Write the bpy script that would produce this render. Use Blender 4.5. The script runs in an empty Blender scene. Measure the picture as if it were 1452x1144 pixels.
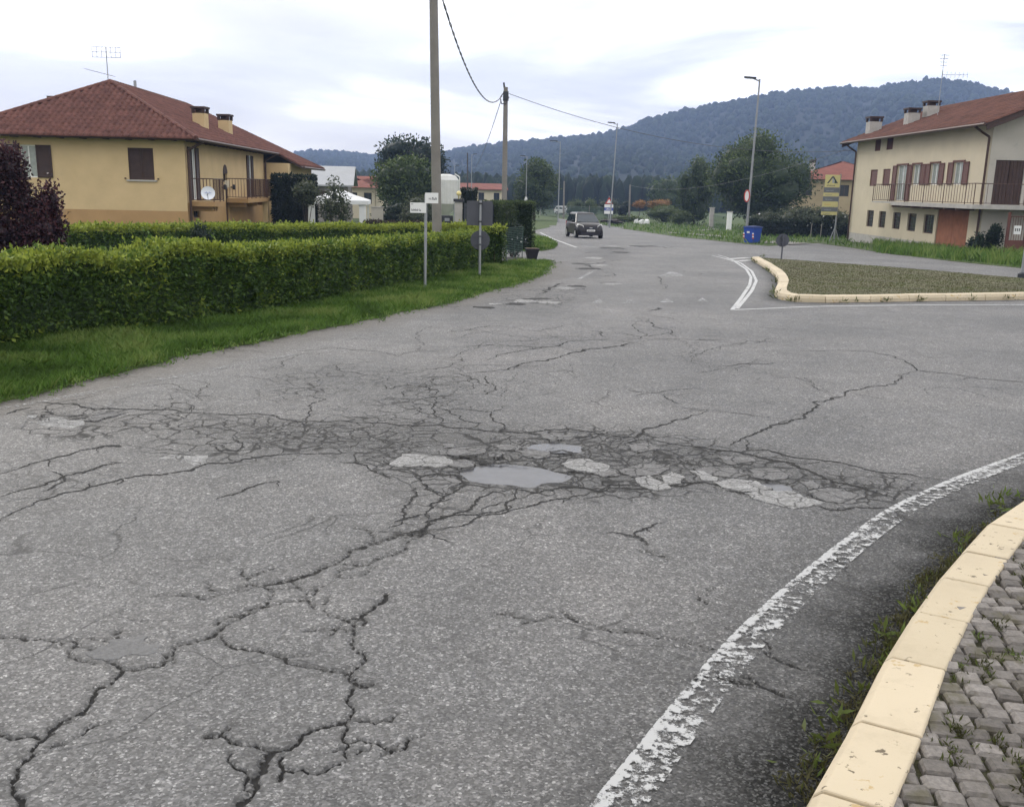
import bpy, bmesh, math, random
import numpy as np
from mathutils import Vector, Matrix, noise as mnoise

random.seed(7)
RNG = np.random.default_rng(11)
SC = bpy.context.scene
COL = SC.collection

# ------------------------------------------------------------------ camera
F, CX, CY, CAM_H, SLOPE, ROLL = 1330.0, 726.0, 572.0, 1.7, 0.022, 0.022
PITCH = math.atan((572 - 266) / F)
FWD = Vector((0, math.cos(PITCH), -math.sin(PITCH)))
_u = Vector((0, math.sin(PITCH), math.cos(PITCH)))
RIGHT = math.cos(ROLL) * Vector((1, 0, 0)) + math.sin(ROLL) * _u
UP = -math.sin(ROLL) * Vector((1, 0, 0)) + math.cos(ROLL) * _u
EYE = Vector((0, 0, CAM_H))
cam = bpy.data.cameras.new('camera')
cam.sensor_width = 36
cam.lens = F / 1452 * 36
cam.clip_start = 0.05
cam.clip_end = 9000
co = bpy.data.objects.new('camera', cam)
COL.objects.link(co)
m = Matrix((RIGHT, UP, -FWD)).transposed().to_4x4()
m.translation = EYE
co.matrix_world = m
SC.camera = co

# ------------------------------------------------------------------ world, sun, exposure
SUN_AZ, SUN_EL = math.radians(-34), math.radians(27)
W = bpy.data.worlds.new('World')
SC.world = W
W.use_nodes = True
nt = W.node_tree
nt.nodes.clear()


def N(t, typ, **kw):
    n = t.nodes.new(typ)
    for k, v in kw.items():
        if k.startswith('i_'):
            n.inputs[k[2:].replace('_', ' ')].default_value = v
        else:
            setattr(n, k, v)
    return n


def math_node(t, op, a, b=None, clamp=False):
    n = t.nodes.new('ShaderNodeMath')
    n.operation = op
    n.use_clamp = clamp
    for i, v in enumerate((a, b)):
        if v is None:
            continue
        if isinstance(v, (int, float)):
            n.inputs[i].default_value = v
        else:
            t.links.new(v, n.inputs[i])
    return n.outputs[0]


def ramp(t, fac, stops, interp='LINEAR'):
    n = t.nodes.new('ShaderNodeValToRGB')
    n.color_ramp.interpolation = interp
    els = n.color_ramp.elements
    while len(els) < len(stops):
        els.new(0.5)
    for e, (p, c) in zip(els, stops):
        e.position = p
        e.color = (c, c, c, 1) if isinstance(c, (int, float)) else (*c, 1)
    t.links.new(fac, n.inputs[0])
    return n.outputs[0]


def mixc(t, fac, a, b, blend='MIX'):
    n = t.nodes.new('ShaderNodeMix')
    n.data_type = 'RGBA'
    n.blend_type = blend
    for sock, v in ((n.inputs[0], fac), (n.inputs[6], a), (n.inputs[7], b)):
        if isinstance(v, (int, float)):
            sock.default_value = v
        elif isinstance(v, tuple):
            sock.default_value = (*v, 1)
        else:
            t.links.new(v, sock)
    return n.outputs[2]


sky = N(nt, 'ShaderNodeTexSky', sky_type='NISHITA', sun_disc=False, sun_elevation=SUN_EL,
        sun_rotation=SUN_AZ, dust_density=2.0)
bg_sky = N(nt, 'ShaderNodeBackground')
bg_sky.inputs[1].default_value = 0.10
nt.links.new(sky.outputs[0], bg_sky.inputs[0])
tc = N(nt, 'ShaderNodeTexCoord')
sep = N(nt, 'ShaderNodeSeparateXYZ')
nt.links.new(tc.outputs['Generated'], sep.inputs[0])
zz = math_node(nt, 'MAXIMUM', sep.outputs[2], 0.0)
den = math_node(nt, 'ADD', zz, 0.10)
cu = math_node(nt, 'DIVIDE', sep.outputs[0], den)
cv = math_node(nt, 'DIVIDE', sep.outputs[1], den)
cmb = N(nt, 'ShaderNodeCombineXYZ')
nt.links.new(cu, cmb.inputs[0])
nt.links.new(cv, cmb.inputs[1])
cn = N(nt, 'ShaderNodeTexNoise', i_Scale=0.42, i_Detail=6.0, i_Roughness=0.50, i_Distortion=0.4)
mapn = N(nt, 'ShaderNodeMapping')
mapn.inputs['Location'].default_value = (6.79, -7.67, 0)
mapn.inputs['Rotation'].default_value = (0, 0, 0.5)
nt.links.new(cmb.outputs[0], mapn.inputs[0])
nt.links.new(mapn.outputs[0], cn.inputs[0])
cloud = ramp(nt, cn.outputs[0], [(0.38, (0.54, 0.54, 0.555)), (0.50, (0.84, 0.835, 0.835)), (0.60, (1.46, 1.42, 1.36))])
# the veil of thin cloud round the hidden sun
sd = Vector((math.sin(SUN_AZ) * math.cos(SUN_EL), math.cos(SUN_AZ) * math.cos(SUN_EL), math.sin(SUN_EL)))
dotn = N(nt, 'ShaderNodeVectorMath', operation='DOT_PRODUCT')
nt.links.new(tc.outputs['Generated'], dotn.inputs[0])
dotn.inputs[1].default_value = sd
glow = ramp(nt, dotn.outputs['Value'], [(0.55, 0.0), (0.97, 1.0)], 'EASE')
cloud = mixc(nt, math_node(nt, 'MULTIPLY', glow, 0.28), cloud, (1.6, 1.52, 1.38))
# overcast luminance grows towards the zenith
zen = math_node(nt, 'ADD', math_node(nt, 'MULTIPLY', zz, 0.55), 0.93)
# warm low band along the horizon where the cover thins
low = ramp(nt, zz, [(0.0, 1.0), (0.10, 0.0)], 'EASE')
cloud = mixc(nt, math_node(nt, 'MULTIPLY', low, 0.45), cloud, (1.10, 1.01, 0.90))
cloud = mixc(nt, 1.0, cloud, zen, 'MULTIPLY')
bg_c = N(nt, 'ShaderNodeBackground')
nt.links.new(cloud, bg_c.inputs[0])
bg_c.inputs[1].default_value = 1.48
mixw = N(nt, 'ShaderNodeMixShader')
mixw.inputs[0].default_value = 0.93
nt.links.new(bg_sky.outputs[0], mixw.inputs[1])
nt.links.new(bg_c.outputs[0], mixw.inputs[2])
wo = N(nt, 'ShaderNodeOutputWorld')
nt.links.new(mixw.outputs[0], wo.inputs[0])

sl = bpy.data.lights.new('sun', 'SUN')
sl.energy = 1.1
sl.angle = math.radians(18)
sl.color = (1.0, 0.95, 0.87)
so = bpy.data.objects.new('sun', sl)
COL.objects.link(so)
so.rotation_euler = sd.to_track_quat('Z', 'Y').to_euler()
so.location = (-20, 0, 40)

SC.view_settings.view_transform = 'Standard'
SC.view_settings.look = 'None'
SC.view_settings.gamma = 1
SC.view_settings.use_curve_mapping = False
SC.view_settings.exposure = 0.0
SC.cycles.use_denoising = True
SC.cycles.adaptive_threshold = 0.025
SC.cycles.max_bounces = 5
SC.cycles.diffuse_bounces = 3
SC.cycles.glossy_bounces = 2
SC.cycles.volume_bounces = 1
SC.cycles.transparent_max_bounces = 12


# ------------------------------------------------------------------ geometry helpers
def gz(y):
    """height of the plain at depth y: a long gentle fall away from the junction, then level"""
    y = np.asarray(y, float)
    z = np.where(y < 100, -SLOPE * y, np.where(y < 200, -2.2 - 0.011 * (y - 100), -3.3))
    return np.where(y < -60, 60 * SLOPE, z)


def gzf(y):
    return float(gz(y))


def ray(px, py):
    return FWD + RIGHT * ((px - CX) / F) + UP * ((CY - py) / F)


def G(px, py, dz=0.0):
    """the spot on the ground (raised by dz) that a pixel looks at"""
    d = ray(px, py)
    for s, c, lo, hi in ((SLOPE, 0.0, -1e9, 100), (0.011, -1.1, 100, 200), (0.0, -3.3, 200, 1e9)):
        k = d.z + s * d.y
        if k >= -1e-6:
            continue
        t = (c + dz - CAM_H) / k
        p = EYE + d * t
        if lo <= p.y <= hi:
            return p
    return EYE + d * (200 / d.y)


def at(px, py, depth):
    d = ray(px, py)
    return EYE + d * (depth / d.y)


def ground_at(px, depth):
    """the point on the ground in a pixel column at a depth"""
    z = gzf(depth)
    y0, y1 = 100.0, 1200.0
    for _ in range(40):
        ym = (y0 + y1) / 2
        if at(px, ym, depth).z > z:
            y0 = ym
        else:
            y1 = ym
    return at(px, y0, depth)


class Fr:
    """frame: origin, s along, n outward, z up"""
    def __init__(s, o=(0, 0, 0), ux=(1, 0), un=None):
        s.o = Vector(o)
        s.x = Vector((ux[0], ux[1], 0)).normalized()
        s.n = Vector((un[0], un[1], 0)).normalized() if un else Vector((-s.x.y, s.x.x, 0))
        s.flip = s.x.cross(s.n).z < 0

    def __call__(s, a, b, c):
        return s.o + s.x * a + s.n * b + Vector((0, 0, c))

    def hit(s, px, py, off=0.0):
        """(s, z) where a pixel's ray meets the vertical plane n = off"""
        d = ray(px, py)
        o = s.o + s.n * off
        t = (o - EYE).dot(s.n) / d.dot(s.n)
        p = EYE + d * t
        return (p - s.o).dot(s.x), p.z - s.o.z


WORLD = Fr()


class MB:
    def __init__(s, fr=WORLD):
        s.v, s.f, s.fr = [], [], fr

    def add(s, vs, fs):
        b = len(s.v)
        s.v += [tuple(s.fr(*p)) for p in vs]
        for f in fs:
            f = [b + i for i in f]
            s.f.append(f[::-1] if s.fr.flip else f)
        return s

    def box(s, a, b):
        x0, x1 = sorted((a[0], b[0])); y0, y1 = sorted((a[1], b[1])); z0, z1 = sorted((a[2], b[2]))
        return s.add([(x0, y0, z0), (x1, y0, z0), (x1, y1, z0), (x0, y1, z0), (x0, y0, z1), (x1, y0, z1), (x1, y1, z1), (x0, y1, z1)],
                     [(0, 3, 2, 1), (4, 5, 6, 7), (0, 1, 5, 4), (1, 2, 6, 5), (2, 3, 7, 6), (3, 0, 4, 7)])

    def prism(s, pts, d):
        """polygon pts (3D) pushed by vector d"""
        n = len(pts)
        d = Vector(d)
        q = [tuple(Vector(p) + d) for p in pts]
        return s.add(list(pts) + q, [tuple(range(n))[::-1], tuple(range(n, 2 * n))] +
                     [(i, (i + 1) % n, n + (i + 1) % n, n + i) for i in range(n)])

    def bar(s, a, b, r, k=6, r2=None):
        a, b = Vector(a), Vector(b)
        r2 = r if r2 is None else r2
        d = (b - a).normalized()
        u = d.cross(Vector((0, 0, 1) if abs(d.z) < .9 else (1, 0, 0))).normalized()
        w = d.cross(u)
        vs = []
        for p, rr in ((a, r), (b, r2)):
            for i in range(k):
                t = 2 * math.pi * i / k
                vs.append(p + u * math.cos(t) * rr + w * math.sin(t) * rr)
        return s.add(vs, [(i, (i + 1) % k, k + (i + 1) % k, k + i) for i in range(k)] +
                     [tuple(range(k))[::-1], tuple(range(k, 2 * k))])

    def path(s, pts, r, k=5):
        for a, b in zip(pts[:-1], pts[1:]):
            s.bar(a, b, r, k)
        return s

    def lathe(s, c, prof, k=16):
        c = Vector(c)
        vs, fs = [], []
        for (r, z) in prof:
            for i in range(k):
                t = 2 * math.pi * i / k
                vs.append(c + Vector((r * math.cos(t), r * math.sin(t), z)))
        for j in range(len(prof) - 1):
            for i in range(k):
                fs.append((j * k + i, j * k + (i + 1) % k, (j + 1) * k + (i + 1) % k, (j + 1) * k + i))
        fs.append(tuple(range(k))[::-1])
        fs.append(tuple((len(prof) - 1) * k + i for i in range(k)))
        return s.add(vs, fs)

    def build(s, name, mat, parent=None, smooth=False, bevel=0.0):
        o0 = world_loc(parent)
        me = bpy.data.meshes.new(name)
        me.from_pydata([tuple(Vector(p) - o0) for p in s.v], [], s.f)
        if smooth:
            me.shade_smooth()
        return link(name, me, mat, parent, bevel)


def world_loc(o):
    v = Vector((0, 0, 0))
    while o is not None:
        v += o.location
        o = o.parent
    return v


def link(name, me, mat, parent=None, bevel=0.0):
    me.materials.append(mat)
    o = bpy.data.objects.new(name, me)
    COL.objects.link(o)
    o.parent = parent
    if bevel:
        b = o.modifiers.new('bevel', 'BEVEL')
        b.width = bevel
        b.segments = 2
        b.limit_method = 'ANGLE'
    return o


def thing(name, label, cat, loc, group=None):
    o = bpy.data.objects.new(name, None)
    o.empty_display_size = 0.2
    COL.objects.link(o)
    o.location = loc
    return tag(o, label, cat, group)


def tag(o, label=None, cat=None, group=None, kind=None):
    for k, v in (('label', label), ('category', cat), ('group', group), ('kind', kind)):
        if v:
            o[k] = v
    return o


def np_mesh(name, V, Fc, mat, parent=None, attrs=None, smooth=False, face_attrs=None):
    V = np.ascontiguousarray(V, np.float32)
    Fc = np.ascontiguousarray(Fc, np.int32)
    if parent is not None:
        V = V - np.array(world_loc(parent), np.float32)
    me = bpy.data.meshes.new(name)
    k = Fc.shape[1]
    me.vertices.add(len(V))
    me.vertices.foreach_set('co', V.ravel())
    me.loops.add(Fc.size)
    me.loops.foreach_set('vertex_index', Fc.ravel())
    me.polygons.add(len(Fc))
    me.polygons.foreach_set('loop_start', np.arange(0, Fc.size, k, dtype=np.int32))
    me.update(calc_edges=True)
    if smooth:
        me.shade_smooth()
    for dom, d in (('POINT', attrs), ('FACE', face_attrs)):
        for nme, arr in (d or {}).items():
            a = me.attributes.new(nme, 'FLOAT', dom)
            a.data.foreach_set('value', np.ascontiguousarray(arr, np.float32))
    return link(name, me, mat, parent)


def in_poly(x, y, poly):
    inside = np.zeros(np.shape(x), bool)
    n = len(poly)
    for i in range(n):
        x0, y0 = poly[i][0], poly[i][1]
        x1, y1 = poly[(i + 1) % n][0], poly[(i + 1) % n][1]
        c = (y0 > y) != (y1 > y)
        with np.errstate(divide='ignore', invalid='ignore'):
            xi = (x1 - x0) * (y - y0) / (y1 - y0 + 1e-12) + x0
        inside ^= c & (x < xi)
    return inside


# ------------------------------------------------------------------ materials
def pm(name, base, rough=0.7, var=0.12, scale=3.0, bump=0.0, bscale=40.0, spec=0.3, metal=0.0, alt=None, dirt=None):
    mt = bpy.data.materials.new(name)
    mt.use_nodes = True
    t = mt.node_tree
    b = t.nodes['Principled BSDF']
    tcn = N(t, 'ShaderNodeTexCoord')
    n1 = N(t, 'ShaderNodeTexNoise', i_Scale=scale, i_Detail=6.0, i_Roughness=0.6)
    t.links.new(tcn.outputs['Object'], n1.inputs[0])
    a = tuple(c * (1 - var) for c in base)
    c2 = alt or tuple(min(1, c * (1 + var)) for c in base)
    col = ramp(t, n1.outputs[0], [(0.3, a), (0.7, c2)])
    if dirt:
        n3 = N(t, 'ShaderNodeTexNoise', i_Scale=scale * 2.7, i_Detail=8.0, i_Roughness=0.7)
        t.links.new(tcn.outputs['Object'], n3.inputs[0])
        col = mixc(t, ramp(t, n3.outputs[0], [(dirt[1], 0.0), (dirt[1] + 0.08, 1.0)]), col, dirt[0])
    t.links.new(col, b.inputs['Base Color'])
    b.inputs['Roughness'].default_value = rough
    b.inputs['Specular IOR Level'].default_value = spec
    b.inputs['Metallic'].default_value = metal
    if bump:
        n2 = N(t, 'ShaderNodeTexNoise', i_Scale=bscale, i_Detail=4.0)
        t.links.new(tcn.outputs['Object'], n2.inputs[0])
        bn = N(t, 'ShaderNodeBump', i_Strength=bump, i_Distance=0.02)
        t.links.new(n2.outputs[0], bn.inputs['Height'])
        t.links.new(bn.outputs[0], b.inputs['Normal'])
    return mt


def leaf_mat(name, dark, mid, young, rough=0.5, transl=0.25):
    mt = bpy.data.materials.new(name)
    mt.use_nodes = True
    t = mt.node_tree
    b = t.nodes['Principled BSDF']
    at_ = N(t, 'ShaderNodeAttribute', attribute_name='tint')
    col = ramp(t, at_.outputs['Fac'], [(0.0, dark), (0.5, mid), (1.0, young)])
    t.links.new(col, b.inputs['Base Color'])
    b.inputs['Roughness'].default_value = rough
    b.inputs['Specular IOR Level'].default_value = 0.25
    tr = N(t, 'ShaderNodeBsdfTranslucent')
    t.links.new(col, tr.inputs[0])
    ms = N(t, 'ShaderNodeMixShader')
    ms.inputs[0].default_value = transl
    t.links.new(b.outputs[0], ms.inputs[1])
    t.links.new(tr.outputs[0], ms.inputs[2])
    t.links.new(ms.outputs[0], t.nodes['Material Output'].inputs[0])
    return mt


def glass_mat(name, col=(0.02, 0.025, 0.03), rough=0.05):
    mt = pm(name, col, rough, 0.1, 2.0, spec=0.8)
    return mt


M = {}
M['yellow'] = pm('yellow_plaster', (0.57, 0.425, 0.235), 0.9, 0.07, 1.2, 0.15, 60)
M['ochre'] = pm('ochre_plinth', (0.40, 0.25, 0.118), 0.9, 0.08, 1.5, 0.15, 60)
M['cream'] = pm('cream_plaster', (0.57, 0.50, 0.37), 0.9, 0.07, 0.7, 0.2, 50, dirt=((0.50, 0.44, 0.34), 0.62))
M['shadegrey'] = pm('shaded_grey_plaster', (0.44, 0.41, 0.36), 0.9, 0.08, 0.8, 0.2, 50, dirt=((0.36, 0.34, 0.30), 0.6))  # cream plaster darkened for the gable's shade; plain grey on the garden wall
M['beige'] = pm('beige_render', (0.42, 0.335, 0.21), 0.9, 0.1, 0.8, 0.15, 50)
M['concrete'] = pm('concrete', (0.40, 0.38, 0.35), 0.9, 0.15, 3.0, 0.3, 60)
M['polecon'] = pm('pole_concrete', (0.21, 0.195, 0.175), 0.9, 0.14, 2.0, 0.2, 60)
M['tile'] = pm('terracotta_tile', (0.115, 0.047, 0.037), 0.85, 0.28, 2.2, 0.2, 50, alt=(0.18, 0.080, 0.062))
M['tile2'] = pm('old_brown_tile', (0.10, 0.040, 0.028), 0.85, 0.3, 1.5, 0.2, 50, alt=(0.16, 0.068, 0.046))
M['redroof'] = pm('far_red_tile', (0.19, 0.065, 0.045), 0.85, 0.2, 1.0)
M['greyroof'] = pm('grey_sheet_roof', (0.33, 0.34, 0.35), 0.5, 0.08, 0.6)
M['brown'] = pm('dark_brown_wood', (0.05, 0.028, 0.022), 0.6, 0.2, 4.0, 0.1, 40)
M['brownred'] = pm('red_brown_shutter', (0.115, 0.045, 0.035), 0.65, 0.15, 4.0, 0.1, 40)
M['brownmetal'] = pm('brown_railing', (0.075, 0.04, 0.03), 0.5, 0.15, 5.0)
M['garage'] = pm('garage_wood', (0.27, 0.105, 0.055), 0.75, 0.2, 3.0, 0.15, 30)
M['gutter'] = pm('copper_gutter', (0.075, 0.045, 0.035), 0.45, 0.15, 4.0, metal=0.3)
M['white'] = pm('white_paint', (0.74, 0.74, 0.72), 0.5, 0.04, 3.0)
M['dish'] = pm('dish_white', (0.72, 0.74, 0.78), 0.4, 0.04, 3.0)
M['blueink'] = pm('blue_print', (0.10, 0.16, 0.42), 0.5, 0.1)
M['ink'] = pm('dark_print', (0.05, 0.05, 0.06), 0.6, 0.1)
M['glass'] = glass_mat('window_glass')
M['curtain'] = pm('curtained_glass', (0.30, 0.33, 0.30), 0.15, 0.15, 6.0, spec=0.6)
M['galv'] = pm('galvanised_steel', (0.30, 0.31, 0.32), 0.45, 0.1, 4.0, metal=0.4)
M['lampgrey'] = pm('lamp_post_grey', (0.27, 0.28, 0.29), 0.5, 0.08, 3.0, metal=0.2)
M['signback'] = pm('sign_back_grey', (0.075, 0.078, 0.092), 0.55, 0.12, 3.0)
M['darkmetal'] = pm('dark_metal', (0.035, 0.037, 0.043), 0.5, 0.1, 3.0)
M['gate'] = pm('slate_gate', (0.055, 0.06, 0.072), 0.55, 0.1, 2.0)
M['blackplastic'] = pm('black_plastic', (0.022, 0.02, 0.026), 0.45, 0.15, 6.0)
M['rubber'] = pm('tyre_rubber', (0.018, 0.018, 0.018), 0.8, 0.2, 8.0)
M['rim'] = pm('wheel_rim', (0.45, 0.45, 0.46), 0.35, 0.08, 5.0, metal=0.6)
M['carpaint'] = pm('dark_car_paint', (0.010, 0.008, 0.009), 0.28, 0.1, 3.0, spec=0.35)
M['carwhite'] = pm('white_car_paint', (0.75, 0.75, 0.75), 0.25, 0.03, 3.0, spec=0.5)
M['carglass'] = glass_mat('car_glass', (0.02, 0.03, 0.035), 0.04)
M['headlight'] = pm('headlight_lens', (0.62, 0.62, 0.60), 0.15, 0.08, 8.0, spec=0.7)
M['bin'] = pm('blue_bin_plastic', (0.028, 0.075, 0.36), 0.45, 0.1, 3.0)
M['binlid'] = pm('blue_bin_lid', (0.025, 0.05, 0.20), 0.45, 0.1, 3.0)
M['reflred'] = pm('reflector_red', (0.5, 0.05, 0.04), 0.4, 0.1)
M['signyellow'] = pm('sign_yellow', (0.60, 0.54, 0.24), 0.6, 0.06, 3.0)
M['signorange'] = pm('sign_orange', (0.62, 0.38, 0.07), 0.6, 0.06, 3.0)
M['signgrey'] = pm('sign_slate', (0.16, 0.17, 0.18), 0.6, 0.06, 3.0)
M['signblue'] = pm('sign_blue', (0.07, 0.10, 0.33), 0.5, 0.06, 3.0)
M['signtext'] = pm('sign_pale_print', (0.36, 0.38, 0.38), 0.6, 0.06, 3.0)
M['stonewall'] = pm('low_stone', (0.22, 0.20, 0.18), 0.9, 0.2, 3.0, 0.2)
M['bark'] = pm('bark', (0.075, 0.058, 0.042), 0.9, 0.3, 6.0, 0.5, 25)
M['soil'] = pm('dug_soil', (0.13, 0.085, 0.06), 0.95, 0.3, 4.0, 0.5, 15)
M['mulch'] = pm('dark_mulch', (0.035, 0.032, 0.032), 0.95, 0.3, 20.0, 0.6, 60)
M['canvas'] = pm('white_canvas', (0.68, 0.69, 0.69), 0.8, 0.05, 2.0)
M['silo'] = pm('silo_white', (0.58, 0.58, 0.55), 0.5, 0.08, 2.0)
M['lampglow'] = pm('globe_lamp_yellow', (0.72, 0.62, 0.28), 0.3, 0.05)
M['fence'] = pm('green_wire', (0.03, 0.065, 0.05), 0.55, 0.1)
M['wire'] = pm('cable', (0.10, 0.10, 0.11), 0.6, 0.1)
M['darkwood'] = pm('tarred_pole', (0.07, 0.062, 0.058), 0.85, 0.2, 4.0, 0.2, 40)

M['leaf_laurel'] = leaf_mat('laurel_leaf', (0.020, 0.040, 0.011), (0.074, 0.132, 0.026), (0.30, 0.35, 0.052))
M['leaf_green'] = leaf_mat('tree_leaf', (0.015, 0.027, 0.012), (0.052, 0.080, 0.028), (0.125, 0.165, 0.052))
M['leaf_dark'] = leaf_mat('evergreen_leaf', (0.007, 0.013, 0.009), (0.017, 0.031, 0.018), (0.040, 0.064, 0.030))
M['leaf_plum'] = leaf_mat('purple_leaf', (0.012, 0.006, 0.008), (0.040, 0.016, 0.022), (0.105, 0.042, 0.050), 0.4)
M['leaf_olive'] = leaf_mat('olive_leaf', (0.022, 0.030, 0.017), (0.062, 0.078, 0.044), (0.15, 0.165, 0.10))
M['leaf_lime'] = leaf_mat('pale_shrub_leaf', (0.022, 0.036, 0.012), (0.075, 0.105, 0.030), (0.15, 0.18, 0.06))
M['leaf_orange'] = leaf_mat('orange_flower', (0.10, 0.06, 0.02), (0.30, 0.13, 0.03), (0.42, 0.24, 0.05))
M['leaf_brown'] = leaf_mat('dry_hedge_leaf', (0.020, 0.014, 0.012), (0.045, 0.033, 0.024), (0.08, 0.065, 0.04))
M['petal'] = leaf_mat('white_petal', (0.45, 0.45, 0.43), (0.62, 0.62, 0.60), (0.75, 0.75, 0.72))
M['blade'] = leaf_mat('grass_blade', (0.045, 0.082, 0.015), (0.100, 0.190, 0.032), (0.22, 0.28, 0.080), 0.6, 0.35)
M['weed'] = leaf_mat('weed_leaf', (0.045, 0.045, 0.015), (0.085, 0.105, 0.025), (0.14, 0.20, 0.05), 0.6, 0.3)
M['moss'] = leaf_mat('island_tuft', (0.068, 0.064, 0.028), (0.112, 0.106, 0.048), (0.115, 0.140, 0.050), 0.8, 0.2)
M['forest'] = leaf_mat('forest_canopy', (0.008, 0.015, 0.009), (0.018, 0.031, 0.017), (0.034, 0.052, 0.026), 0.9, 0.1)
M['turf'] = pm('turf_soil', (0.050, 0.085, 0.018), 0.95, 0.35, 2.0, 0.5, 30, alt=(0.090, 0.125, 0.036))
M['field'] = pm('field', (0.05, 0.075, 0.025), 0.95, 0.3, 0.05)
M['path'] = pm('pale_path', (0.22, 0.21, 0.19), 0.95, 0.2, 2.0, 0.3, 20)
M['joint'] = pm('mossy_joint_soil', (0.050, 0.048, 0.024), 0.95, 0.4, 14.0, 0.6, 60)
M['islandtop'] = pm('overgrown_setts', (0.100, 0.094, 0.046), 0.95, 0.3, 1.2, 0.6, 14, alt=(0.155, 0.145, 0.088), dirt=((0.070, 0.082, 0.028), 0.52))


def asphalt_mat():
    mt = bpy.data.materials.new('old_asphalt')
    mt.use_nodes = True
    t = mt.node_tree
    b = t.nodes['Principled BSDF']
    tcn = N(t, 'ShaderNodeTexCoord')
    ob = tcn.outputs['Object']
    vor = N(t, 'ShaderNodeTexVoronoi', i_Scale=125.0)
    t.links.new(ob, vor.inputs['Vector'])
    sv = N(t, 'ShaderNodeSeparateColor')
    t.links.new(vor.outputs['Color'], sv.inputs[0])
    stone = ramp(t, sv.outputs[0], [(0.0, (0.073, 0.072, 0.071)), (0.45, (0.115, 0.114, 0.112)), (0.75, (0.150, 0.148, 0.146)), (0.92, (0.203, 0.200, 0.197)), (1.0, (0.33, 0.327, 0.32))])
    vor2 = N(t, 'ShaderNodeTexVoronoi', i_Scale=48.0)
    t.links.new(ob, vor2.inputs['Vector'])
    sv2 = N(t, 'ShaderNodeSeparateColor')
    t.links.new(vor2.outputs['Color'], sv2.inputs[0])
    big = ramp(t, sv2.outputs[1], [(0.0, 0.80), (0.7, 1.0), (1.0, 1.35)])
    col = mixc(t, 1.0, stone, big, 'MULTIPLY')
    n1 = N(t, 'ShaderNodeTexNoise', i_Scale=0.35, i_Detail=4.0, i_Roughness=0.6)
    t.links.new(ob, n1.inputs[0])
    n2 = N(t, 'ShaderNodeTexNoise', i_Scale=3.0, i_Detail=6.0, i_Roughness=0.65)
    t.links.new(ob, n2.inputs[0])
    col = mixc(t, 1.0, col, ramp(t, n1.outputs[0], [(0.3, 0.78), (0.7, 1.26)]), 'MULTIPLY')
    col = mixc(t, 1.0, col, ramp(t, n2.outputs[0], [(0.3, 0.86), (0.7, 1.14)]), 'MULTIPLY')
    # a warm/cool drift as old binder weathers
    col = mixc(t, ramp(t, n1.outputs[0], [(0.35, 0.0), (0.65, 0.5)]), col, mixc(t, 1.0, col, (1.04, 0.99, 0.945), 'MULTIPLY'))

    def attr(nm):
        return N(t, 'ShaderNodeAttribute', attribute_name=nm).outputs['Fac']
    # crazed (alligator) zones
    nd = N(t, 'ShaderNodeTexNoise', i_Scale=3.5, i_Detail=3.0)
    t.links.new(ob, nd.inputs[0])
    va = N(t, 'ShaderNodeVectorMath', operation='MULTIPLY_ADD')
    t.links.new(nd.outputs['Color'], va.inputs[0])
    va.inputs[1].default_value = (0.30, 0.30, 0.0)
    t.links.new(ob, va.inputs[2])
    flat = N(t, 'ShaderNodeVectorMath', operation='MULTIPLY')
    t.links.new(va.outputs[0], flat.inputs[0])
    flat.inputs[1].default_value = (1, 1, 0)
    ves = []
    for sc_, wd in ((5.2, 0.055), (10.5, 0.075)):
        ve = N(t, 'ShaderNodeTexVoronoi', feature='DISTANCE_TO_EDGE', i_Scale=sc_)
        t.links.new(flat.outputs[0], ve.inputs['Vector'])
        ves.append(ramp(t, ve.outputs['Distance'], [(0.0, 1.0), (wd * 0.5, 0.8), (wd, 0.0)]))
    al = attr('allig')
    n4 = N(t, 'ShaderNodeTexNoise', i_Scale=1.6, i_Detail=3.0)
    t.links.new(ob, n4.inputs[0])
    alm = math_node(t, 'MULTIPLY', al, ramp(t, n4.outputs[0], [(0.33, 0.25), (0.6, 1.0)]), True)
    e1 = math_node(t, 'MULTIPLY', ves[0], ramp(t, alm, [(0.05, 0.0), (0.35, 1.0)]))
    e2 = math_node(t, 'MULTIPLY', ves[1], ramp(t, alm, [(0.35, 0.0), (0.75, 1.0)]))
    edge = math_node(t, 'MAXIMUM', e1, e2)
    vh = N(t, 'ShaderNodeTexVoronoi', feature='DISTANCE_TO_EDGE', i_Scale=1.35)
    t.links.new(flat.outputs[0], vh.inputs['Vector'])
    nh = N(t, 'ShaderNodeTexNoise', i_Scale=0.8, i_Detail=2.0)
    t.links.new(ob, nh.inputs[0])
    hair = math_node(t, 'MULTIPLY', ramp(t, vh.outputs['Distance'], [(0.0, 1.0), (0.004, 0.8), (0.010, 0.0)]), ramp(t, nh.outputs[0], [(0.48, 0.0), (0.60, 0.55)]))
    edge = math_node(t, 'MAXIMUM', edge, hair)
    n5 = N(t, 'ShaderNodeTexNoise', i_Scale=42.0, i_Detail=5.0, i_Roughness=0.7)
    t.links.new(ob, n5.inputs[0])
    ragged = ramp(t, math_node(t, 'ADD', attr('crack'), math_node(t, 'MULTIPLY', math_node(t, 'SUBTRACT', n5.outputs[0], 0.5), 1.9)), [(0.45, 0.0), (0.70, 1.0)])
    ragged = math_node(t, 'MULTIPLY', ragged, ramp(t, attr('crack'), [(0.02, 0.0), (0.15, 1.0)]))
    crk = math_node(t, 'MAXIMUM', ragged, math_node(t, 'MULTIPLY', edge, 0.9), True)
    # brown verge dirt and black gutter silt
    br = math_node(t, 'MULTIPLY', attr('brown'), ramp(t, n5.outputs[0], [(0.36, 0.3), (0.62, 1.0)]), True)
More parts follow.
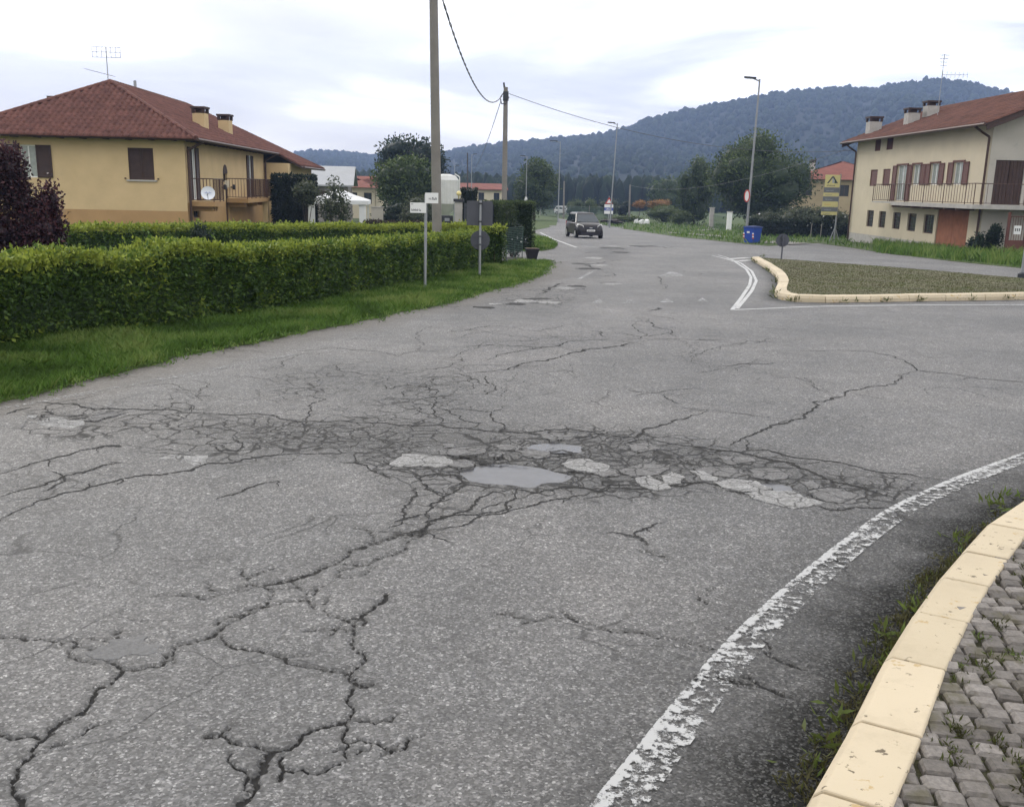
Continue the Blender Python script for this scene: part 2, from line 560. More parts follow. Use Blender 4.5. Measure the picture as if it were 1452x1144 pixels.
    col = mixc(t, br, col, mixc(t, ramp(t, sv.outputs[2], [(0.2, 0.0), (0.9, 1.0)]), (0.052, 0.043, 0.034), (0.135, 0.118, 0.098)))
    dk = math_node(t, 'MULTIPLY', attr('silt'), ramp(t, n5.outputs[0], [(0.46, 1.0), (0.72, 0.6)]), True)
    col = mixc(t, dk, col, mixc(t, ramp(t, sv.outputs[1], [(0.72, 0.0), (1.0, 1.0)]), (0.013, 0.013, 0.012), (0.10, 0.10, 0.096)))
    col = mixc(t, crk, col, (0.033, 0.032, 0.031))
    t.links.new(col, b.inputs['Base Color'])
    b.inputs['Roughness'].default_value = 0.72
    wet = math_node(t, 'MAXIMUM', dk, crk)
    t.links.new(ramp(t, wet, [(0.0, 0.42), (0.9, 0.06)]), b.inputs['Specular IOR Level'])
    hsum = math_node(t, 'SUBTRACT', math_node(t, 'MULTIPLY', sv.outputs[0], 0.30), math_node(t, 'MULTIPLY', crk, 2.0))
    bn = N(t, 'ShaderNodeBump', i_Strength=0.75, i_Distance=0.006)
    t.links.new(hsum, bn.inputs['Height'])
    t.links.new(bn.outputs[0], b.inputs['Normal'])
    return mt


def paint_mat(name, base, wear, uattr=False, wcol=None):
    """worn road paint: chips and scuffs let the asphalt show"""
    mt = bpy.data.materials.new(name)
    mt.use_nodes = True
    t = mt.node_tree
    b = t.nodes['Principled BSDF']
    tcn = N(t, 'ShaderNodeTexCoord')
    n1 = N(t, 'ShaderNodeTexNoise', i_Scale=24.0, i_Detail=9.0, i_Roughness=0.75)
    t.links.new(tcn.outputs['Object'], n1.inputs[0])
    n2 = N(t, 'ShaderNodeTexNoise', i_Scale=2.0, i_Detail=3.0)
    t.links.new(tcn.outputs['Object'], n2.inputs[0])
    f = math_node(t, 'ADD', math_node(t, 'MULTIPLY', n1.outputs[0], 0.8), math_node(t, 'MULTIPLY', n2.outputs[0], 0.2))
    if uattr:
        u = N(t, 'ShaderNodeAttribute', attribute_name='across').outputs['Fac']
        f = math_node(t, 'ADD', f, ramp(t, u, [(0.0, 0.0), (0.04, 0.075), (0.20, 0.07), (0.30, 0.0), (0.78, 0.0), (1.0, -0.13)]))
    mask = ramp(t, f, [(wear - 0.02, 0.0), (wear + 0.03, 1.0)])
    col = mixc(t, n1.outputs[0], tuple(c * 0.82 for c in base), base)
    t.links.new(col, b.inputs['Base Color'])
    b.inputs['Roughness'].default_value = 0.65
    tr = N(t, 'ShaderNodeBsdfTransparent')
    ms = N(t, 'ShaderNodeMixShader')
    t.links.new(mask, ms.inputs[0])
    t.links.new(tr.outputs[0], ms.inputs[1])
    t.links.new(b.outputs[0], ms.inputs[2])
    t.links.new(ms.outputs[0], t.nodes['Material Output'].inputs[0])
    return mt


def kerb_mat():
    mt = bpy.data.materials.new('cream_kerb_paint')
    mt.use_nodes = True
    t = mt.node_tree
    b = t.nodes['Principled BSDF']
    tcn = N(t, 'ShaderNodeTexCoord')
    geo = N(t, 'ShaderNodeNewGeometry')
    pos = geo.outputs['Position']
    n1 = N(t, 'ShaderNodeTexNoise', i_Scale=7.0, i_Detail=7.0, i_Roughness=0.65)
    t.links.new(pos, n1.inputs[0])
    n2 = N(t, 'ShaderNodeTexNoise', i_Scale=23.0, i_Detail=6.0, i_Roughness=0.6)
    t.links.new(pos, n2.inputs[0])
    n3 = N(t, 'ShaderNodeTexNoise', i_Scale=2.2, i_Detail=4.0)
    t.links.new(pos, n3.inputs[0])
    col = mixc(t, n3.outputs[0], (0.50, 0.418, 0.288), (0.60, 0.512, 0.362))
    oi = N(t, 'ShaderNodeObjectInfo')
    col = mixc(t, 1.0, col, ramp(t, oi.outputs['Random'], [(0.0, (0.90, 0.89, 0.87)), (1.0, (1.04, 1.03, 1.03))]), 'MULTIPLY')
    n6 = N(t, 'ShaderNodeTexNoise', i_Scale=5.0, i_Detail=8.0, i_Roughness=0.7)
    t.links.new(pos, n6.inputs[0])
    col = mixc(t, ramp(t, n6.outputs[0], [(0.50, 0.0), (0.75, 0.40)]), col, (0.33, 0.27, 0.18))
    col = mixc(t, ramp(t, n1.outputs[0], [(0.61, 0.0), (0.64, 0.8)]), col, (0.42, 0.29, 0.12))
    spots = math_node(t, 'MULTIPLY', ramp(t, n2.outputs[0], [(0.62, 0.0), (0.66, 1.0)]), ramp(t, n3.outputs[0], [(0.42, 0.0), (0.52, 1.0)]))
    col = mixc(t, spots, col, (0.13, 0.10, 0.06))
    t.links.new(col, b.inputs['Base Color'])
    b.inputs['Roughness'].default_value = 0.7
    bn = N(t, 'ShaderNodeBump', i_Strength=0.25, i_Distance=0.01)
    t.links.new(n2.outputs[0], bn.inputs['Height'])
    t.links.new(bn.outputs[0], b.inputs['Normal'])
    return mt


def water_mat():
    mt = pm('puddle_water', (0.085, 0.085, 0.090), 0.22, 0.2, 5.0, spec=0.22)
    return mt


def sett_mat():
    mt = bpy.data.materials.new('stone_sett')
    mt.use_nodes = True
    t = mt.node_tree
    b = t.nodes['Principled BSDF']
    oi = N(t, 'ShaderNodeObjectInfo')
    geo = N(t, 'ShaderNodeNewGeometry')
    n1 = N(t, 'ShaderNodeTexNoise', i_Scale=60.0, i_Detail=6.0, i_Roughness=0.7)
    t.links.new(geo.outputs['Position'], n1.inputs[0])
    base = ramp(t, oi.outputs['Random'], [(0.0, (0.105, 0.093, 0.082)), (0.5, (0.165, 0.148, 0.132)), (1.0, (0.24, 0.218, 0.197))])
    col = mixc(t, 1.0, base, ramp(t, n1.outputs[0], [(0.25, 0.55), (0.75, 1.35)]), 'MULTIPLY')
    n2 = N(t, 'ShaderNodeTexNoise', i_Scale=9.0, i_Detail=5.0)
    t.links.new(geo.outputs['Position'], n2.inputs[0])
    col = mixc(t, ramp(t, n2.outputs[0], [(0.52, 0.0), (0.66, 0.75)]), col, (0.085, 0.075, 0.04))
    t.links.new(col, b.inputs['Base Color'])
    b.inputs['Roughness'].default_value = 0.85
    bn = N(t, 'ShaderNodeBump', i_Strength=0.5, i_Distance=0.006)
    t.links.new(n1.outputs[0], bn.inputs['Height'])
    t.links.new(bn.outputs[0], b.inputs['Normal'])
    return mt


M['asphalt'] = asphalt_mat()
M['edgeline'] = paint_mat('worn_edge_line', (0.46, 0.46, 0.45), 0.522, True)
M['line'] = paint_mat('road_line', (0.52, 0.52, 0.51), 0.42)
M['faint'] = paint_mat('faded_marking', (0.42, 0.42, 0.42), 0.515)
M['ghost'] = paint_mat('ghost_marking', (0.27, 0.27, 0.27), 0.53)
M['kerb'] = kerb_mat()
M['water'] = water_mat()
M['sett'] = sett_mat()
M['patch'] = pm('pale_repair_mix', (0.30, 0.295, 0.285), 0.9, 0.25, 18.0, 0.7, 150, alt=(0.40, 0.395, 0.385), dirt=((0.15, 0.146, 0.14), 0.56))
M['patch2'] = pm('grey_repair_mix', (0.155, 0.152, 0.148), 0.9, 0.15, 16.0, 0.6, 150, alt=(0.225, 0.22, 0.215), dirt=((0.10, 0.098, 0.093), 0.60))


def crumb(mt, scale, wid, dark):
    """let dark fracture lines run through a patch of repair mix"""
    t = mt.node_tree
    b = t.nodes['Principled BSDF']
    col = b.inputs['Base Color'].links[0].from_socket
    geo = N(t, 'ShaderNodeNewGeometry')
    nd = N(t, 'ShaderNodeTexNoise', i_Scale=6.0, i_Detail=3.0)
    t.links.new(geo.outputs['Position'], nd.inputs[0])
    va = N(t, 'ShaderNodeVectorMath', operation='MULTIPLY_ADD')
    t.links.new(nd.outputs['Color'], va.inputs[0])
    va.inputs[1].default_value = (0.16, 0.16, 0.0)
    t.links.new(geo.outputs['Position'], va.inputs[2])
    fl = N(t, 'ShaderNodeVectorMath', operation='MULTIPLY')
    t.links.new(va.outputs[0], fl.inputs[0])
    fl.inputs[1].default_value = (1, 1, 0)
    ve = N(t, 'ShaderNodeTexVoronoi', feature='DISTANCE_TO_EDGE', i_Scale=scale)
    t.links.new(fl.outputs[0], ve.inputs['Vector'])
    vs = N(t, 'ShaderNodeTexVoronoi', i_Scale=110.0)
    t.links.new(geo.outputs['Position'], vs.inputs['Vector'])
    sp = N(t, 'ShaderNodeSeparateColor')
    t.links.new(vs.outputs['Color'], sp.inputs[0])
    col = mixc(t, 1.0, col, ramp(t, sp.outputs[0], [(0.0, 0.72), (0.6, 1.0), (1.0, 1.35)]), 'MULTIPLY')
    col = mixc(t, ramp(t, ve.outputs['Distance'], [(0.0, 0.9), (wid * .5, 0.6), (wid, 0.0)]), col, dark)
    t.links.new(col, b.inputs['Base Color'])


crumb(M['patch'], 4.5, 0.030, (0.07, 0.068, 0.065))
crumb(M['patch2'], 6.5, 0.05, (0.035, 0.034, 0.033))
M['hole'] = pm('pothole_dark', (0.045, 0.044, 0.043), 0.95, 0.4, 25.0, 0.6, 90)  # dark of the potholes put into the colour of flat, unsunk sheets
M['patch3'] = pm('worn_skim_coat', (0.150, 0.148, 0.145), 0.9, 0.12, 60.0, 0.5, 150, alt=(0.215, 0.212, 0.208))
M['crackshade'] = pm('crack_and_shadow', (0.028, 0.027, 0.026), 0.95, 0.3, 9.0)


# ------------------------------------------------------------------ foliage helpers
def leaf_quads(C, size, rng, up=0.0, aspect=0.5, outward=None):
    """kite leaves at points C; returns verts, quads"""
    n = len(C)
    a = rng.normal(size=(n, 3))
    a[:, 2] += up
    if outward is not None:
        a = a * 0.7 + outward
    a /= np.linalg.norm(a, axis=1, keepdims=True) + 1e-9
    b = np.cross(a, rng.normal(size=(n, 3)))
    b /= np.linalg.norm(b, axis=1, keepdims=True) + 1e-9
    L = (size * rng.uniform(0.6, 1.3, n))[:, None]
    c = np.cross(a, b)
    V = np.stack([C, C + a * L * 0.45 + b * L * aspect * 0.5 + c * L * 0.06, C + a * L, C + a * L * 0.45 - b * L * aspect * 0.5 + c * L * 0.06], 1).reshape(-1, 3)
    Q = np.arange(4 * n).reshape(n, 4)
    return V, Q


_ico = {}


def ico(sub):
    if sub not in _ico:
        bm = bmesh.new()
        bmesh.ops.create_icosphere(bm, subdivisions=sub, radius=1)
        bm.verts.ensure_lookup_table()
        _ico[sub] = (np.array([v.co[:] for v in bm.verts]), np.array([[v.index for v in f.verts] for f in bm.faces]))
        bm.free()
    return _ico[sub]


def blobs_mesh(blobs, sub=2, k=0.8, jit=0.12, rng=RNG):
    v0, f0 = ico(sub)
    Vs, Fs = [], []
    for i, b in enumerate(blobs):
        c, r = np.array(b[:3]), np.array(b[3:6])
        v = v0 * (1 + rng.normal(size=(len(v0), 1)) * jit) * r * k + c
        Vs.append(v)
        Fs.append(f0 + i * len(v0))
    return np.concatenate(Vs), np.concatenate(Fs)


def foliage(name, mat, parent, blobs, n, size, rng=RNG, core=0.70, spread=0.17, shade=None, up=0.2):
    """leaves on and near the surface of ellipsoid blobs, over a darker inner mass"""
    B = np.array(blobs, float)
    area = (B[:, 3] * B[:, 4] + B[:, 3] * B[:, 5] + B[:, 4] * B[:, 5])
    idx = rng.choice(len(B), n, p=area / area.sum())
    d = rng.normal(size=(n, 3))
    d /= np.linalg.norm(d, axis=1, keepdims=True)
    rad = 1 + rng.normal(size=(n, 1)) * spread - 0.05
    C = B[idx, :3] + d * B[idx, 3:6] * rad
    z = C[:, 2]
    keep = z > gz(C[:, 1]) + 0.02
    C, d, idx = C[keep], d[keep], idx[keep]
    V, Q = leaf_quads(C, size, rng, up, 0.55, d * 0.6)
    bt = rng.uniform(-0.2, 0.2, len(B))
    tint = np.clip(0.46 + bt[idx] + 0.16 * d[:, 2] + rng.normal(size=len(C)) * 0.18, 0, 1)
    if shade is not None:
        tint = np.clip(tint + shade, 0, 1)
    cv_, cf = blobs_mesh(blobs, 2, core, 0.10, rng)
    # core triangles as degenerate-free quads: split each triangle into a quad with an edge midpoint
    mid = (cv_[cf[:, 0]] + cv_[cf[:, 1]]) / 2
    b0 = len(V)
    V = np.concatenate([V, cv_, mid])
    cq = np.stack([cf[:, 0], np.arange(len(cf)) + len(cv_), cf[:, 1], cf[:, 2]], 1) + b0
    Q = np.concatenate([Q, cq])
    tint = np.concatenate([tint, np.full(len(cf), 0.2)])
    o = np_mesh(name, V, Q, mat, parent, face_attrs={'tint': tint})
    return o


def crown_blobs(c, r, n, rng, sub=0.42, flat=1.0):
    """many lobes spread through an ellipsoid"""
    out = []
    for i in range(n):
        while True:
            p = rng.uniform(-1, 1, 3)
            l = np.linalg.norm(p)
            if 0.3 < l < 1:
                break
        s = sub * rng.uniform(0.65, 1.2)
        p = p / l * (1 - s * 0.92) * rng.uniform(0.72, 1.05)
        out.append((c[0] + p[0] * r[0], c[1] + p[1] * r[1], c[2] + p[2] * r[2], r[0] * s, r[1] * s, r[2] * s * flat))
    out.append((*c, r[0] * 0.66, r[1] * 0.66, r[2] * 0.70))
    return out


def limbs(mb, base, top, r, blobs, k=7):
    """tapered trunk with limbs that reach into some of the lobes"""
    base, top = Vector(base), Vector(top)
    midp = base.lerp(top, 0.5) + Vector((random.uniform(-.1, .1), random.uniform(-.1, .1), 0))
    mb.bar(base, midp, r, k, r * 0.75)
    mb.bar(midp, top, r * 0.75, k, r * 0.4)
    for b in blobs[:6]:
        s = base.lerp(top, random.uniform(0.45, 0.8))
        mb.bar(s, Vector(b[:3]), r * 0.35, 5, r * 0.1)


def tree(name, label, px, depth, top_py, width, mat, n, size, trunk_h, group=None, lobes=16, cat='tree', squash=1.0, off=None, rng=RNG, sub=0.42):
    p = ground_at(px, depth)
    ztop = at(px, top_py, depth).z
    r = thing(name, label, cat, p, group)
    c = (p.x, p.y, (ztop + p.z + trunk_h) / 2)
    rr = (width / 2 * 1.10, width / 2 * 1.10, (ztop - p.z - trunk_h) / 2 * 1.08)
    bl = crown_blobs(c, rr, lobes, rng, sub)
    foliage('crown', mat, r, bl, n, size, rng)
    mb = MB()
    limbs(mb, (p.x, p.y, p.z - 0.1), (p.x, p.y, c[2] + rr[2] * 0.4), max(0.06, width * 0.035), bl)
    mb.build('trunk', M['bark'], r)
    return r


def bush(name, label, px, depth, top_py, width, mat, n, size, group=None, lobes=8, cat='bush', dz=0.0, depth_w=None, petals=0, sub=0.5, stems=True, core=0.70):
    p = ground_at(px, depth)
    ztop = at(px, top_py, depth).z
    h = ztop - p.z - dz
    r = thing(name, label, cat, p, group)
    rng = RNG
    bl = crown_blobs((p.x, p.y, p.z + dz + h * 0.5), (width / 2 * 1.08, (depth_w or width) / 2, h * 0.53), lobes, rng, sub)
    foliage('leaves', mat, r, bl, n, size, rng, core)
    if petals:
        B = np.array(bl)
        i = rng.integers(0, len(B), petals)
        d = rng.normal(size=(petals, 3))
        d[:, 1] = -abs(d[:, 1])
        d /= np.linalg.norm(d, axis=1, keepdims=True)
        V, Q = leaf_quads(B[i, :3] + d * B[i, 3:6] * 1.06, size * 1.1, rng, 0.3, 0.9)
        tag(np_mesh('blossom', V, Q, M['petal'], r, face_attrs={'tint': rng.random(petals)}), kind='stuff')
    if stems:
        mb = MB()
        for b in bl[:5]:
            mb.bar((p.x + random.uniform(-.08, .08), p.y + random.uniform(-.08, .08), p.z - .05), b[:3], 0.025, 5, 0.01)
        mb.build('stem', M['bark'], r)
    return r


def path_pts(pts, step):
    out = [np.array(pts[0][:2], float)]
    for a, b in zip(pts[:-1], pts[1:]):
        a, b = np.array(a[:2], float), np.array(b[:2], float)
        k = max(1, int(np.linalg.norm(b - a) / step))
        out += [a + (b - a) * (i + 1) / k for i in range(k)]
    return np.array(out)


def hedge(name, label, pts, h, w, mat, dens, size, young=0.5, group=None, cat='hedge', wob=0.05, shoots=True, tone=0.0):
    """clipped hedge along a ground line: leaves over an inner mass, shoots along the top"""
    rng = RNG
    P = path_pts(pts, 0.25)
    T = np.gradient(P, axis=0)
    T /= np.linalg.norm(T, axis=1, keepdims=True)
    Nn = np.stack([-T[:, 1], T[:, 0]], 1)
    n = len(P)
    L = 0.25 * n
    root = thing(name, label, cat, (P[0, 0], P[0, 1], gzf(P[0, 1])), group)
    hn = np.array([mnoise.noise(Vector((p[0] * 0.9, p[1] * 0.9, 3.3))) for p in P]) * wob * 1.4 + h
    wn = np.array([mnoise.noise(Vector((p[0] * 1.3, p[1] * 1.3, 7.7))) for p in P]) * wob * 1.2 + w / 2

    def sample(cnt, kind):
        i = rng.integers(0, n, cnt)
        tt = rng.uniform(-0.13, 0.13, (cnt, 1))
        base = P[i] + T[i] * tt
        inset = np.abs(rng.normal(size=cnt)) * 0.085
        if kind == 'side':
            s = np.where(rng.random(cnt) < 0.7, 1.0, -1.0) * SIDE
            u = rng.random(cnt) ** 0.9
            rough = 0.05 * np.sin(base[:, 0] * 9 + u * 7) * np.cos(base[:, 1] * 7 - u * 5)
            off = s * (wn[i] * (1 - 0.12 * u) - inset + rough)
            xy = base + Nn[i] * off[:, None]
            z = gz(xy[:, 1]) + 0.03 + u * hn[i]
            out = np.concatenate([Nn[i] * s[:, None], np.zeros((cnt, 1))], 1) * 0.8
            young_ = np.clip((u - 0.74) / 0.2, 0, 1) * 0.24
        else:
            v = rng.uniform(-1, 1, cnt)
            xy = base + Nn[i] * (v * wn[i] * 0.92)[:, None]
            z = gz(xy[:, 1]) + hn[i] - inset + 0.03 * rng.normal(size=cnt)
            out = np.tile([0, 0, 1.0], (cnt, 1))
            u = np.ones(cnt)
            young_ = 0.33 + 0 * u
        C = np.concatenate([xy, z[:, None]], 1)
        cl = np.array([mnoise.noise(Vector((c[0] * 1.7, c[1] * 1.7, c[2] * 2.2))) for c in C]) * 0.28
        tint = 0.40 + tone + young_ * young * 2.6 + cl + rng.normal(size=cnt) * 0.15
        return C, out, np.clip(tint, 0, 1)
    # the side towards the camera gets most leaves
    mid = P[n // 2]
    SIDE = 1.0 if np.dot(Nn[n // 2], -mid) > 0 else -1.0
    cs, ct = int(dens * L * h * 1.4), int(dens * L * w * 0.9)
    sets = [sample(cs, 'side'), sample(ct, 'top')]
    C = np.concatenate([s[0] for s in sets]); O = np.concatenate([s[1] for s in sets]); Tn = np.concatenate([s[2] for s in sets])
    # ends
    for e, sg in ((0, -1), (-1, 1)):
        k = int(dens * h * w)
        xy = P[e] + T[e] * (sg * (0.05 - np.abs(rng.normal(size=(k, 1))) * 0.05)) + Nn[e] * rng.uniform(-1, 1, (k, 1)) * wn[e]
        zc = gz(xy[:, 1]) + rng.random(k) * hn[e]
        C = np.concatenate([C, np.concatenate([xy, zc[:, None]], 1)])
        O = np.concatenate([O, np.tile([T[e][0] * sg, T[e][1] * sg, 0], (k, 1))])
        Tn = np.concatenate([Tn, np.clip(0.25 + tone + rng.normal(size=k) * 0.12, 0, 1)])
    if shoots:
        ks = int(L * 26)
        i = rng.integers(0, n, ks)
        xy = P[i] + T[i] * rng.uniform(-.13, .13, (ks, 1)) + Nn[i] * (rng.uniform(-1, 1, ks) * wn[i])[:, None]
        hh = np.abs(rng.normal(size=ks)) * 0.055
        m_ = 5
        f = np.tile(np.linspace(0, 1, m_), ks)
        xy = np.repeat(xy, m_, 0) + rng.normal(size=(ks * m_, 2)) * 0.012
        zs = gz(xy[:, 1]) + np.repeat(hn[i], m_) + f * np.repeat(hh, m_)
        C = np.concatenate([C, np.concatenate([xy, zs[:, None]], 1)])
        O = np.concatenate([O, np.tile([0, 0, 1.2], (ks * m_, 1))])
        Tn = np.concatenate([Tn, np.clip(0.62 * (0.5 + young) + rng.normal(size=ks * m_) * 0.15, 0, 1)])
    V, Q = leaf_quads(C, size, rng, 0.1, 0.5, O)
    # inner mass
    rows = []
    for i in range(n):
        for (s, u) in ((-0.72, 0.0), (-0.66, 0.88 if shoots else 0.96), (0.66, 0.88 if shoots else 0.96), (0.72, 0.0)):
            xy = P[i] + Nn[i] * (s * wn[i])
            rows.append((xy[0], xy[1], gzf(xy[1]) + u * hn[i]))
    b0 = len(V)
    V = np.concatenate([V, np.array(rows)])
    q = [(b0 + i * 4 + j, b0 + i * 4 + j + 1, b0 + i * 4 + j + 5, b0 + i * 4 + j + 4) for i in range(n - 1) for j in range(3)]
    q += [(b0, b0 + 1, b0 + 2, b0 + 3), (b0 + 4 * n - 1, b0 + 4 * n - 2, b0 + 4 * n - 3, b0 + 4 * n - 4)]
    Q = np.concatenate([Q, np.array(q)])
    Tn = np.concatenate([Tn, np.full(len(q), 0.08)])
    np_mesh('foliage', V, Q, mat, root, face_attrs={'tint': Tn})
    mb = MB()
    for i in range(2, n, 6):
        x, y = P[i]
        mb.bar((x, y, gzf(y) - .05), (x + random.uniform(-.05, .05), y, gzf(y) + h * 0.8), 0.02, 5, 0.008)
    tag(mb.build('stems', M['bark'], root), kind='stuff')
    root.name = name
    return root


def grass(name, label, poly, n, hgt, mat, wid=0.006, near_bias=True, z0=0.02, bend=0.5, edge=None, tone=0.0, maxd=None):
    """loose blades over a ground polygon, more of them close by"""
    rng = RNG
    A = np.array([p[:2] for p in poly])
    lo, hi = A.min(0), A.max(0)
    if maxd:
        hi[1] = min(hi[1], maxd)
    X, Y = [], []
    got = 0
    while got < n:
        k = n * 3
        x = rng.uniform(lo[0], hi[0], k)
        y = rng.uniform(lo[1], hi[1], k)
        ok = in_poly(x, y, poly)
        if near_bias:
            ok &= rng.random(k) < np.clip((lo[1] + 3) / np.maximum(y, 1), 0, 1) ** 1.6
        X.append(x[ok]); Y.append(y[ok]); got += ok.sum()
    x = np.concatenate(X)[:n]; y = np.concatenate(Y)[:n]
    cl = np.array([mnoise.noise(Vector((a * 1.4, b * 1.4, 0.5))) for a, b in zip(x, y)])
    h = hgt * rng.uniform(0.5, 1.3, n) * (1 + 0.5 * cl)
    w = wid * (1 + 0.06 * np.maximum(y - 8, 0)) * rng.uniform(0.7, 1.3, n)
    th = rng.uniform(0, 2 * np.pi, n)
    bx, by = np.cos(th), np.sin(th)
    ld = rng.normal(size=(n, 2)) * bend * h[:, None]
    z = gz(y) + z0
    b = np.stack([x, y, z], 1)
    side = np.stack([bx * w, by * w, 0 * w], 1)
    midp = b + np.stack([ld[:, 0] * 0.35, ld[:, 1] * 0.35, h * 0.6], 1)
    tip = b + np.stack([ld[:, 0], ld[:, 1], h], 1)
    V = np.stack([b - side, b + side, midp + side * 0.7, tip, midp - side * 0.7], 1).reshape(-1, 3)
    Q = np.arange(5 * n).reshape(n, 5)
    tint = np.clip(0.48 + tone + cl * 0.75 + rng.normal(size=n) * 0.16, 0, 1)
    o = np_mesh(name, V, Q, mat, None, face_attrs={'tint': tint})
    tag(o, label, 'grass', kind='stuff')
    return o


def sheet(name, poly, z, mat, kind='structure', parent=None, thick=0.0):
    """flat piece of ground lying on the plain, raised by z"""
    bm = bmesh.new()
    vs = [bm.verts.new((p[0], p[1], 0)) for p in poly]
    f = bm.faces.new(vs)
    if f.normal.z < 0:
        f.normal_flip()
    bm.normal_update()
    if f.normal.z < 0:
        f.normal_flip()
    bmesh.ops.triangulate(bm, faces=bm.faces[:])
    for yb in (-60, 100, 200):
        g = bm.verts[:] + bm.edges[:] + bm.faces[:]
        bmesh.ops.bisect_plane(bm, geom=g, plane_co=(0, yb, 0), plane_no=(0, 1, 0))
    for v in bm.verts:
        v.co.z = gzf(v.co.y) + z
    if thick:
        ex = [e for e in bm.edges if e.is_boundary]
        r = bmesh.ops.extrude_edge_only(bm, edges=ex)
        for v in r['geom']:
            if isinstance(v, bmesh.types.BMVert):
                v.co.z -= thick
    me = bpy.data.meshes.new(name)
    bm.to_mesh(me)
    bm.free()
    o = link(name, me, mat, parent)
    if kind and parent is None:
        o['kind'] = kind
    return o


# PART2
# ------------------------------------------------------------------ ground lines read off the photograph
VERGE_EDGE = [(-420, 690), (-200, 625), (0, 571), (60, 557), (120, 541), (230, 512), (300, 497), (400, 478), (480, 461), (560, 446),
              (640, 428), (700, 412), (745, 398), (768, 387), (779, 377), (775, 371)]
_vr = random.Random(3)
_vw = [G(*p) for p in VERGE_EDGE]
verge_w = []
for a_, b_ in zip(_vw[:-1], _vw[1:]):
    n_ = max(1, int((b_ - a_).length / 0.22))
    for i in range(n_):
        q_ = a_.lerp(b_, i / n_)
        k_ = mnoise.noise(Vector((q_.x * 1.1, q_.y * 1.1, 0.7))) * 0.16 + _vr.uniform(-.05, .05)
        d_ = (b_ - a_).normalized()
        verge_w.append(Vector((q_.x + d_.y * k_, q_.y - d_.x * k_, q_.z)))
verge_w.append(_vw[-1])
GARDEN = [p[:2] for p in verge_w] + [G(735, 371)[:2], G(712, 372)[:2], (-1.6, 40), (-3.2, 47), (-12, 74), (-60, 74), (-60, 3.0)]
VERGE2 = [G(*p)[:2] for p in ((752, 328), (765, 333), (785, 342), (791, 348), (786, 353), (770, 356), (757, 357), (744, 357))] + \
         [(-0.75, 44), (-2.2, 50), (-10, 76), (-70, 76), (-70, 190), (0, 190), (6.6, 150), (4.4, 104)]
RIGHT_EDGE = [(757, 304.5), (800, 311), (850, 318), (900, 327), (960, 336), (1010, 341), (1060, 346.5), (1090, 349), (1112, 348), (1125, 346),
              (1160, 345), (1210, 352), (1266, 361), (1356, 371), (1452, 381), (1600, 398)]
RGRASS = [G(*p)[:2] for p in RIGHT_EDGE] + [(60, 30), (90, 60), (90, 190), (10, 190)]
FAR_ISLAND = [(1066, 369), (1084, 380), (1100, 393), (1104, 404), (1096, 419), (1099, 425.5), (1120, 429), (1156, 430.5), (1240, 429), (1338, 426.6), (1452, 424.7), (1560, 423)]
ISL_BACK = [(1560, 402), (1452, 395.4), (1273, 380), (1136, 370), (1081, 366)]
NEAR_KERB = [(1141, 1142), (1198, 1042), (1244.6, 949.5), (1286, 884), (1322.6, 833), (1355, 796), (1390.6, 756), (1452, 714)]
near_k = [Vector(G(*p, 0.05)[:2]) for p in NEAR_KERB]
for _ in range(3):
    d = (near_k[0] - near_k[1]); d.rotate(Matrix.Rotation(0.05, 2))
    near_k.insert(0, near_k[0] + d)
for _ in range(4):
    d = (near_k[-1] - near_k[-2]).normalized() * 0.55; d.rotate(Matrix.Rotation(-0.10, 2))
    near_k.append(near_k[-1] + d)

# ------------------------------------------------------------------ the wide ground
bm_ = [(-4000, -800), (4000, -800), (4000, 6000), (-4000, 6000)]
sheet('ground', bm_, -0.16, M['field'])
sheet('garden_lawn', GARDEN, 0.02, M['turf'], thick=0.12)
sheet('roadside_verge', VERGE2, 0.02, M['turf'], thick=0.12)
sheet('meadow', RGRASS, 0.02, M['turf'], thick=0.12)

# ------------------------------------------------------------------ cracks
def zc(ox, oy, k, pts, w):
    return ([(ox + x / k, oy + y / k) for x, y in pts], w)


CR = []
A = lambda w, *p: CR.append(zc(0, 740, 2.42, p, w))
A(15, (1452, 40), (1340, 55), (1210, 90), (1100, 160), (1030, 190), (910, 215)); A(9, (910, 215), (850, 215), (760, 245), (690, 262), (600, 248), (510, 258))
A(20, (1120, 150), (1030, 190), (910, 215)); A(10, (945, 158), (850, 195))
A(12, (910, 215), (905, 290), (830, 325), (760, 365), (735, 390), (690, 403), (600, 425))
A(9, (905, 290), (1040, 270), (1080, 240), (1165, 190), (1165, 165), (1270, 140), (1390, 95), (1440, 50))
A(9, (760, 390), (780, 420), (870, 440), (940, 455), (990, 487), (1080, 500), (1200, 525), (1225, 555), (1260, 570))
A(9, (0, 390), (90, 402), (180, 405), (250, 402), (300, 392), (400, 402))
A(8, (250, 402), (240, 440), (280, 475), (385, 482)); A(14, (385, 482), (420, 510), (385, 550), (325, 575), (315, 610), (290, 645), (240, 670), (180, 705), (135, 750), (110, 800), (50, 880), (60, 940), (70, 978), (60, 1050))
A(8, (420, 510), (480, 505), (560, 490)); A(9, (0, 730), (40, 742), (135, 742))
A(20, (1325, 245), (1280, 300), (1240, 325)); A(10, (1240, 325), (1210, 345), (1215, 380), (1245, 450), (1240, 490), (1200, 525), (1220, 555), (1195, 600), (1215, 650), (1180, 690))
A(14, (1180, 690), (1070, 715), (1030, 745), (990, 780), (950, 785)); A(20, (950, 785), (910, 830), (875, 880), (870, 930), (820, 965), (830, 1050))
A(8, (1060, 260), (1070, 290), (1130, 320), (1200, 345)); A(9, (1180, 690), (1175, 740), (1200, 765), (1190, 810))
A(9, (1200, 760), (1280, 755), (1330, 785), (1390, 780), (1400, 750), (1452, 735)); A(9, (700, 738), (770, 735), (830, 765), (900, 780), (950, 785))
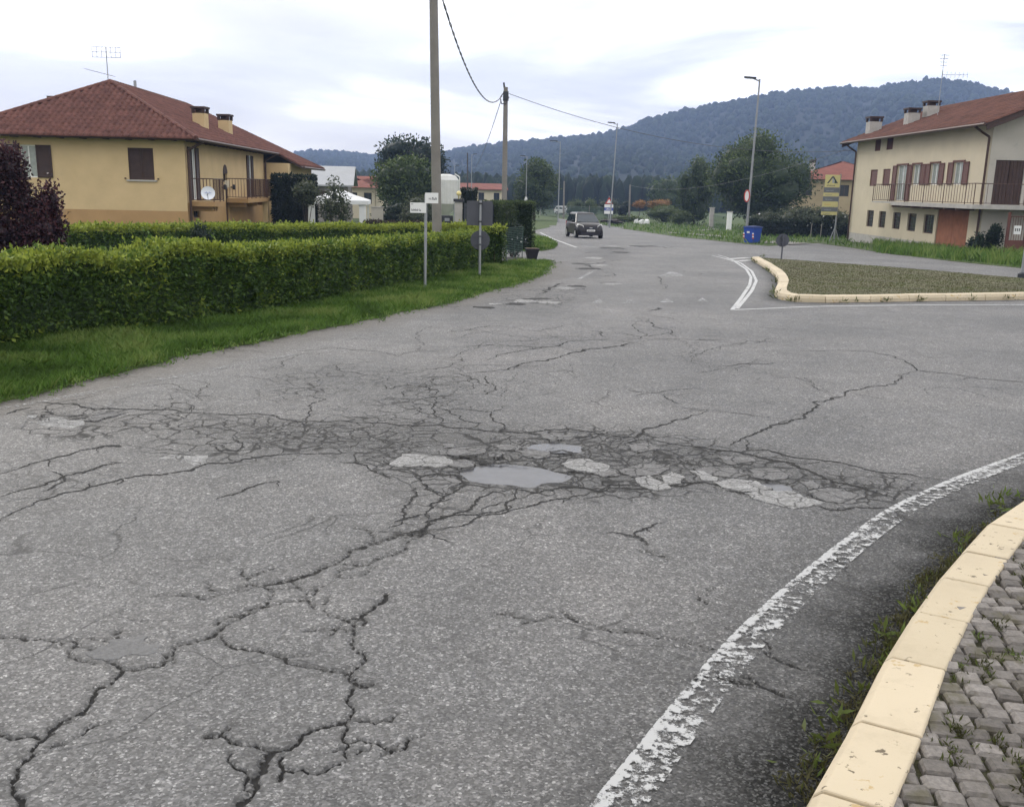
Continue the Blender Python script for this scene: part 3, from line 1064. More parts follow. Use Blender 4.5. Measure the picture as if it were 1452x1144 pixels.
A(10, (970, 800), (975, 850), (960, 890))
B = lambda w, *p: CR.append(zc(500, 740, 2.42, p, w))
B(10, (0, 95), (60, 70), (130, 50), (240, 30), (290, 0)); B(8, (240, 35), (180, 95), (100, 125), (0, 150))
B(8, (480, 320), (530, 315), (560, 328), (660, 335), (730, 325), (830, 355), (910, 378), (980, 380), (1050, 400), (1150, 412), (1250, 438))
B(8, (870, 38), (970, 48), (1010, 90), (1080, 130)); B(8, (970, 48), (1010, 20), (1070, 0)); B(9, (1175, 245), (1190, 268), (1215, 280))
B(9, (1310, 540), (1380, 565), (1452, 580)); B(6, (1430, 440), (1452, 470), (1500, 480))
C_ = lambda w, *p: CR.append(zc(480, 540, 3.457, p, w))
C_(13, (0, 190), (230, 205), (370, 220), (500, 215), (640, 232), (800, 245), (930, 250), (1060, 235), (1180, 240), (1300, 262), (1452, 275))
C_(8, (180, 10), (240, 40), (340, 20), (430, 30), (495, 50), (480, 100), (475, 150), (510, 190), (490, 215))
C_(8, (480, 130), (550, 150), (620, 195), (700, 205), (640, 235)); C_(8, (640, 140), (750, 150), (760, 185), (810, 210), (800, 245))
C_(9, (0, 395), (140, 412), (220, 455), (270, 480)); C_(9, (180, 430), (270, 435), (400, 470), (470, 455), (570, 460), (600, 490), (590, 530), (520, 565), (450, 610), (425, 650), (430, 690))
C_(10, (400, 470), (415, 505), (480, 545), (520, 565)); C_(9, (380, 520), (360, 580), (315, 640), (310, 680))
C_(11, (270, 755), (340, 745), (400, 735), (430, 690), (560, 655), (640, 630), (690, 575), (760, 540), (840, 530))
C_(10, (430, 690), (530, 665), (690, 655), (790, 640), (835, 590), (850, 540)); C_(9, (400, 755), (560, 715), (690, 665), (880, 625), (1000, 590), (1130, 570), (1250, 540))
C_(11, (840, 530), (970, 545), (1100, 515), (1250, 535), (1452, 545)); C_(8, (270, 700), (340, 670), (420, 650))
C_(22, (560, 375), (640, 368), (720, 380), (690, 395), (800, 400), (930, 410)); C_(20, (930, 255), (990, 258)); C_(22, (1040, 350), (1100, 335), (1140, 350), (1060, 372)); C_(18, (1150, 275), (1220, 268))  # broad strokes paint the dark lips and shadows round the patches
C_(20, (1120, 440), (1200, 450)); C_(12, (940, 330), (1010, 350), (1080, 340))
D_ = lambda w, *p: CR.append(zc(0, 540, 2.904, p, w))
D_(14, (120, 90), (300, 95), (390, 120), (560, 118), (700, 120), (830, 135)); D_(11, (830, 135), (1060, 135), (1150, 155), (1240, 170), (1452, 165))
D_(9, (1240, 165), (1280, 115), (1340, 75), (1270, 60)); D_(9, (0, 385), (210, 325), (330, 290), (500, 270)); D_(10, (0, 485), (170, 435), (330, 380), (420, 350), (500, 340))
D_(11, (0, 580), (110, 520), (220, 480), (350, 450), (430, 425), (500, 405), (650, 390), (790, 370), (860, 340), (970, 335), (1150, 305), (1300, 300), (1452, 300))
D_(8, (210, 375), (260, 395), (230, 430), (160, 460)); D_(9, (890, 490), (960, 470), (1010, 445), (1070, 425), (1150, 410)); D_(8, (860, 260), (900, 290), (980, 290), (1000, 260), (960, 230))
D_(30, (285, 152), (350, 146)); D_(20, (380, 285), (450, 270), (500, 275)); D_(16, (170, 130), (235, 132)); D_(12, (30, 140), (130, 110))
E_ = lambda w, *p: CR.append(zc(860, 540, 2.453, p, w))
E_(12, (0, 185), (100, 195), (130, 165), (240, 135), (350, 100)); E_(6, (350, 100), (430, 110), (620, 130)); E_(8, (205, 45), (250, 80))
E_(14, (430, 225), (485, 195), (540, 175), (570, 155), (640, 140), (700, 110), (820, 55), (900, 25), (1000, 0), (1080, -35))
E_(11, (485, 195), (490, 240), (560, 240), (730, 275), (850, 295), (950, 320), (1050, 325), (1160, 345)); E_(14, (130, 200), (240, 220), (400, 240), (520, 260), (650, 290), (760, 340), (880, 370), (1000, 410))
E_(10, (0, 370), (130, 375), (260, 365), (340, 350), (470, 395)); E_(9, (690, 430), (780, 450), (860, 440), (980, 440))
E_(22, (175, 335), (210, 350), (290, 355), (345, 350)); E_(20, (410, 380), (480, 392), (520, 385)); E_(14, (0, 360), (100, 362))  # broad strokes again paint dark edges and shadow beside the pale patches
F_ = lambda w, *p: CR.append(zc(660, 320, 3.3, p, w))
F_(14, (100, 635), (220, 595), (350, 575), (470, 550), (600, 535), (710, 530)); F_(14, (0, 695), (200, 675), (380, 635), (480, 600)); F_(30, (480, 605), (650, 575), (790, 550)); F_(9, (790, 550), (840, 560))
F_(10, (0, 565), (150, 560), (300, 570), (390, 570)); F_(16, (850, 440), (910, 480), (990, 520)); F_(10, (830, 540), (950, 530), (1070, 535), (1300, 540)); F_(14, (580, 490), (640, 500), (650, 525))
F_(30, (860, 400), (900, 385), (905, 395)); F_(12, (850, 420), (980, 440)); F_(14, (1200, 655), (1330, 645), (1452, 640)); F_(9, (80, 700), (130, 745), (90, 790)); F_(10, (700, 500), (820, 520), (940, 495))
F_(40, (190, 350), (300, 352)); F_(40, (330, 325), (420, 280), (480, 270)); F_(40, (480, 300), (580, 293)); F_(45, (520, 205), (560, 185), (620, 180)); F_(30, (590, 190), (690, 155)); F_(50, (860, 92), (930, 100), (1000, 110)); F_(40, (560, 130), (640, 122)); F_(30, (300, 365), (330, 362), (540, 345)); F_(25, (640, 240), (700, 225)); F_(25, (620, 270), (700, 262)); F_(14, (870, 300), (910, 260), (990, 190)); F_(14, (690, 125), (880, 120), (960, 128))
CR.append(([(1080, 495), (1230, 498), (1300, 525), (1380, 535), (1452, 542), (1520, 548)], 10))
CR.append(([(0, 567), (40, 560), (105, 547)], 30)); CR.append(([(-60, 575), (0, 566)], 24))
CR.append(([(1040, 965), (1110, 985)], 9)); CR.append(([(1085, 925), (1110, 940), (1122, 943)], 14)); CR.append(([(1050, 960), (1090, 978), (1125, 990)], 9)); CR.append(([(1200, 820), (1270, 832)], 9))

# faint hairlines that web the middle of the junction
_cr = random.Random(21)
for _ in range(46):
    x, y = _cr.uniform(120, 1080), _cr.uniform(455, 600)
    if x > 800 and y > 560:
        continue
    an_ = _cr.uniform(-0.5, 0.5) + (math.pi if _cr.random() < .5 else 0)
    q_ = [(x, y)]
    for _ in range(_cr.randint(3, 7)):
        an_ += _cr.gauss(0, .55)
        st_ = _cr.uniform(12, 34)
        x, y = x + math.cos(an_) * st_, y + math.sin(an_) * st_ * 0.32
        if y < 440:
            break
        q_.append((x, y))
    if len(q_) > 1:
        CR.append((q_, _cr.uniform(3.0, 6.0)))
CR.append(([(640, 470), (700, 462), (760, 470), (830, 458)], 7)); CR.append(([(380, 500), (470, 492), (560, 505), (640, 495)], 6)); CR.append(([(900, 450), (905, 470), (870, 488)], 7))

# ------------------------------------------------------------------ road surface: a sheet with real grooves and hollows
NR, NA = 480, 900
RR = 1 / np.linspace(1 / 1.75, 1 / 175.0, NR)
AZ = np.radians(np.linspace(-37, 37, NA))
rr, aa = np.meshgrid(RR, AZ, indexing='ij')
RX, RY = rr * np.sin(aa), rr * np.cos(aa)
crack = np.zeros_like(RX)
halo = np.zeros_like(RX)
drr = np.gradient(RR)
rs = random.Random(5)


def rough_line(pts, lv=3, amp=0.10):
    pts = [Vector(p) for p in pts]
    for _ in range(lv):
        q = [pts[0]]
        for a, b in zip(pts[:-1], pts[1:]):
            d = b - a
            q += [a.lerp(b, 0.5) + Vector((-d.y, d.x)) * rs.uniform(-amp, amp) * 1.3, b]
        pts = q
    return pts


def stamp(pts, w0):
    for k, (a, b) in enumerate(zip(pts[:-1], pts[1:])):
        m_ = 0.14
        ra, rb = a.length, b.length
        i0, i1 = np.searchsorted(RR, min(ra, rb) - m_ - 0.01 * ra), np.searchsorted(RR, max(ra, rb) + m_ + 0.01 * ra)
        t0, t1 = sorted((math.atan2(a.x, a.y), math.atan2(b.x, b.y)))
        j0, j1 = np.searchsorted(AZ, t0 - m_ / ra), np.searchsorted(AZ, t1 + m_ / ra)
        if i1 <= i0 or j1 <= j0:
            continue
        sl_ = (slice(max(0, i0 - 1), i1 + 1), slice(max(0, j0 - 1), j1 + 1))
        x, y = RX[sl_], RY[sl_]
        d = b - a
        t = np.clip(((x - a.x) * d.x + (y - a.y) * d.y) / (d.length_squared + 1e-9), 0, 1)
        dist = np.hypot(x - a.x - t * d.x, y - a.y - t * d.y)
        w = w0 * rs.choice((0.35, 0.6, 0.9, 1.1, 1.7)) * rs.uniform(.8, 1.2)
        we = np.maximum(w, 0.62 * drr[sl_[0]][:, None])
        val = np.clip(1.35 - dist / we * 0.95, 0, 1) * np.clip(w / we, 0.35, 1) ** 0.7
        crack[sl_] = np.maximum(crack[sl_], val)
        halo[sl_] = np.maximum(halo[sl_], np.clip(1 - dist / (w * 3 + 0.012), 0, 1))


RIB = []


def ribbon(pts, w0):
    RIB.append(([p.copy() for p in pts], w0))


NEAR = 4.7
for pts, w in CR:
    wl = [G(*p)[:2] for p in pts]
    rl = rough_line(wl, 4, 0.13)
    run = []
    for p_ in rl:
        if p_.length > NEAR:
            run.append(p_)
        else:
            if len(run) > 1:
                ribbon(run + [p_], w)
            run = []
    if len(run) > 1:
        ribbon(run, w)
    near_ = [p_ for p_ in rl]
    for a_, b_ in zip(rl[:-1], rl[1:]):
        if min(a_.length, b_.length) < NEAR + .1:
            stamp([a_, b_], w * 0.00039)
    # stray hairline offshoots
    for _ in range(max(1, len(pts) // 3)):
        a = Vector(rs.choice(wl)); dd = Vector((rs.uniform(-1, 1), rs.uniform(-1, 1)))
        L_ = rs.uniform(0.05, 0.22) * (1 + a.length * 0.06)
        sp = rough_line([a, a + dd.normalized() * L_], 3, 0.2)
        if a.length > NEAR:
            ribbon(sp, 5)
        else:
            stamp(sp, 0.0035)


def blur(a, k1, k2, it=2):
    for _ in range(it):
        for ax, k in ((0, k1), (1, k2)):
            c = np.cumsum(np.concatenate([np.repeat(np.take(a, [0], ax), k + 1, ax), a, np.repeat(np.take(a, [-1], ax), k, ax)], ax), ax)
            n_ = a.shape[ax]
            a = (np.take(c, range(2 * k + 1, 2 * k + 1 + n_), ax) - np.take(c, range(0, n_), ax)) / (2 * k + 1)
    return a


allig = np.zeros_like(RX)
for poly, wt in (([(330, 596), (480, 594), (760, 606), (900, 612), (1060, 640), (1220, 668), (1310, 690), (1250, 716), (1170, 716), (1090, 690), (1000, 690), (900, 700), (760, 702), (650, 700), (560, 665), (470, 640), (330, 640)], 1.0),
                 ([(470, 645), (640, 650), (760, 690), (690, 735), (600, 770), (560, 740), (560, 700)], 0.42),
                 ([(10, 580), (160, 575), (430, 590), (430, 655), (300, 660), (160, 630), (30, 615)], 0.55),
                 ([(0, 640), (130, 640), (250, 660), (120, 700), (0, 735)], 0.25),
                 ([(380, 520), (660, 515), (660, 600), (380, 590)], 0.32),
                 ([(700, 405), (860, 405), (800, 435), (690, 432)], 0.5), ([(800, 380), (870, 350), (900, 350), (850, 400)], 0.45),
                 ([(1290, 690), (1390, 690), (1330, 740), (1220, 750)], 0.5)):
    msk = in_poly(RX, RY, [G(*p)[:2] for p in poly])
    allig = np.maximum(allig, blur(msk.astype(float), 5, 10) * wt)

pit = np.zeros_like(RX)


def zpoly(ox, oy, k, pts):
    return [(ox + x / k, oy + y / k) for x, y in pts]


ZC, ZE_, ZD = (480, 540, 3.457), (860, 540, 2.453), (0, 540, 2.904)
PUDDLES = [zpoly(*ZC, [(600, 440), (690, 412), (820, 408), (960, 418), (1080, 444), (1125, 462), (1100, 480), (1000, 486), (940, 506), (880, 498), (740, 492), (660, 468)]),
           zpoly(*ZC, [(940, 326), (975, 302), (1060, 298), (1190, 316), (1180, 336), (1080, 340), (1000, 336)]),
           zpoly(*ZE_, [(520, 346), (600, 352), (660, 366), (645, 379), (590, 377)])]
for poly in PUDDLES:
    wp_ = [G(*p)[:2] for p in poly]
    mk = blur(in_poly(RX, RY, wp_).astype(float), 1, 5)
    mk = mk + 0.16 * np.sin(RX * 13 + 2.5 * np.sin(RY * 8)) * np.cos(RY * 15 + RX * 6) * (mk > 0.02)
    np.maximum(pit, 0.034 * np.clip(mk * 1.25, 0, 1), out=pit)
pond = blur((pit > 0.004).astype(float), 4, 10)


def pit_at(px, py, rx, ry, dep):
    c = G(px, py)
    ex = rx * c.y / F
    ey = abs(G(px, py - ry).y - G(px, py + ry).y) / 2
    q = np.hypot((RX - c.x) / ex, (RY - c.y) / ey)
    q = q + 0.17 * np.sin(RX * 11 + 3 * np.sin(RY * 7)) * np.cos(RY * 9 + RX * 5) + 0.07 * np.sin(RX * 31 + RY * 23)
    np.maximum(pit, dep * np.clip(1.25 - q, 0, 0.5) * 2, out=pit)


for a_ in ((690, 650, 50, 6, .014), (1165, 700, 60, 8, .012), (930, 655, 60, 7, .010), (110, 592, 60, 12, .014)):
    pit_at(*a_)
rough_noise = np.zeros_like(RX)
lum = np.zeros_like(RX)
brown = np.zeros_like(RX)
silt = np.zeros_like(RX)


def dist_chain(pts):
    dmin = np.full(RX.shape, 1e3)
    for a, b in zip(pts[:-1], pts[1:]):
        ax, ay, dx, dy = a[0], a[1], b[0] - a[0], b[1] - a[1]
        t = np.clip(((RX - ax) * dx + (RY - ay) * dy) / (dx * dx + dy * dy + 1e-9), 0, 1)
        np.minimum(dmin, np.hypot(RX - ax - t * dx, RY - ay - t * dy), out=dmin)
    return dmin


dv = dist_chain([p[:2] for p in verge_w[::4]])
wav = 0.5 + 0.5 * np.sin(RX * 1.7 + np.sin(RY * 0.9) * 2)
brown = np.clip(1.3 - dv / (0.30 + 0.012 * RY + 0.25 * wav), 0, 1)
for poly in ([(735, 392), (778, 380), (806, 372), (800, 384), (760, 408), (715, 418)], [(775, 353), (800, 345), (806, 352), (790, 360)]):
    brown = np.maximum(brown, 0.9 * blur(in_poly(RX, RY, [G(*p)[:2] for p in poly]).astype(float), 3, 8))
brown = np.maximum(brown, 0.6 * np.clip(1 - dist_chain([G(*p)[:2] for p in RIGHT_EDGE]) / 0.7, 0, 1))
dk = dist_chain(near_k)
silt = np.clip(1.25 - dk / (0.46 + 0.10 * np.sin(RY * 5.3) + 0.07 * np.sin(RY * 13 + RX * 7)), 0, 1)
silt = np.maximum(silt, 0.50 * np.clip(1.5 - dk / 0.68, 0, 1))
silt = np.maximum(silt, 0.8 * np.clip(1 - dist_chain([G(*p)[:2] for p in FAR_ISLAND]) / 0.35, 0, 1))
silt = np.maximum(silt, 0.30 * halo)
silt = np.maximum(silt, np.clip(pit * 20, 0, 0.5))
silt = np.maximum(silt, 0.34 * allig)
silt = np.maximum(silt, 0.55 * pond)
RZ = gz(RY) - pit - 0.014 * crack
RZ += 0.006 * np.sin(RX * 0.9 + 1.3) * np.sin(RY * 0.7)
ids = np.arange(NR * NA).reshape(NR, NA)
Q = np.stack([ids[:-1, :-1], ids[:-1, 1:], ids[1:, 1:], ids[1:, :-1]], -1).reshape(-1, 4)[:, ::-1]
hid = in_poly(RX, RY, GARDEN) | in_poly(RX, RY, RGRASS) | in_poly(RX, RY, VERGE2)
h_ = hid.ravel()
Q = Q[~(h_[Q].all(1))]
road = np_mesh('road', np.stack([RX, RY, RZ], -1).reshape(-1, 3), Q, M['asphalt'], None,
               {'crack': crack.ravel(), 'allig': allig.ravel(), 'brown': brown.ravel(), 'silt': silt.ravel()}, smooth=True)
road['kind'] = 'structure'
rv, rq = [], []
for pts, w in RIB:
    n_ = len(pts)
    if n_ < 2:
        continue
    w_m = 0.0011 * w
    b0 = len(rv)
    for i, p_ in enumerate(pts):
        d_ = pts[min(n_ - 1, i + 1)] - pts[max(0, i - 1)]
        d_ = d_.normalized() if d_.length > 1e-6 else Vector((1, 0))
        nn_ = Vector((-d_.y, d_.x))
        tap = min(1.0, 0.25 + 3.5 * min(i, n_ - 1 - i) / n_)
        for sg in (-1, 1):
            q_ = p_ + nn_ * sg * w_m * tap * rs.choice((0.25, 0.5, 0.8, 1.0, 1.35)) * rs.uniform(.6, 1.2)
            rv.append((q_.x, q_.y, gzf(q_.y) + 0.0025 + 0.006 * math.sin(q_.x * 0.9 + 1.3) * math.sin(q_.y * 0.7)))
    rq += [(b0 + 2 * i, b0 + 2 * i + 1, b0 + 2 * i + 3, b0 + 2 * i + 2) for i in range(n_ - 1)]
tag(np_mesh('cracks_and_shadows', np.array(rv), np.array(rq)[:, ::-1], M['crackshade'], road), kind='stuff')
sheet('road_base', [(-8, -12), (30, -12), (60, 25), (40, 60), (10, 120), (0, 60), (-2, 30), (-14, 3)], -0.075, M['asphalt'], parent=road)


# ------------------------------------------------------------------ markings and repairs
def strip(name, pxs, w, mat, lift=0.005, side=0.0, parent=None, sub=0.08):
    """painted line of width w; side shifts it to one side of the read-off line"""
    P = path_pts([G(*p)[:2] for p in pxs], sub)
    # smooth
    for _ in range(12):
        P[1:-1] = (P[:-2] + 2 * P[1:-1] + P[2:]) / 4
    T = np.gradient(P, axis=0)
    T /= np.linalg.norm(T, axis=1, keepdims=True)
    Nn = np.stack([T[:, 1], -T[:, 0]], 1)
    k = 4
    us = np.linspace(0, 1, k + 1)
    V = []
    for u in us:
        xy = P + Nn * ((u - 0.5 + side) * w)
        V.append(np.stack([xy[:, 0], xy[:, 1], gz(xy[:, 1]) + lift + 0.006 * np.sin(xy[:, 0] * 0.9 + 1.3) * np.sin(xy[:, 1] * 0.7)], 1))
    V = np.stack(V, 1).reshape(-1, 3)
    n = len(P)
    Qs = [(i * (k + 1) + j, i * (k + 1) + j + 1, (i + 1) * (k + 1) + j + 1, (i + 1) * (k + 1) + j) for i in range(n - 1) for j in range(k)]
    return np_mesh(name, V, np.array(Qs)[:, ::-1], mat, parent or road, {'across': np.tile(us, n)})


EDGE = [(760, 1240), (835, 1144), (905, 1058), (1015, 922), (1100, 841), (1180, 776), (1235, 735), (1268, 715), (1349, 679), (1452, 642), (1560, 612)]
strip('edge_line', EDGE, 0.145, M['edgeline'], side=0.5)
strip('lane_line', [(1010, 363), (1022, 365.5), (1042, 371), (1058, 382), (1065, 393), (1063, 404.5), (1050, 424), (1038, 440)], 0.075, M['line'])
strip('lane_line', [(1018, 362), (1029, 365), (1051.5, 373.6), (1066, 385), (1072.6, 398), (1066, 412.6), (1045, 438)], 0.075, M['line'])
strip('lane_line', [(1040, 440), (1159, 434.6), (1300, 433), (1452, 432), (1560, 432)], 0.09, M['line'])
for a_, b_ in (((1034, 367.5), (1060, 365.5)), ((1040, 371), (1064, 369))):
    strip('hatch_bar', [a_, b_], 0.28, M['line'])
strip('verge_line', [(766, 330), (786, 339.7), (817.6, 351)], 0.14, M['line'])
strip('verge_line', [(820.6, 395.8), (846, 382)], 0.11, M['faint'])
strip('verge_line', [(-60, 590), (74, 568), (145, 554.5), (205, 543), (281, 528), (330, 518), (420, 502)], 0.10, M['ghost'])
for a_, b_ in (((826, 349), (849, 351)), ((853, 347.5), (876, 350)), ((892, 349.7), (908, 351.5)), ((935, 349), (958, 352))):
    strip('crossing_bar', [a_, b_], 0.45, M['faint'])
strip('crossing_bar', [(904, 378), (929, 379)], 0.22, M['faint'])
for c_, y_ in ((848, 427.6), (892, 427.6), (945, 426.7), (995, 426)):
    pts = [G(c_ - 10, y_ + 2.5), G(c_ + 10, y_ + 2.2), G(c_ + 1, y_ - 3.5)]
    mb = MB(); mb.add([(p.x, p.y, p.z + 0.006) for p in pts], [(0, 1, 2)]); mb.build('give_way_triangle', M['faint'], road)
pts = [G(931, 393), G(973, 391.5), G(952, 384.5)]
mb = MB(); mb.add([(p.x, p.y, p.z + 0.006) for p in pts], [(0, 1, 2)]); mb.build('give_way_triangle', M['faint'], road)


def blob_patch(name, px, py, rx, ry, mat, h, parent, seed, flat=False, grow=1.0):
    """broken-edged thin patch of repair mix, or (flat) a sheet of water"""
    c = G(px, py)
    ex = rx * c.y / F * grow
    ey = abs(G(px, py - ry).y - G(px, py + ry).y) / 2 * grow
    r_ = random.Random(seed)
    k = r_.randint(6, 9)
    ph = r_.uniform(0, 6)
    pts = [Vector((math.cos(t) * q_, math.sin(t) * q_)) for t, q_ in [(ph + 2 * math.pi * (i + r_.uniform(-.3, .3)) / k, r_.uniform(.58, 1.18) if not flat else 1.0) for i in range(k)]]
    for _ in range(3):
        o_ = []
        for i in range(len(pts)):
            a, b = pts[i], pts[(i + 1) % len(pts)]
            d = b - a
            o_ += [a, a.lerp(b, .5) + Vector((-d.y, d.x)) * r_.uniform(-.34, .34) * (0.1 if flat else 1)]
        pts = o_
    ring = len(pts)
    vs, fs = [(c.x, c.y, c.z + h)], []
    for q, z in ((0.6, h), (0.96, h), (1.0, h * .5), (1.01, h - .02)):
        for v in pts:
            x, y = c.x + ex * q * v.x, c.y + ey * q * v.y
            vs.append((x, y, gzf(y) + (h if flat else z + r_.uniform(-.18, .18) * h * (q < .95))))
    for i in range(ring):
        fs.append((0, 1 + i, 1 + (i + 1) % ring))
    for j in range(3):
        for i in range(ring):
            a, b = 1 + j * ring + i, 1 + j * ring + (i + 1) % ring
            fs.append((a, a + ring, b + ring, b))
    mb = MB(); mb.add(vs, fs)
    return mb.build(name, mat, parent)


def poly_slab(name, pxs, mat, h, parent, seed, lift=0.0, grow=1.0, jit=0.13, lv=3):
    """thin slab with a broken outline read off the photograph"""
    r_ = random.Random(seed)
    pts = [Vector(G(*p)[:2]) for p in pxs]
    c = sum(pts, Vector((0, 0))) / len(pts)
    pts = [c + (p - c) * grow for p in pts]
    for _ in range(lv):
        o_ = []
        for i in range(len(pts)):
            a, b = pts[i], pts[(i + 1) % len(pts)]
            d = b - a
            o_ += [a, a.lerp(b, .5) + Vector((-d.y, d.x)) * r_.uniform(-jit, jit)]
        pts = o_
    bm = bmesh.new()
    vs = [bm.verts.new((p.x, p.y, gzf(p.y) + h)) for p in pts]
    f = bm.faces.new(vs)
    bm.normal_update()
    if f.normal.z < 0:
        f.normal_flip()
    bmesh.ops.triangulate(bm, faces=[f])
    ex = bmesh.ops.extrude_edge_only(bm, edges=[e for e in bm.edges if e.is_boundary])
    for v in ex['geom']:
        if isinstance(v, bmesh.types.BMVert):
            v.co.z -= 0.03 if parent else 0.004
    me = bpy.data.meshes.new(name)
    bm.to_mesh(me)
    bm.free()
    return link(name, me, mat, parent)


PALE = [zpoly(*ZC, q) for q in ([(250, 408), (310, 360), (400, 362), (520, 372), (560, 392), (550, 412), (480, 425), (380, 420), (280, 422)],
                                [(1095, 410), (1130, 385), (1220, 382), (1325, 415), (1310, 445), (1240, 450), (1130, 430)])] + \
       [zpoly(*ZE_, q) for q in ([(100, 340), (150, 330), (215, 355), (225, 375), (180, 382), (120, 365)], [(190, 330), (225, 318), (275, 335), (260, 358), (215, 360)], [(290, 312), (340, 315), (390, 340), (370, 350), (330, 345)],
                                 [(370, 352), (430, 342), (520, 348), (580, 375), (520, 388), (460, 385), (400, 372)], [(480, 392), (560, 382), (650, 385), (700, 410), (760, 425), (690, 440), (650, 445), (560, 425)])] + \
       [zpoly(*ZD, q) for q in ([(150, 175), (200, 150), (260, 150), (280, 165), (345, 165), (350, 185), (280, 203), (200, 195)], [(60, 155), (100, 138), (150, 140), (140, 155)], [(500, 285), (560, 275), (620, 290), (645, 315), (570, 318)],
                                [(645, 320), (700, 302), (745, 310), (730, 328)], [(760, 310), (850, 308), (850, 340), (800, 352)], [(700, 225), (740, 222), (745, 230), (710, 232)])]
GREY = [zpoly(*ZC, q) for q in ([(560, 395), (620, 385), (670, 400), (660, 418), (590, 430), (545, 420)], [(490, 345), (600, 325), (720, 335), (715, 355), (650, 362), (560, 368), (500, 360)], [(730, 355), (790, 340), (815, 355), (780, 375), (735, 370)],
                                [(770, 320), (850, 312), (900, 325), (880, 345), (790, 338)], [(880, 345), (950, 335), (1035, 350), (1030, 372), (960, 380), (900, 365)], [(990, 265), (1080, 262), (1150, 275), (1130, 290), (1040, 292), (1000, 280)],
                                [(1235, 452), (1325, 422), (1380, 460), (1300, 470)], [(510, 310), (570, 308), (575, 325), (520, 330)], [(410, 480), (500, 470), (570, 480), (600, 500), (520, 555), (440, 520)])] + \
       [zpoly(*ZE_, q) for q in ([(665, 350), (720, 350), (755, 370), (700, 382)], [(300, 305), (420, 300), (490, 325), (440, 340), (350, 325)], [(500, 310), (600, 305), (650, 330), (580, 345), (510, 335)], [(700, 385), (800, 375), (900, 400), (860, 425), (760, 420)],
                                 [(80, 225), (150, 218), (185, 235), (110, 250)], [(390, 265), (470, 258), (520, 280), (430, 292)], [(40, 310), (130, 290), (220, 295), (200, 315), (90, 335)])] + \
       [zpoly(*ZD, q) for q in ([(350, 165), (400, 130), (470, 128), (560, 125), (470, 145), (400, 165)], [(1255, 0), (1320, -4), (1310, 12), (1260, 14)])]
for i, q in enumerate(PALE):
    poly_slab('repair_patch', q, M['patch'], 0.004, road, 40 + i)
for i, q in enumerate(GREY):
    poly_slab('repair_patch', q, M['patch2'], 0.0032, road, 140 + i)
for i, a_ in enumerate(((745, 427, 17, 2.2), (784, 429, 22, 2.4), (800, 409, 15, 2.4), (868, 403, 14, 1.5), (852, 376, 14, 1.6), (843, 366, 14, 1.4), (700, 431, 12, 1.6))):
    blob_patch('repair_patch', *a_, M['patch'], 0.0045, road, 700 + i)
for i, a_ in enumerate(((733, 431, 15, 1.6), (765, 424, 22, 1.5), (818, 406, 15, 1.4), (838, 381, 24, 1.7), (822, 374, 12, 1.1), (928, 350, 36, 1.3), (868, 352, 24, 1.0), (690, 436, 20, 1.6), (880, 358, 16, .9))):
    blob_patch('pothole_patch', *a_, M['hole'], 0.0036, road, 800 + i)
blob_patch('repair_patch', 185, 919, 58, 19, M['patch3'], 0.0025, road, 305)
for i, q in enumerate(PUDDLES):
    w_ = poly_slab('puddle', q, M['water'], -0.016, None, 400 + i, grow=1.22, jit=.02)
    w_['kind'] = 'structure'


# ------------------------------------------------------------------ kerbs
def kerb_run(parent, pts, sect, inside, gap=0.0085, name='kerb_stone', miter=None):
    """one stone between each pair of points; sect is (offset inwards, height)"""
    nrm = []
    for i in range(len(pts)):
        a, b = pts[max(0, i - 1)], pts[min(len(pts) - 1, i + 1)]
        d = (Vector(b) - Vector(a)).normalized()
        nrm.append(Vector((d.y, -d.x)) * inside)
    for i in range(len(pts) - 1):
        a, b = Vector(pts[i]), Vector(pts[i + 1])
        d = (b - a).normalized()
        a2, b2 = a + d * gap * random.uniform(.4, 1), b - d * gap * random.uniform(.4, 1)
        dz = random.uniform(-.004, .004)
        vs = []
        for p, nn in ((a2, nrm[i]), (b2, nrm[i + 1])):
            dz2 = dz + random.uniform(-.002, .002)
            for o_, z in sect:
                q = p + nn * o_
                vs.append((q.x, q.y, gzf(q.y) + z + dz2))
        k = len(sect)
        fs = [(j, j + 1, k + j + 1, k + j) for j in range(k - 1)] + [tuple(range(k))[::-1], tuple(range(k, 2 * k)), (k - 1, 0, k, 2 * k - 1)]
        if inside < 0:
            fs = [f[::-1] for f in fs]
        mb = MB(); mb.add(vs, fs)
        mb.build(name, M['kerb'], parent, bevel=0.006)


SECT = [(0.0, -0.12), (0.0, 0.03), (0.020, 0.090), (0.045, 0.115), (0.222, 0.12), (0.226, 0.112), (0.226, -0.10)]
inner = []
for i in range(len(near_k)):
    a, b = near_k[max(0, i - 1)], near_k[min(len(near_k) - 1, i + 1)]
    d = (b - a).normalized()
    inner.append(near_k[i] + Vector((d.y, -d.x)) * 0.215)
isl = sheet('traffic_island', [tuple(p) for p in inner] + [(9, 5), (6, -4), (1, -4)], 0.090, M['joint'], thick=0.2)
kerb_run(isl, near_k, SECT, 1)

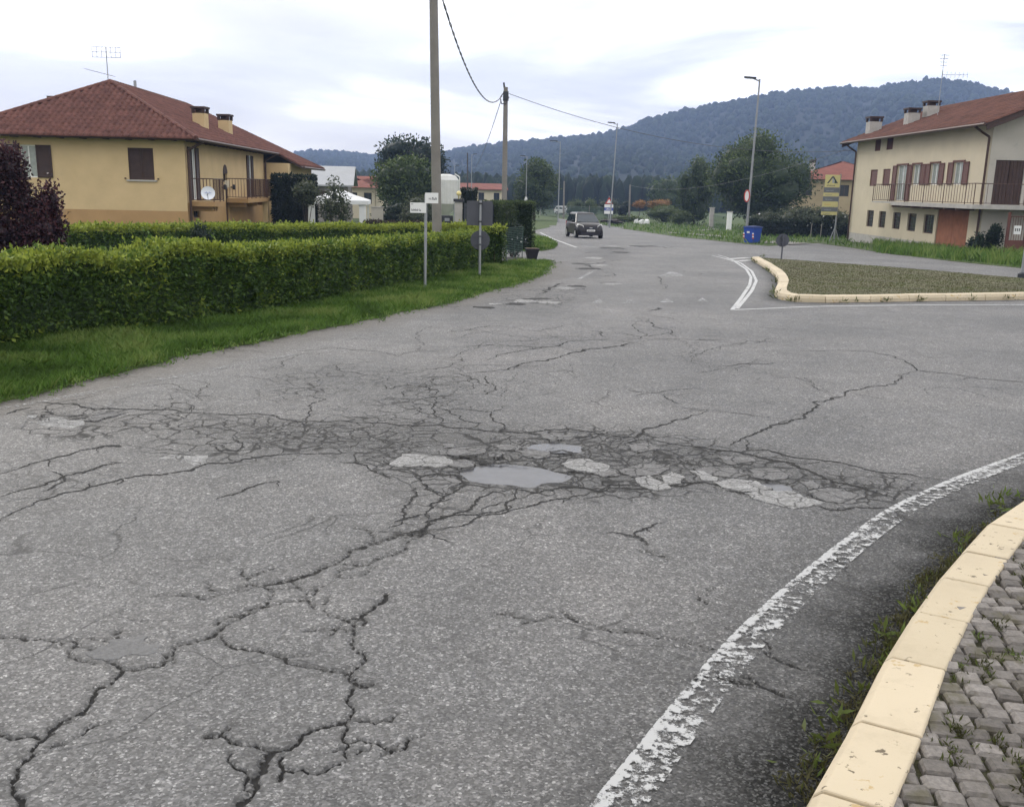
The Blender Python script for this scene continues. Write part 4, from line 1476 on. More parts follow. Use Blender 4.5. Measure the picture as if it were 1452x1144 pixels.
fi = [Vector(p) for p in path_pts([G(*p)[:2] for p in FAR_ISLAND], 0.8)]
for _ in range(2):
    for i in range(1, len(fi) - 1):
        fi[i] = (fi[i - 1] + fi[i] * 4 + fi[i + 1]) / 6
fin = []
for i in range(len(fi)):
    a, b = fi[max(0, i - 1)], fi[min(len(fi) - 1, i + 1)]
    d = (b - a).normalized()
    fin.append(fi[i] + Vector((-d.y, d.x)) * 0.24)
FI_POLY = [tuple(p) for p in fin] + [tuple(G(*p, 0.1)[:2]) for p in ISL_BACK]
isl2 = sheet('splitter_island', FI_POLY, 0.115, M['islandtop'], thick=0.25)
kerb_run(isl2, fi, [(0.0, -0.12), (0.0, 0.07), (0.03, 0.13), (0.25, 0.14), (0.25, -0.05)], -1)

# ------------------------------------------------------------------ setts
def sett_mesh(seed):
    r_ = random.Random(seed)
    bm = bmesh.new()
    g = [[None] * 4 for _ in range(4)]
    for i in range(4):
        for j in range(4):
            u, v = (i / 3 - .5), (j / 3 - .5)
            e = max(abs(u), abs(v)) > .45
            sx = 1 - 0.07 * (abs(v) > .45) * (abs(u) > .45)
            uu, vv = (u * (1 if abs(u) > .45 else 2.35), v * (1 if abs(v) > .45 else 2.35))
            x = uu * 0.089 * sx + r_.uniform(-.003, .003)
            y = vv * 0.071 * sx + r_.uniform(-.003, .003)
            z = (-0.010 if e else 0.0) + r_.uniform(-.002, .002)
            g[i][j] = bm.verts.new((x, y, z))
    for i in range(3):
        for j in range(3):
            bm.faces.new((g[i][j], g[i + 1][j], g[i + 1][j + 1], g[i][j + 1]))
    rim = [g[i][0] for i in range(4)] + [g[3][j] for j in range(1, 4)] + [g[i][3] for i in (2, 1, 0)] + [g[0][j] for j in (2, 1)]
    low = [bm.verts.new((v.co.x * 1.04, v.co.y * 1.04, -0.07)) for v in rim]
    for i in range(12):
        bm.faces.new((rim[(i + 1) % 12], rim[i], low[i], low[(i + 1) % 12]))
    me = bpy.data.meshes.new('paving_sett')
    bm.to_mesh(me)
    bm.free()
    me.materials.append(M['sett'])
    return me


SETTS = [sett_mesh(s) for s in range(7)]
tdir = Vector((0.56, 0.83)).normalized()
rdir = Vector((0.965, -0.26)).normalized()
o0 = Vector((1.1, 2.2))
cnt = 0


def proj(p):
    v = Vector(p) - EYE
    z = v.dot(FWD)
    return CX + F * v.dot(RIGHT) / z, CY - F * v.dot(UP) / z, z


ipoly = [tuple(p + (Vector((1, -0.6)).normalized() * -0.045)) for p in inner] + [(9, 5), (6, -4), (1, -4)]
sett_pts = []
for i in range(-8, 50):
    for j in range(-6, 28):
        p = o0 + tdir * (i * 0.0825) + rdir * (j * 0.094 + 0.03 * math.sin(i * 2.4)) + Vector((rs.uniform(-.005, .005), rs.uniform(-.005, .005)))
        if not in_poly(np.array(p.x), np.array(p.y), ipoly):
            continue
        u, v, z = proj((p.x, p.y, 0.1))
        if z < 0.5 or u > 1452 + 70 or v > 1144 + 70 or u < 1150:
            continue
        sett_pts.append(p)
        if cnt >= 300:
            continue
        ob = bpy.data.objects.new('paving_sett', SETTS[rs.randrange(7)])
        COL.objects.link(ob)
        ob.parent = isl
        ob.location = (p.x, p.y, gzf(p.y) + 0.112 + rs.uniform(-.006, .006))
        ob.rotation_euler = (rs.uniform(-.05, .05), rs.uniform(-.05, .05), math.atan2(rdir.y, rdir.x) + 0.10 + rs.uniform(-.07, .07) + (math.pi if rs.random() < .5 else 0))
        s_ = rs.uniform(.84, 1.04)
        ob.scale = (s_, rs.uniform(.90, 1.06), 1)
        cnt += 1
print('setts', cnt, len(sett_pts))

# ------------------------------------------------------------------ grass and weeds
HEDGE_LINE = [G(-330, 600), G(-120, 533), G(0, 497), G(150, 476), G(300, 456), G(455, 433), G(580, 408), G(690, 381)]
hb = [Vector(p[:2]) for p in HEDGE_LINE]
VERGE_STRIP = [p[:2] for p in verge_w] + [G(735, 371)[:2], G(712, 374)[:2]] + [(p[0] - 0.25, p[1] + 0.05) for p in reversed(hb)]
grass('verge_grass', 'bright green grass growing between hedge and road edge', VERGE_STRIP, 72000, 0.095, M['blade'], 0.0042)
grass('verge_grass', 'green grass wedge beyond the driveway by the tall clipped hedge', VERGE2, 6000, 0.12, M['blade'], 0.006, maxd=60)
grass('meadow_grass', 'rough green grass around the bin and the cream house', RGRASS, 30000, 0.26, M['blade'], 0.006, near_bias=True, bend=0.6, tone=-0.05, maxd=125)
grass('island_tufts', 'short dry tufts growing over the setts of the kerbed splitter island', FI_POLY, 30000, 0.022, M['moss'], 0.003, z0=0.115, bend=0.9)
ed_ = []
for q in verge_w:
    for _ in range(5):
        ed_.append((q.x + rs.gauss(0.0, .09), q.y + rs.gauss(0, .09), gzf(q.y) + .005))
_w = len(ed_)
# long grass under the right-hand house
LG = [G(1240, 359)[:2], G(1356, 370)[:2], G(1452, 380.5)[:2], G(1600, 397)[:2], (40, 47.3), (23.0, 47.3), (22.6, 60)]
grass('tall_grass', 'tall unmown grass strip along the cream house and side road', LG, 12000, 0.38, M['blade'], 0.007, near_bias=False, bend=0.35)


def weeds(name, label, pts, per, size, mat, tone=0.0, spread=0.05):
    rng = RNG
    C = np.repeat(np.array(pts, float), per, 0)
    n = len(C)
    C[:, :2] += rng.normal(size=(n, 2)) * spread
    C[:, 2] += np.abs(rng.normal(size=n)) * size * 0.3
    V, Qd = leaf_quads(C, size, rng, 1.1, 0.22)
    tint = np.clip(0.45 + tone + np.repeat(rng.normal(size=len(pts)) * 0.22, per) + rng.normal(size=n) * 0.14, 0, 1)
    o = np_mesh(name, V, Qd, mat, None, face_attrs={'tint': tint})
    return tag(o, label, 'weeds', kind='stuff')


weeds('verge_fringe', 'ragged grass fringe along the road edge of the verge', ed_, 12, 0.06, M['blade'], 0.05, spread=0.05)
wp = []
for a, b in zip(near_k[:-1], near_k[1:]):
    d = (b - a).normalized()
    for _ in range(7):
        q = a.lerp(b, rs.random()) - Vector((d.y, -d.x)) * abs(rs.gauss(0.015, 0.03))
        if mnoise.noise(Vector((q.x * 3.1, q.y * 3.1, 0))) > -0.12:
            wp.append((q.x, q.y, gzf(q.y)))
weeds('kerb_weeds', 'straggling green and brown weeds at the foot of the near cream kerb', wp, 9, 0.045, M['weed'], -0.1, spread=0.03)
lit = []
for a, b in zip(near_k[:-1], near_k[1:]):
    d = (b - a).normalized()
    for _ in range(26):
        q = a.lerp(b, rs.random()) - Vector((d.y, -d.x)) * abs(rs.gauss(0.0, 0.045))
        if mnoise.noise(Vector((q.x * 2.1, q.y * 2.1, 5))) > -0.15:
            lit.append((q.x, q.y, gzf(q.y)))
weeds('dry_litter', 'dry brown weed litter in the gutter of the near cream kerb', lit, 14, 0.028, M['moss'], -0.25, spread=0.02)
big = [G(1264, 905), G(1252, 925), G(1290, 868), G(1418, 715), G(1405, 722), G(1432, 706), G(1352, 768), G(1180, 1020), G(1165, 1060), G(1215, 985)]
weeds('kerb_weeds', 'leafy weed clumps sprouting beside the near cream kerb', [(p.x, p.y, p.z) for p in big], 16, 0.065, M['weed'], 0.15, spread=0.035)
jp = []
jpoly = [tuple(p + (Vector((1, -0.6)).normalized() * 0.05)) for p in inner] + [(9, 5), (6, -4), (1, -4)]
for p in sett_pts:
    for _ in range(3):
        q = p + Vector((rs.choice((-.053, .053)), rs.uniform(-.05, .05)))
        if mnoise.noise(Vector((q.x * 4, q.y * 4, 2.0))) > 0.0 and in_poly(np.array(q.x), np.array(q.y), jpoly):
            jp.append((q.x, q.y, gzf(q.y) + 0.10))
weeds('joint_weeds', 'small weeds and moss in the joints of the stone setts', jp, 12, 0.026, M['weed'], -0.25, spread=0.016)
ip = []
for a, b in zip(fi[:-1], fi[1:]):
    for _ in range(3):
        q = a.lerp(b, rs.random())
        if rs.random() < 0.35:
            ip.append((q.x, q.y - 0.02, gzf(q.y)))
ip += [(p.x, p.y, p.z) for p in (G(1333, 424), G(1333, 424), G(1336, 422), G(1082, 365), G(1082, 364))]
weeds('island_weeds', 'weeds along the cream kerb of the splitter island', ip, 14, 0.10, M['weed'], spread=0.05)
# PART3
# ------------------------------------------------------------------ hedges on the left
def shift(pts, dx, dy):
    return [(p[0] + dx, p[1] + dy) for p in pts]


hc = []
for i, p in enumerate(hb):
    a, b = hb[max(0, i - 1)], hb[min(len(hb) - 1, i + 1)]
    d = (b - a).normalized()
    hc.append(p + Vector((-d.y, d.x)) * 0.40)
brk = hc[5]
hedge('laurel_hedge', 'long clipped green hedge along the grass verge, nearest the road bend', [tuple(p) for p in hc[:6]], 1.04, 0.80, M['leaf_laurel'], 2300, 0.066, 0.55, wob=0.11)
h2 = [tuple(hc[5] + Vector((0.02, 0.12)))] + [tuple(p) for p in hc[6:]]
h2 = shift(h2, -0.10, 0.05)
hedge('laurel_hedge', 'clipped green hedge with the round sign post in front of it', h2, 1.0, 0.75, M['leaf_laurel'], 1500, 0.070, 0.5, wob=0.07, tone=-0.03)


def top_line(pxs, ds):
    return [tuple(at(px, 320, d)[:2]) for px, d in zip(pxs, ds)]


hedge('inner_hedge', 'clipped hedge with yellow-green top inside the garden before the yellow house', top_line((-60, 85, 250, 400, 520, 606), (21.5, 24, 27, 30.5, 33.5, 35.5)), 1.02, 0.8, M['leaf_laurel'], 950, 0.085, 0.75, wob=0.05)
hedge('inner_hedge', 'short yellow-green hedge right behind the concrete pole', top_line((612, 655, 702), (31.5, 30.4, 28.6)), 1.16, 0.8, M['leaf_laurel'], 1100, 0.08, 0.9, wob=0.05, tone=0.08)
hedge('low_hedge', 'low dark brown hedge at the foot of the yellow house', top_line((268, 330, 405), (37.5, 40.5, 45)), 0.78, 0.6, M['leaf_brown'], 420, 0.10, 0.1, wob=0.03, shoots=False)
hedge('low_hedge', 'low brown clipped hedge in the garden beyond the white gazebo', top_line((523, 560, 607), (47, 46, 45)), 0.98, 0.7, M['leaf_brown'], 380, 0.11, 0.1, wob=0.03, shoots=False)
hedge('tall_hedge', 'tall square black-green hedge beside the yellow house wing', top_line((392, 416, 446), (55, 55, 55)), 3.3, 1.2, M['leaf_dark'], 240, 0.16, 0.1, wob=0.05, shoots=False, tone=-0.15)
hedge('tall_hedge', 'tall clipped dark block hedge at the driveway corner', [(0.36, 40.6), (-0.55, 44.0), (-1.5, 47.5)], 2.0, 0.95, M['leaf_green'], 800, 0.085, 0.15, wob=0.03, shoots=False)
hedge('tall_hedge', 'dark clipped hedge column behind the lamp pillar', top_line((657, 664, 673), (49, 49, 49)), 2.66, 0.7, M['leaf_dark'], 330, 0.11, 0.1, wob=0.03, shoots=False, tone=-0.1)

# ------------------------------------------------------------------ purple plum
p = ground_at(8, 19.0)
r = thing('plum_shrub', 'dark purple-leaved shrub standing behind the long hedge', 'shrub', p)
bl = []
for px, top, w_, d in ((-40, 200, 0.8, 19), (2, 206, 0.60, 19), (14, 215, 0.45, 18.8), (32, 262, 0.5, 18.8), (62, 262, 0.30, 18.9), (74, 262, 0.26, 18.9), (50, 300, 0.55, 18.8), (10, 300, 0.85, 19), (66, 300, 0.36, 18.7), (-30, 290, 0.9, 19.2), (40, 330, 0.8, 19), (-10, 350, 0.9, 19)):
    zt = at(px, top, d).z
    q = at(px, top, d)
    hh = 0.36 if top < 290 else 0.42
    bl.append((q.x, q.y, zt - hh, w_ * 0.5, w_ * 0.5, hh))
    if top < 270:
        bl.append((q.x * 0.995, q.y, zt - hh * 2.2, w_ * 0.55, w_ * 0.5, hh))
foliage('crown', M['leaf_plum'], r, bl, 15000, 0.085, core=0.62, spread=0.26)
mb = MB()
for b in bl[::2]:
    mb.bar((p.x, p.y, p.z - .05), b[:3], 0.03, 5, 0.008)
    mb.bar(b[:3], (b[0] + random.uniform(-.08, .08), b[1], b[2] + b[5] * 1.25), 0.01, 4, 0.004)
mb.build('stem', M['bark'], r)
bush('dark_shrub', 'small dark shrub growing in the inner garden hedge', 287, 26.6, 312, 0.75, M['leaf_dark'], 1800, 0.07, lobes=6)


# ------------------------------------------------------------------ building helpers
def wall(fr, L0, L1, z0, z1, ops, mat, root, name='wall', depth=0.16, n0=0.0):
    """wall face with real openings and their reveals"""
    ss = sorted({L0, L1, *[o[0] for o in ops], *[o[1] for o in ops]})
    zs = sorted({z0, z1, *[o[2] for o in ops], *[o[3] for o in ops]})
    mb = MB(fr)
    for a, b in zip(ss[:-1], ss[1:]):
        for c, d in zip(zs[:-1], zs[1:]):
            if any(o[0] <= (a + b) / 2 <= o[1] and o[2] <= (c + d) / 2 <= o[3] for o in ops):
                continue
            mb.add([(a, n0, c), (b, n0, c), (b, n0, d), (a, n0, d)], [(0, 3, 2, 1)])
    for (a, b, c, d) in ops:
        mb.add([(a, n0, c), (b, n0, c), (b, n0, d), (a, n0, d), (a, n0 - depth, c), (b, n0 - depth, c), (b, n0 - depth, d), (a, n0 - depth, d)],
               [(0, 1, 5, 4), (1, 2, 6, 5), (2, 3, 7, 6), (3, 0, 4, 7)])
    return mb.build(name, mat, root)


def window(fr, root, a, b, c, d, depth=0.14, frame=M['white'], pane=M['glass'], n0=0.0, mull=1, name='window'):
    f = 0.055
    mb = MB(fr)
    n1 = n0 - depth
    mb.box((a, n1, c), (b, n1 + 0.05, c + f)); mb.box((a, n1, d - f), (b, n1 + 0.05, d))
    mb.box((a, n1, c + f), (a + f, n1 + 0.05, d - f)); mb.box((b - f, n1, c + f), (b, n1 + 0.05, d - f))
    for k in range(mull):
        x = a + (b - a) * (k + 1) / (mull + 1)
        mb.box((x - f * .5, n1, c + f), (x + f * .5, n1 + 0.05, d - f))
    w_ = mb.build(name, frame, root)
    MB(fr).box((a + f * .5, n1 + 0.005, c + f * .5), (b - f * .5, n1 + 0.022, d - f * .5)).build('pane', pane, w_)
    return w_


def shutter(fr, root, a, b, c, d, n0, mat, name='shutter', slat=0.09):
    """louvred leaf: frame with slats"""
    mb = MB(fr)
    f = 0.06
    mb.box((a, n0, c), (b, n0 + 0.035, c + f)); mb.box((a, n0, d - f), (b, n0 + 0.035, d))
    mb.box((a, n0, c + f), (a + f, n0 + 0.035, d - f)); mb.box((b - f, n0, c + f), (b, n0 + 0.035, d - f))
    z = c + f
    while z < d - f - 0.01:
        z1 = min(z + slat, d - f)
        mb.add([(a + f, n0 + 0.030, z), (b - f, n0 + 0.030, z), (b - f, n0 + 0.004, z1), (a + f, n0 + 0.004, z1)], [(0, 3, 2, 1)])
        z += slat
    mb.box((a + f, n0 + 0.001, c + f), (b - f, n0 + 0.003, d - f))
    return mb.build(name, mat, root)


def tile_plane(root, poly, mat, name='roof_tiles', w=0.27, l=0.38, h=0.09):
    """rows of curved clay tiles over a planar roof polygon; poly[0]->poly[1] runs along the eave"""
    P = [Vector(p) for p in poly]
    e = (P[1] - P[0]).normalized()
    nrm = Vector((0, 0, 0))
    for i in range(1, len(P) - 1):
        nrm += (P[i] - P[0]).cross(P[i + 1] - P[0])
    nrm.normalize()
    if nrm.z < 0:
        nrm = -nrm
    u = nrm.cross(e).normalized()
    if u.z < 0:
        u = -u
    uv = [((p - P[0]).dot(e), (p - P[0]).dot(u)) for p in P]
    su = [q[0] for q in uv]; sv_ = [q[1] for q in uv]
    I, J = np.meshgrid(np.arange(int(min(su) / w) - 1, int(max(su) / w) + 2), np.arange(int(min(sv_) / l) - 1, int(max(sv_) / l) + 2), indexing='ij')
    cu_, cv_ = (I.ravel() + 0.5) * w, (J.ravel() + 0.5) * l
    ok = in_poly(cu_, cv_, uv)
    I, J = I.ravel()[ok], J.ravel()[ok]
    n = len(I)
    prof = [(0.0, 0.0), (0.10, 0.55), (0.30, 1.0), (0.50, 0.80), (0.66, 0.12), (1.0, 0.0)]
    k = len(prof)
    dj = RNG.uniform(-.012, .012, n)
    dh = RNG.uniform(-.006, .008, n)
    V = np.zeros((n, 2 * k + 2, 3))
    o_ = np.array(P[0]); e_ = np.array(e); u_ = np.array(u); n_ = np.array(nrm)
    for a, (x, z) in enumerate(prof):
        lo = o_ + np.outer((I + x) * w, e_) + np.outer(J * l - 0.03 + dj, u_) + np.outer(z * h + 0.030 + dh, n_)
        hi = o_ + np.outer((I + x) * w, e_) + np.outer((J + 1) * l + dj, u_) + np.outer(z * h + 0.004 + dh * 0, n_)
        V[:, a], V[:, k + a] = lo, hi
    V[:, 2 * k] = V[:, 0] - n_ * 0.03
    V[:, 2 * k + 1] = V[:, k - 1] - n_ * 0.03
    base = (np.arange(n) * (2 * k + 2))[:, None]
    fq = np.array([(a, a + 1, k + a + 1, k + a) for a in range(k - 1)])
    Qs = (base[:, :, None] + fq[None]).reshape(-1, 4)
    ends = (base + np.array([[2 * k, 2 * k + 1, 5, 0]])).reshape(-1, 4)
    ends2 = (base + np.array([[0, 5, 4, 2]])).reshape(-1, 4)
    ob = np_mesh(name, V.reshape(-1, 3), np.concatenate([Qs, ends, ends2]), mat, root, smooth=False)
    ob['kind'] = 'stuff'
    # deck under the tiles
    mb = MB()
    mb.prism([tuple(p) for p in P], tuple(-nrm * 0.10))
    mb.build('roof_deck', M['brown'], root)
    return nrm


def hit_plane(px, py, P0, nrm):
    d = ray(px, py)
    return EYE + d * ((Vector(P0) - EYE).dot(nrm) / d.dot(nrm))


def chimney(root, p, w, h, wallmat, drop=0.8, ang=0.0):
    fr = Fr((p.x, p.y, p.z), (math.cos(ang), math.sin(ang)))
    mb = MB(fr)
    mb.box((-w / 2, -w / 2, -drop), (w / 2, w / 2, h * 0.68))
    c = mb.build('chimney', wallmat, root)
    mb = MB(fr)
    q = w / 2 + 0.03
    for sx in (-1, 1):
        for sy in (-1, 1):
            mb.box((sx * q, sy * q, h * 0.68 + .004), (sx * (q - 0.13), sy * (q - 0.13), h * 0.90))
    mb.box((-q - .04, -q - .04, h * 0.90 + .002), (q + .04, q + .04, h))
    mb.box((-q * .5, -q * .5, h * .68 + .004), (q * .5, q * .5, h * .90))
    mb.build('chimney_cap', M['brown'], c)
    return c


def railing(fr, root, pts, h, mat, step=0.13, r=0.011, z0=0.0):
    mb = MB(fr)
    for a, b in zip(pts[:-1], pts[1:]):
        a, b = Vector((*a, z0)), Vector((*b, z0))
        L = (b - a).length
        for zz_, rr_ in ((h, 0.022), (0.08, 0.015)):
            mb.bar(a + Vector((0, 0, zz_)), b + Vector((0, 0, zz_)), rr_, 5)
        k = max(2, int(L / step))
        for i in range(k + 1):
            q = a.lerp(b, i / k)
            mb.bar(q + Vector((0, 0, 0.0 if i % 8 == 0 else .08)), q + Vector((0, 0, h)), r if i % 8 else r * 1.8, 4)
    return mb.build('railing', mat, root)


# ------------------------------------------------------------------ yellow house
C0 = at(264, 256, 42.0)
base = gzf(42.0)
C0 = Vector((C0.x, C0.y, base))
ES = Fr(C0, (-0.06, 1), (1, 0.06))
FS = Fr(C0, (-1, -0.06), (0.06, -1))
yh = thing('yellow_house', 'yellow plastered house with red tiled hip roof and brown shutters behind the hedges', 'house', C0)
ZE = 3.43 - base
SL = 2.68 / 5.2


def zr(n):
    return ZE + (0.7 - n) * SL


zp = FS.hit(170, 298)[1]
WT = zr(0) - 0.12
wins = []
a, z1 = FS.hit(180.5, 209.5); b, z0 = FS.hit(219.5, 255.5)
w1 = (min(a, b), max(a, b), z0, z1)
a, z1 = FS.hit(27, 205); b, z0 = FS.hit(54, 252)
w2 = (min(a, b), max(a, b), z0, z1)
a, z1 = FS.hit(36, 296); b, z0 = FS.hit(60, 304)
w3 = (min(a, b), max(a, b), zp + .02, zp + 0.38)
wall(FS, 0, 9.0, zp, WT, [w1, w2, w3], M['yellow'], yh)
wall(FS, -0.02, 9.02, -0.6, zp, [], M['ochre'], yh, 'plinth', n0=0.02)
window(FS, yh, *w2, mull=1, pane=M['curtain'])
window(FS, yh, *w3, frame=M['brown'])
# closed pair of shutters and one open leaf
mid_ = (w1[0] + w1[1]) / 2
shutter(FS, yh, w1[0], mid_ - .004, w1[2], w1[3], -0.06, M['brown'])
shutter(FS, yh, mid_ + .004, w1[1], w1[2], w1[3], -0.06, M['brown'])
sw = (FS.hit(53, 228)[0] - FS.hit(75, 228)[0])
shutter(FS, yh, w2[0] - abs(sw), w2[0] - .01, w2[2], w2[3], 0.02, M['brown'])
shutter(FS, yh, w2[1] + .01, w2[1] + abs(sw), w2[2], w2[3], 0.02, M['brown'])
MB(FS).box((w1[0] - .1, 0.003, w1[2] - .07), (w1[1] + .1, 0.07, w1[2] - .003)).build('window_sill', M['concrete'], yh)
for s_ in (w1[0] - .16, w1[1] + .16):
    MB(FS).box((s_ - .03, 0.003, w1[2] + .02), (s_ + .03, 0.06, w1[2] + .08)).build('shutter_catch', M['brown'], yh)
# east side
ops = []


def eop(x0, y0, x1, y1, off=0.0):
    a, zt = ES.hit(x0, y0, off); b, zb = ES.hit(x1, y1, off)
    return (min(a, b), max(a, b), min(zt, zb), max(zt, zb))


zb1 = ES.hit(290, 287.5, 1.0)[1]
d1 = eop(270, 214, 279, 284); d1 = (d1[0], d1[1], zb1 + .06, zb1 + 2.35)
d2 = eop(351.5, 222, 357, 281); d2 = (d2[0], d2[1], zb1 + .06, zb1 + 2.35)
ar = eop(316, 246, 322.5, 258)
dr = eop(319.5, 268, 325.5, 311); dr = (dr[0], dr[1], -0.05, dr[3])
bw = eop(274, 297, 283, 308)
zpe = ES.hit(345, 283)[1]
wall(ES, 0, 16.9, zpe, WT, [d1, d2, ar, (dr[0], dr[1], zpe, dr[3])], M['yellow'], yh)
wall(ES, 0.0, 16.9, -0.6, zpe, [bw, (dr[0], dr[1], -0.05, zpe)], M['ochre'], yh, 'plinth', n0=0.004)
for d_ in (d1, d2):
    window(ES, yh, *d_, 0.05, pane=M['curtain'], mull=1, name='balcony_door')
    lw = max(0.5, (d_[1] - d_[0]) * .95)
    shutter(ES, yh, d_[0] - lw, d_[0] - .01, d_[2], d_[3], 0.02, M['brown'])
    shutter(ES, yh, d_[1] + .01, d_[1] + lw, d_[2], d_[3], 0.02, M['brown'])
window(ES, yh, *ar, frame=M['brown'], mull=0)
mb = MB(ES)
cx_ = (ar[0] + ar[1]) / 2; rw = (ar[1] - ar[0]) / 2
mb.prism([(cx_ + rw * math.cos(t), 0.004, ar[3] + rw * math.sin(t)) for t in np.linspace(0, math.pi, 9)], (0, 0.02, 0)).build('arch_head', M['brown'], yh)
MB(ES).box((dr[0], -0.12, -0.05), (dr[1], -0.08, dr[3])).build('door', M['brown'], yh)
window(ES, yh, *bw, frame=M['brown'], n0=0.004)
for s_ in (dr[0] - 0.75, dr[1] + 0.55):
    q = ES(s_, 0.0, dr[3] + 0.1)
    mb = MB(ES)
    mb.box((s_ - .03, 0.005, dr[3] + .05), (s_ + .03, 0.12, dr[3] + .11)); mb.lathe((s_, 0.17, dr[3] - .04), [(0.05, 0), (0.09, .04), (0.08, .22), (0.02, .27)], 8)
    mb.build('wall_lamp', M['darkmetal'], yh)
MB(ES).box((dr[0] - .1, 0.005, dr[3] + .06), (dr[1] + .15, 0.04, dr[3] + .42)).build('house_plate', M['cream'], yh)


def balcony(s0, s1, n1, zf, post):
    bal = MB(ES).box((s0, 0.005, zf - .20), (s1, n1, zf)).build('balcony', M['ochre'], yh)
    railing(ES, bal, [(s0 + .03, 0.03), (s0 + .03, n1 - .04), (s1 - .03, n1 - .04), (s1 - .03, 0.03)], 1.0, M['brownmetal'], z0=zf)
    for s_ in np.linspace(s0 + .5, s1 - .5, 3):
        MB(ES).box((s_ - .08, 0.006, zf - .42), (s_ + .08, n1 * .8, zf - .203)).build('bracket', M['ochre'], bal)
    if post:
        MB(ES).box((s1 - 1.1, n1 - .35, -0.3), (s1 - .75, n1 - .05, zf - .203)).build('post', M['yellow'], bal)


sb1 = ES.hit(319, 288, 1.1)[0]
balcony(0.35, sb1, 1.1, zb1, False)
sb2a, sb2b = ES.hit(352, 283, 1.1)[0], ES.hit(386, 283, 1.1)[0]
balcony(sb2a, sb2b, 1.1, zb1 + .05, True)
# roof
E0, E1 = ES(-0.7, 0.7, ZE), ES(17.7, 0.7, ZE)
AP = ES(4.5, -4.5, zr(-4.5))
RE = ES(17.0, -4.5, zr(-4.5))
EW0, EW1 = ES(17.7, 2.2, zr(2.2)), ES(27.0, 2.2, zr(2.2))
WL0, WL1 = ES(-0.7, -9.7, ZE), ES(27.0, -9.7, ZE)
nE = tile_plane(yh, [E0, E1, EW0, EW1, RE, AP], M['tile'])
tile_plane(yh, [WL0, E0, AP], M['tile'])
tile_plane(yh, [WL1, WL0, AP, RE], M['tile'])
tile_plane(yh, [EW1, WL1, RE], M['tile'])
mb = MB()
for a, b in ((E0, AP), (WL0, AP), (AP, RE), (EW1, RE)):
    L = (b - a).length
    k = int(L / 0.38)
    for i in range(k):
        mb.bar(a.lerp(b, i / k) + Vector((0, 0, .03)), a.lerp(b, (i + 1.1) / k) + Vector((0, 0, .045)), 0.115, 7, 0.09)
mb.build('ridge_tiles', M['tile'], yh)
# wing behind, closing walls
MB(ES).box((16.92, -9.0, -0.6), (26.3, 1.45, zr(1.45) - .2)).build('wing_wall', M['yellow'], yh)
MB(ES).box((0.4, -8.98, -0.6), (16.88, -0.35, WT - 0.02)).build('inner_walls', M['yellow'], yh)
for fr_r, ss_ in ((ES, np.arange(0.2, 16.8, 0.8)), (FS, np.arange(0.3, 8.8, 0.95))):
    for s_ in ss_:
        MB(fr_r).box((s_, 0.0, ZE - .10), (s_ + .10, 0.60, ZE - .005)).build('rafter_end', M['brown'], yh)
# gutters and downpipes
mb = MB()
up = Vector((0, 0, -0.03))
mb.bar(ES(-0.78, 0.78, ZE - .03), ES(17.7, 0.78, ZE - .03), 0.07, 7)
mb.bar(ES(17.75, 2.28, zr(2.2) - .03), ES(27.0, 2.28, zr(2.2) - .03), 0.07, 7)
mb.path([ES(0.1, 0.78, ZE - .1), ES(0.1, 0.12, ZE - .45), ES(0.1, 0.12, -0.3)], 0.06)
mb.path([ES(16.8, 0.78, ZE - .1), ES(16.8, 0.12, ZE - .45), ES(16.8, 0.12, -0.3)], 0.06)
mb.build('gutter', M['gutter'], yh)
for px, py in ((285, 181), (320, 189)):
    q = hit_plane(px, py, E0, nE)
    chimney(yh, q, 0.58, 0.98, M['yellow'], ang=-0.06)
q = ES(6.0, -7.6, zr(-4.5) - 3.1 * SL)
chimney(yh, q, 0.55, 1.0, M['tile'])
mb = MB(); q = hit_plane(192, 127, E0, nE); mb.bar(q, q + Vector((0, 0, .42)), 0.07, 6); mb.build('vent_pipe', M['galv'], yh)
# aerial
an = MB()
top = AP + Vector((-0.1, 0, 1.55))
an.bar(AP + Vector((-0.1, 0, 0)), top, 0.022, 5)
for dz in (0.0, -0.22, -0.45):
    an.bar(top + Vector((-.68, 0, dz)), top + Vector((.68, 0, dz)), 0.011, 4)
for dx in np.linspace(-.66, .66, 7):
    an.bar(top + Vector((dx, 0, -.47)), top + Vector((dx, 0, 0.02)), 0.010, 4)
an.bar(top + Vector((-.95, -.1, -1.0)), top + Vector((.25, .05, -1.28)), 0.012, 4)
for t in np.linspace(0, 1, 6):
    q = (top + Vector((-.95, -.1, -1.0))).lerp(top + Vector((.25, .05, -1.28)), t)
    an.bar(q + Vector((0, -.2, 0)), q + Vector((0, .2, 0)), 0.008, 4)
an.build('aerial', M['galv'], yh)
# satellite dish on the balcony rail
sc_, zc_ = ES.hit(296, 274, 1.25)
q = ES(sc_, 1.22, zc_)
dirv = (Vector((0.25, -1, 0.25))).normalized()
mb = MB()
u1 = dirv.cross(Vector((0, 0, 1))).normalized(); u2 = u1.cross(dirv)
vs, fs = [q - dirv * 0.06], []
for rr_, dd in ((0.12, -.05), (0.22, -.02), (0.29, 0.02)):
    for i in range(18):
        t = 2 * math.pi * i / 18
        vs.append(q + (u1 * math.cos(t) + u2 * math.sin(t)) * rr_ + dirv * dd)
fs += [(0, 1 + i, 1 + (i + 1) % 18) for i in range(18)]
for j in range(2):
    fs += [(1 + j * 18 + i, 1 + (j + 1) * 18 + i, 1 + (j + 1) * 18 + (i + 1) % 18, 1 + j * 18 + (i + 1) % 18) for i in range(18)]
mb.add(vs, fs); dsh = mb.build('satellite_dish', M['dish'], yh, smooth=True)
mb = MB()
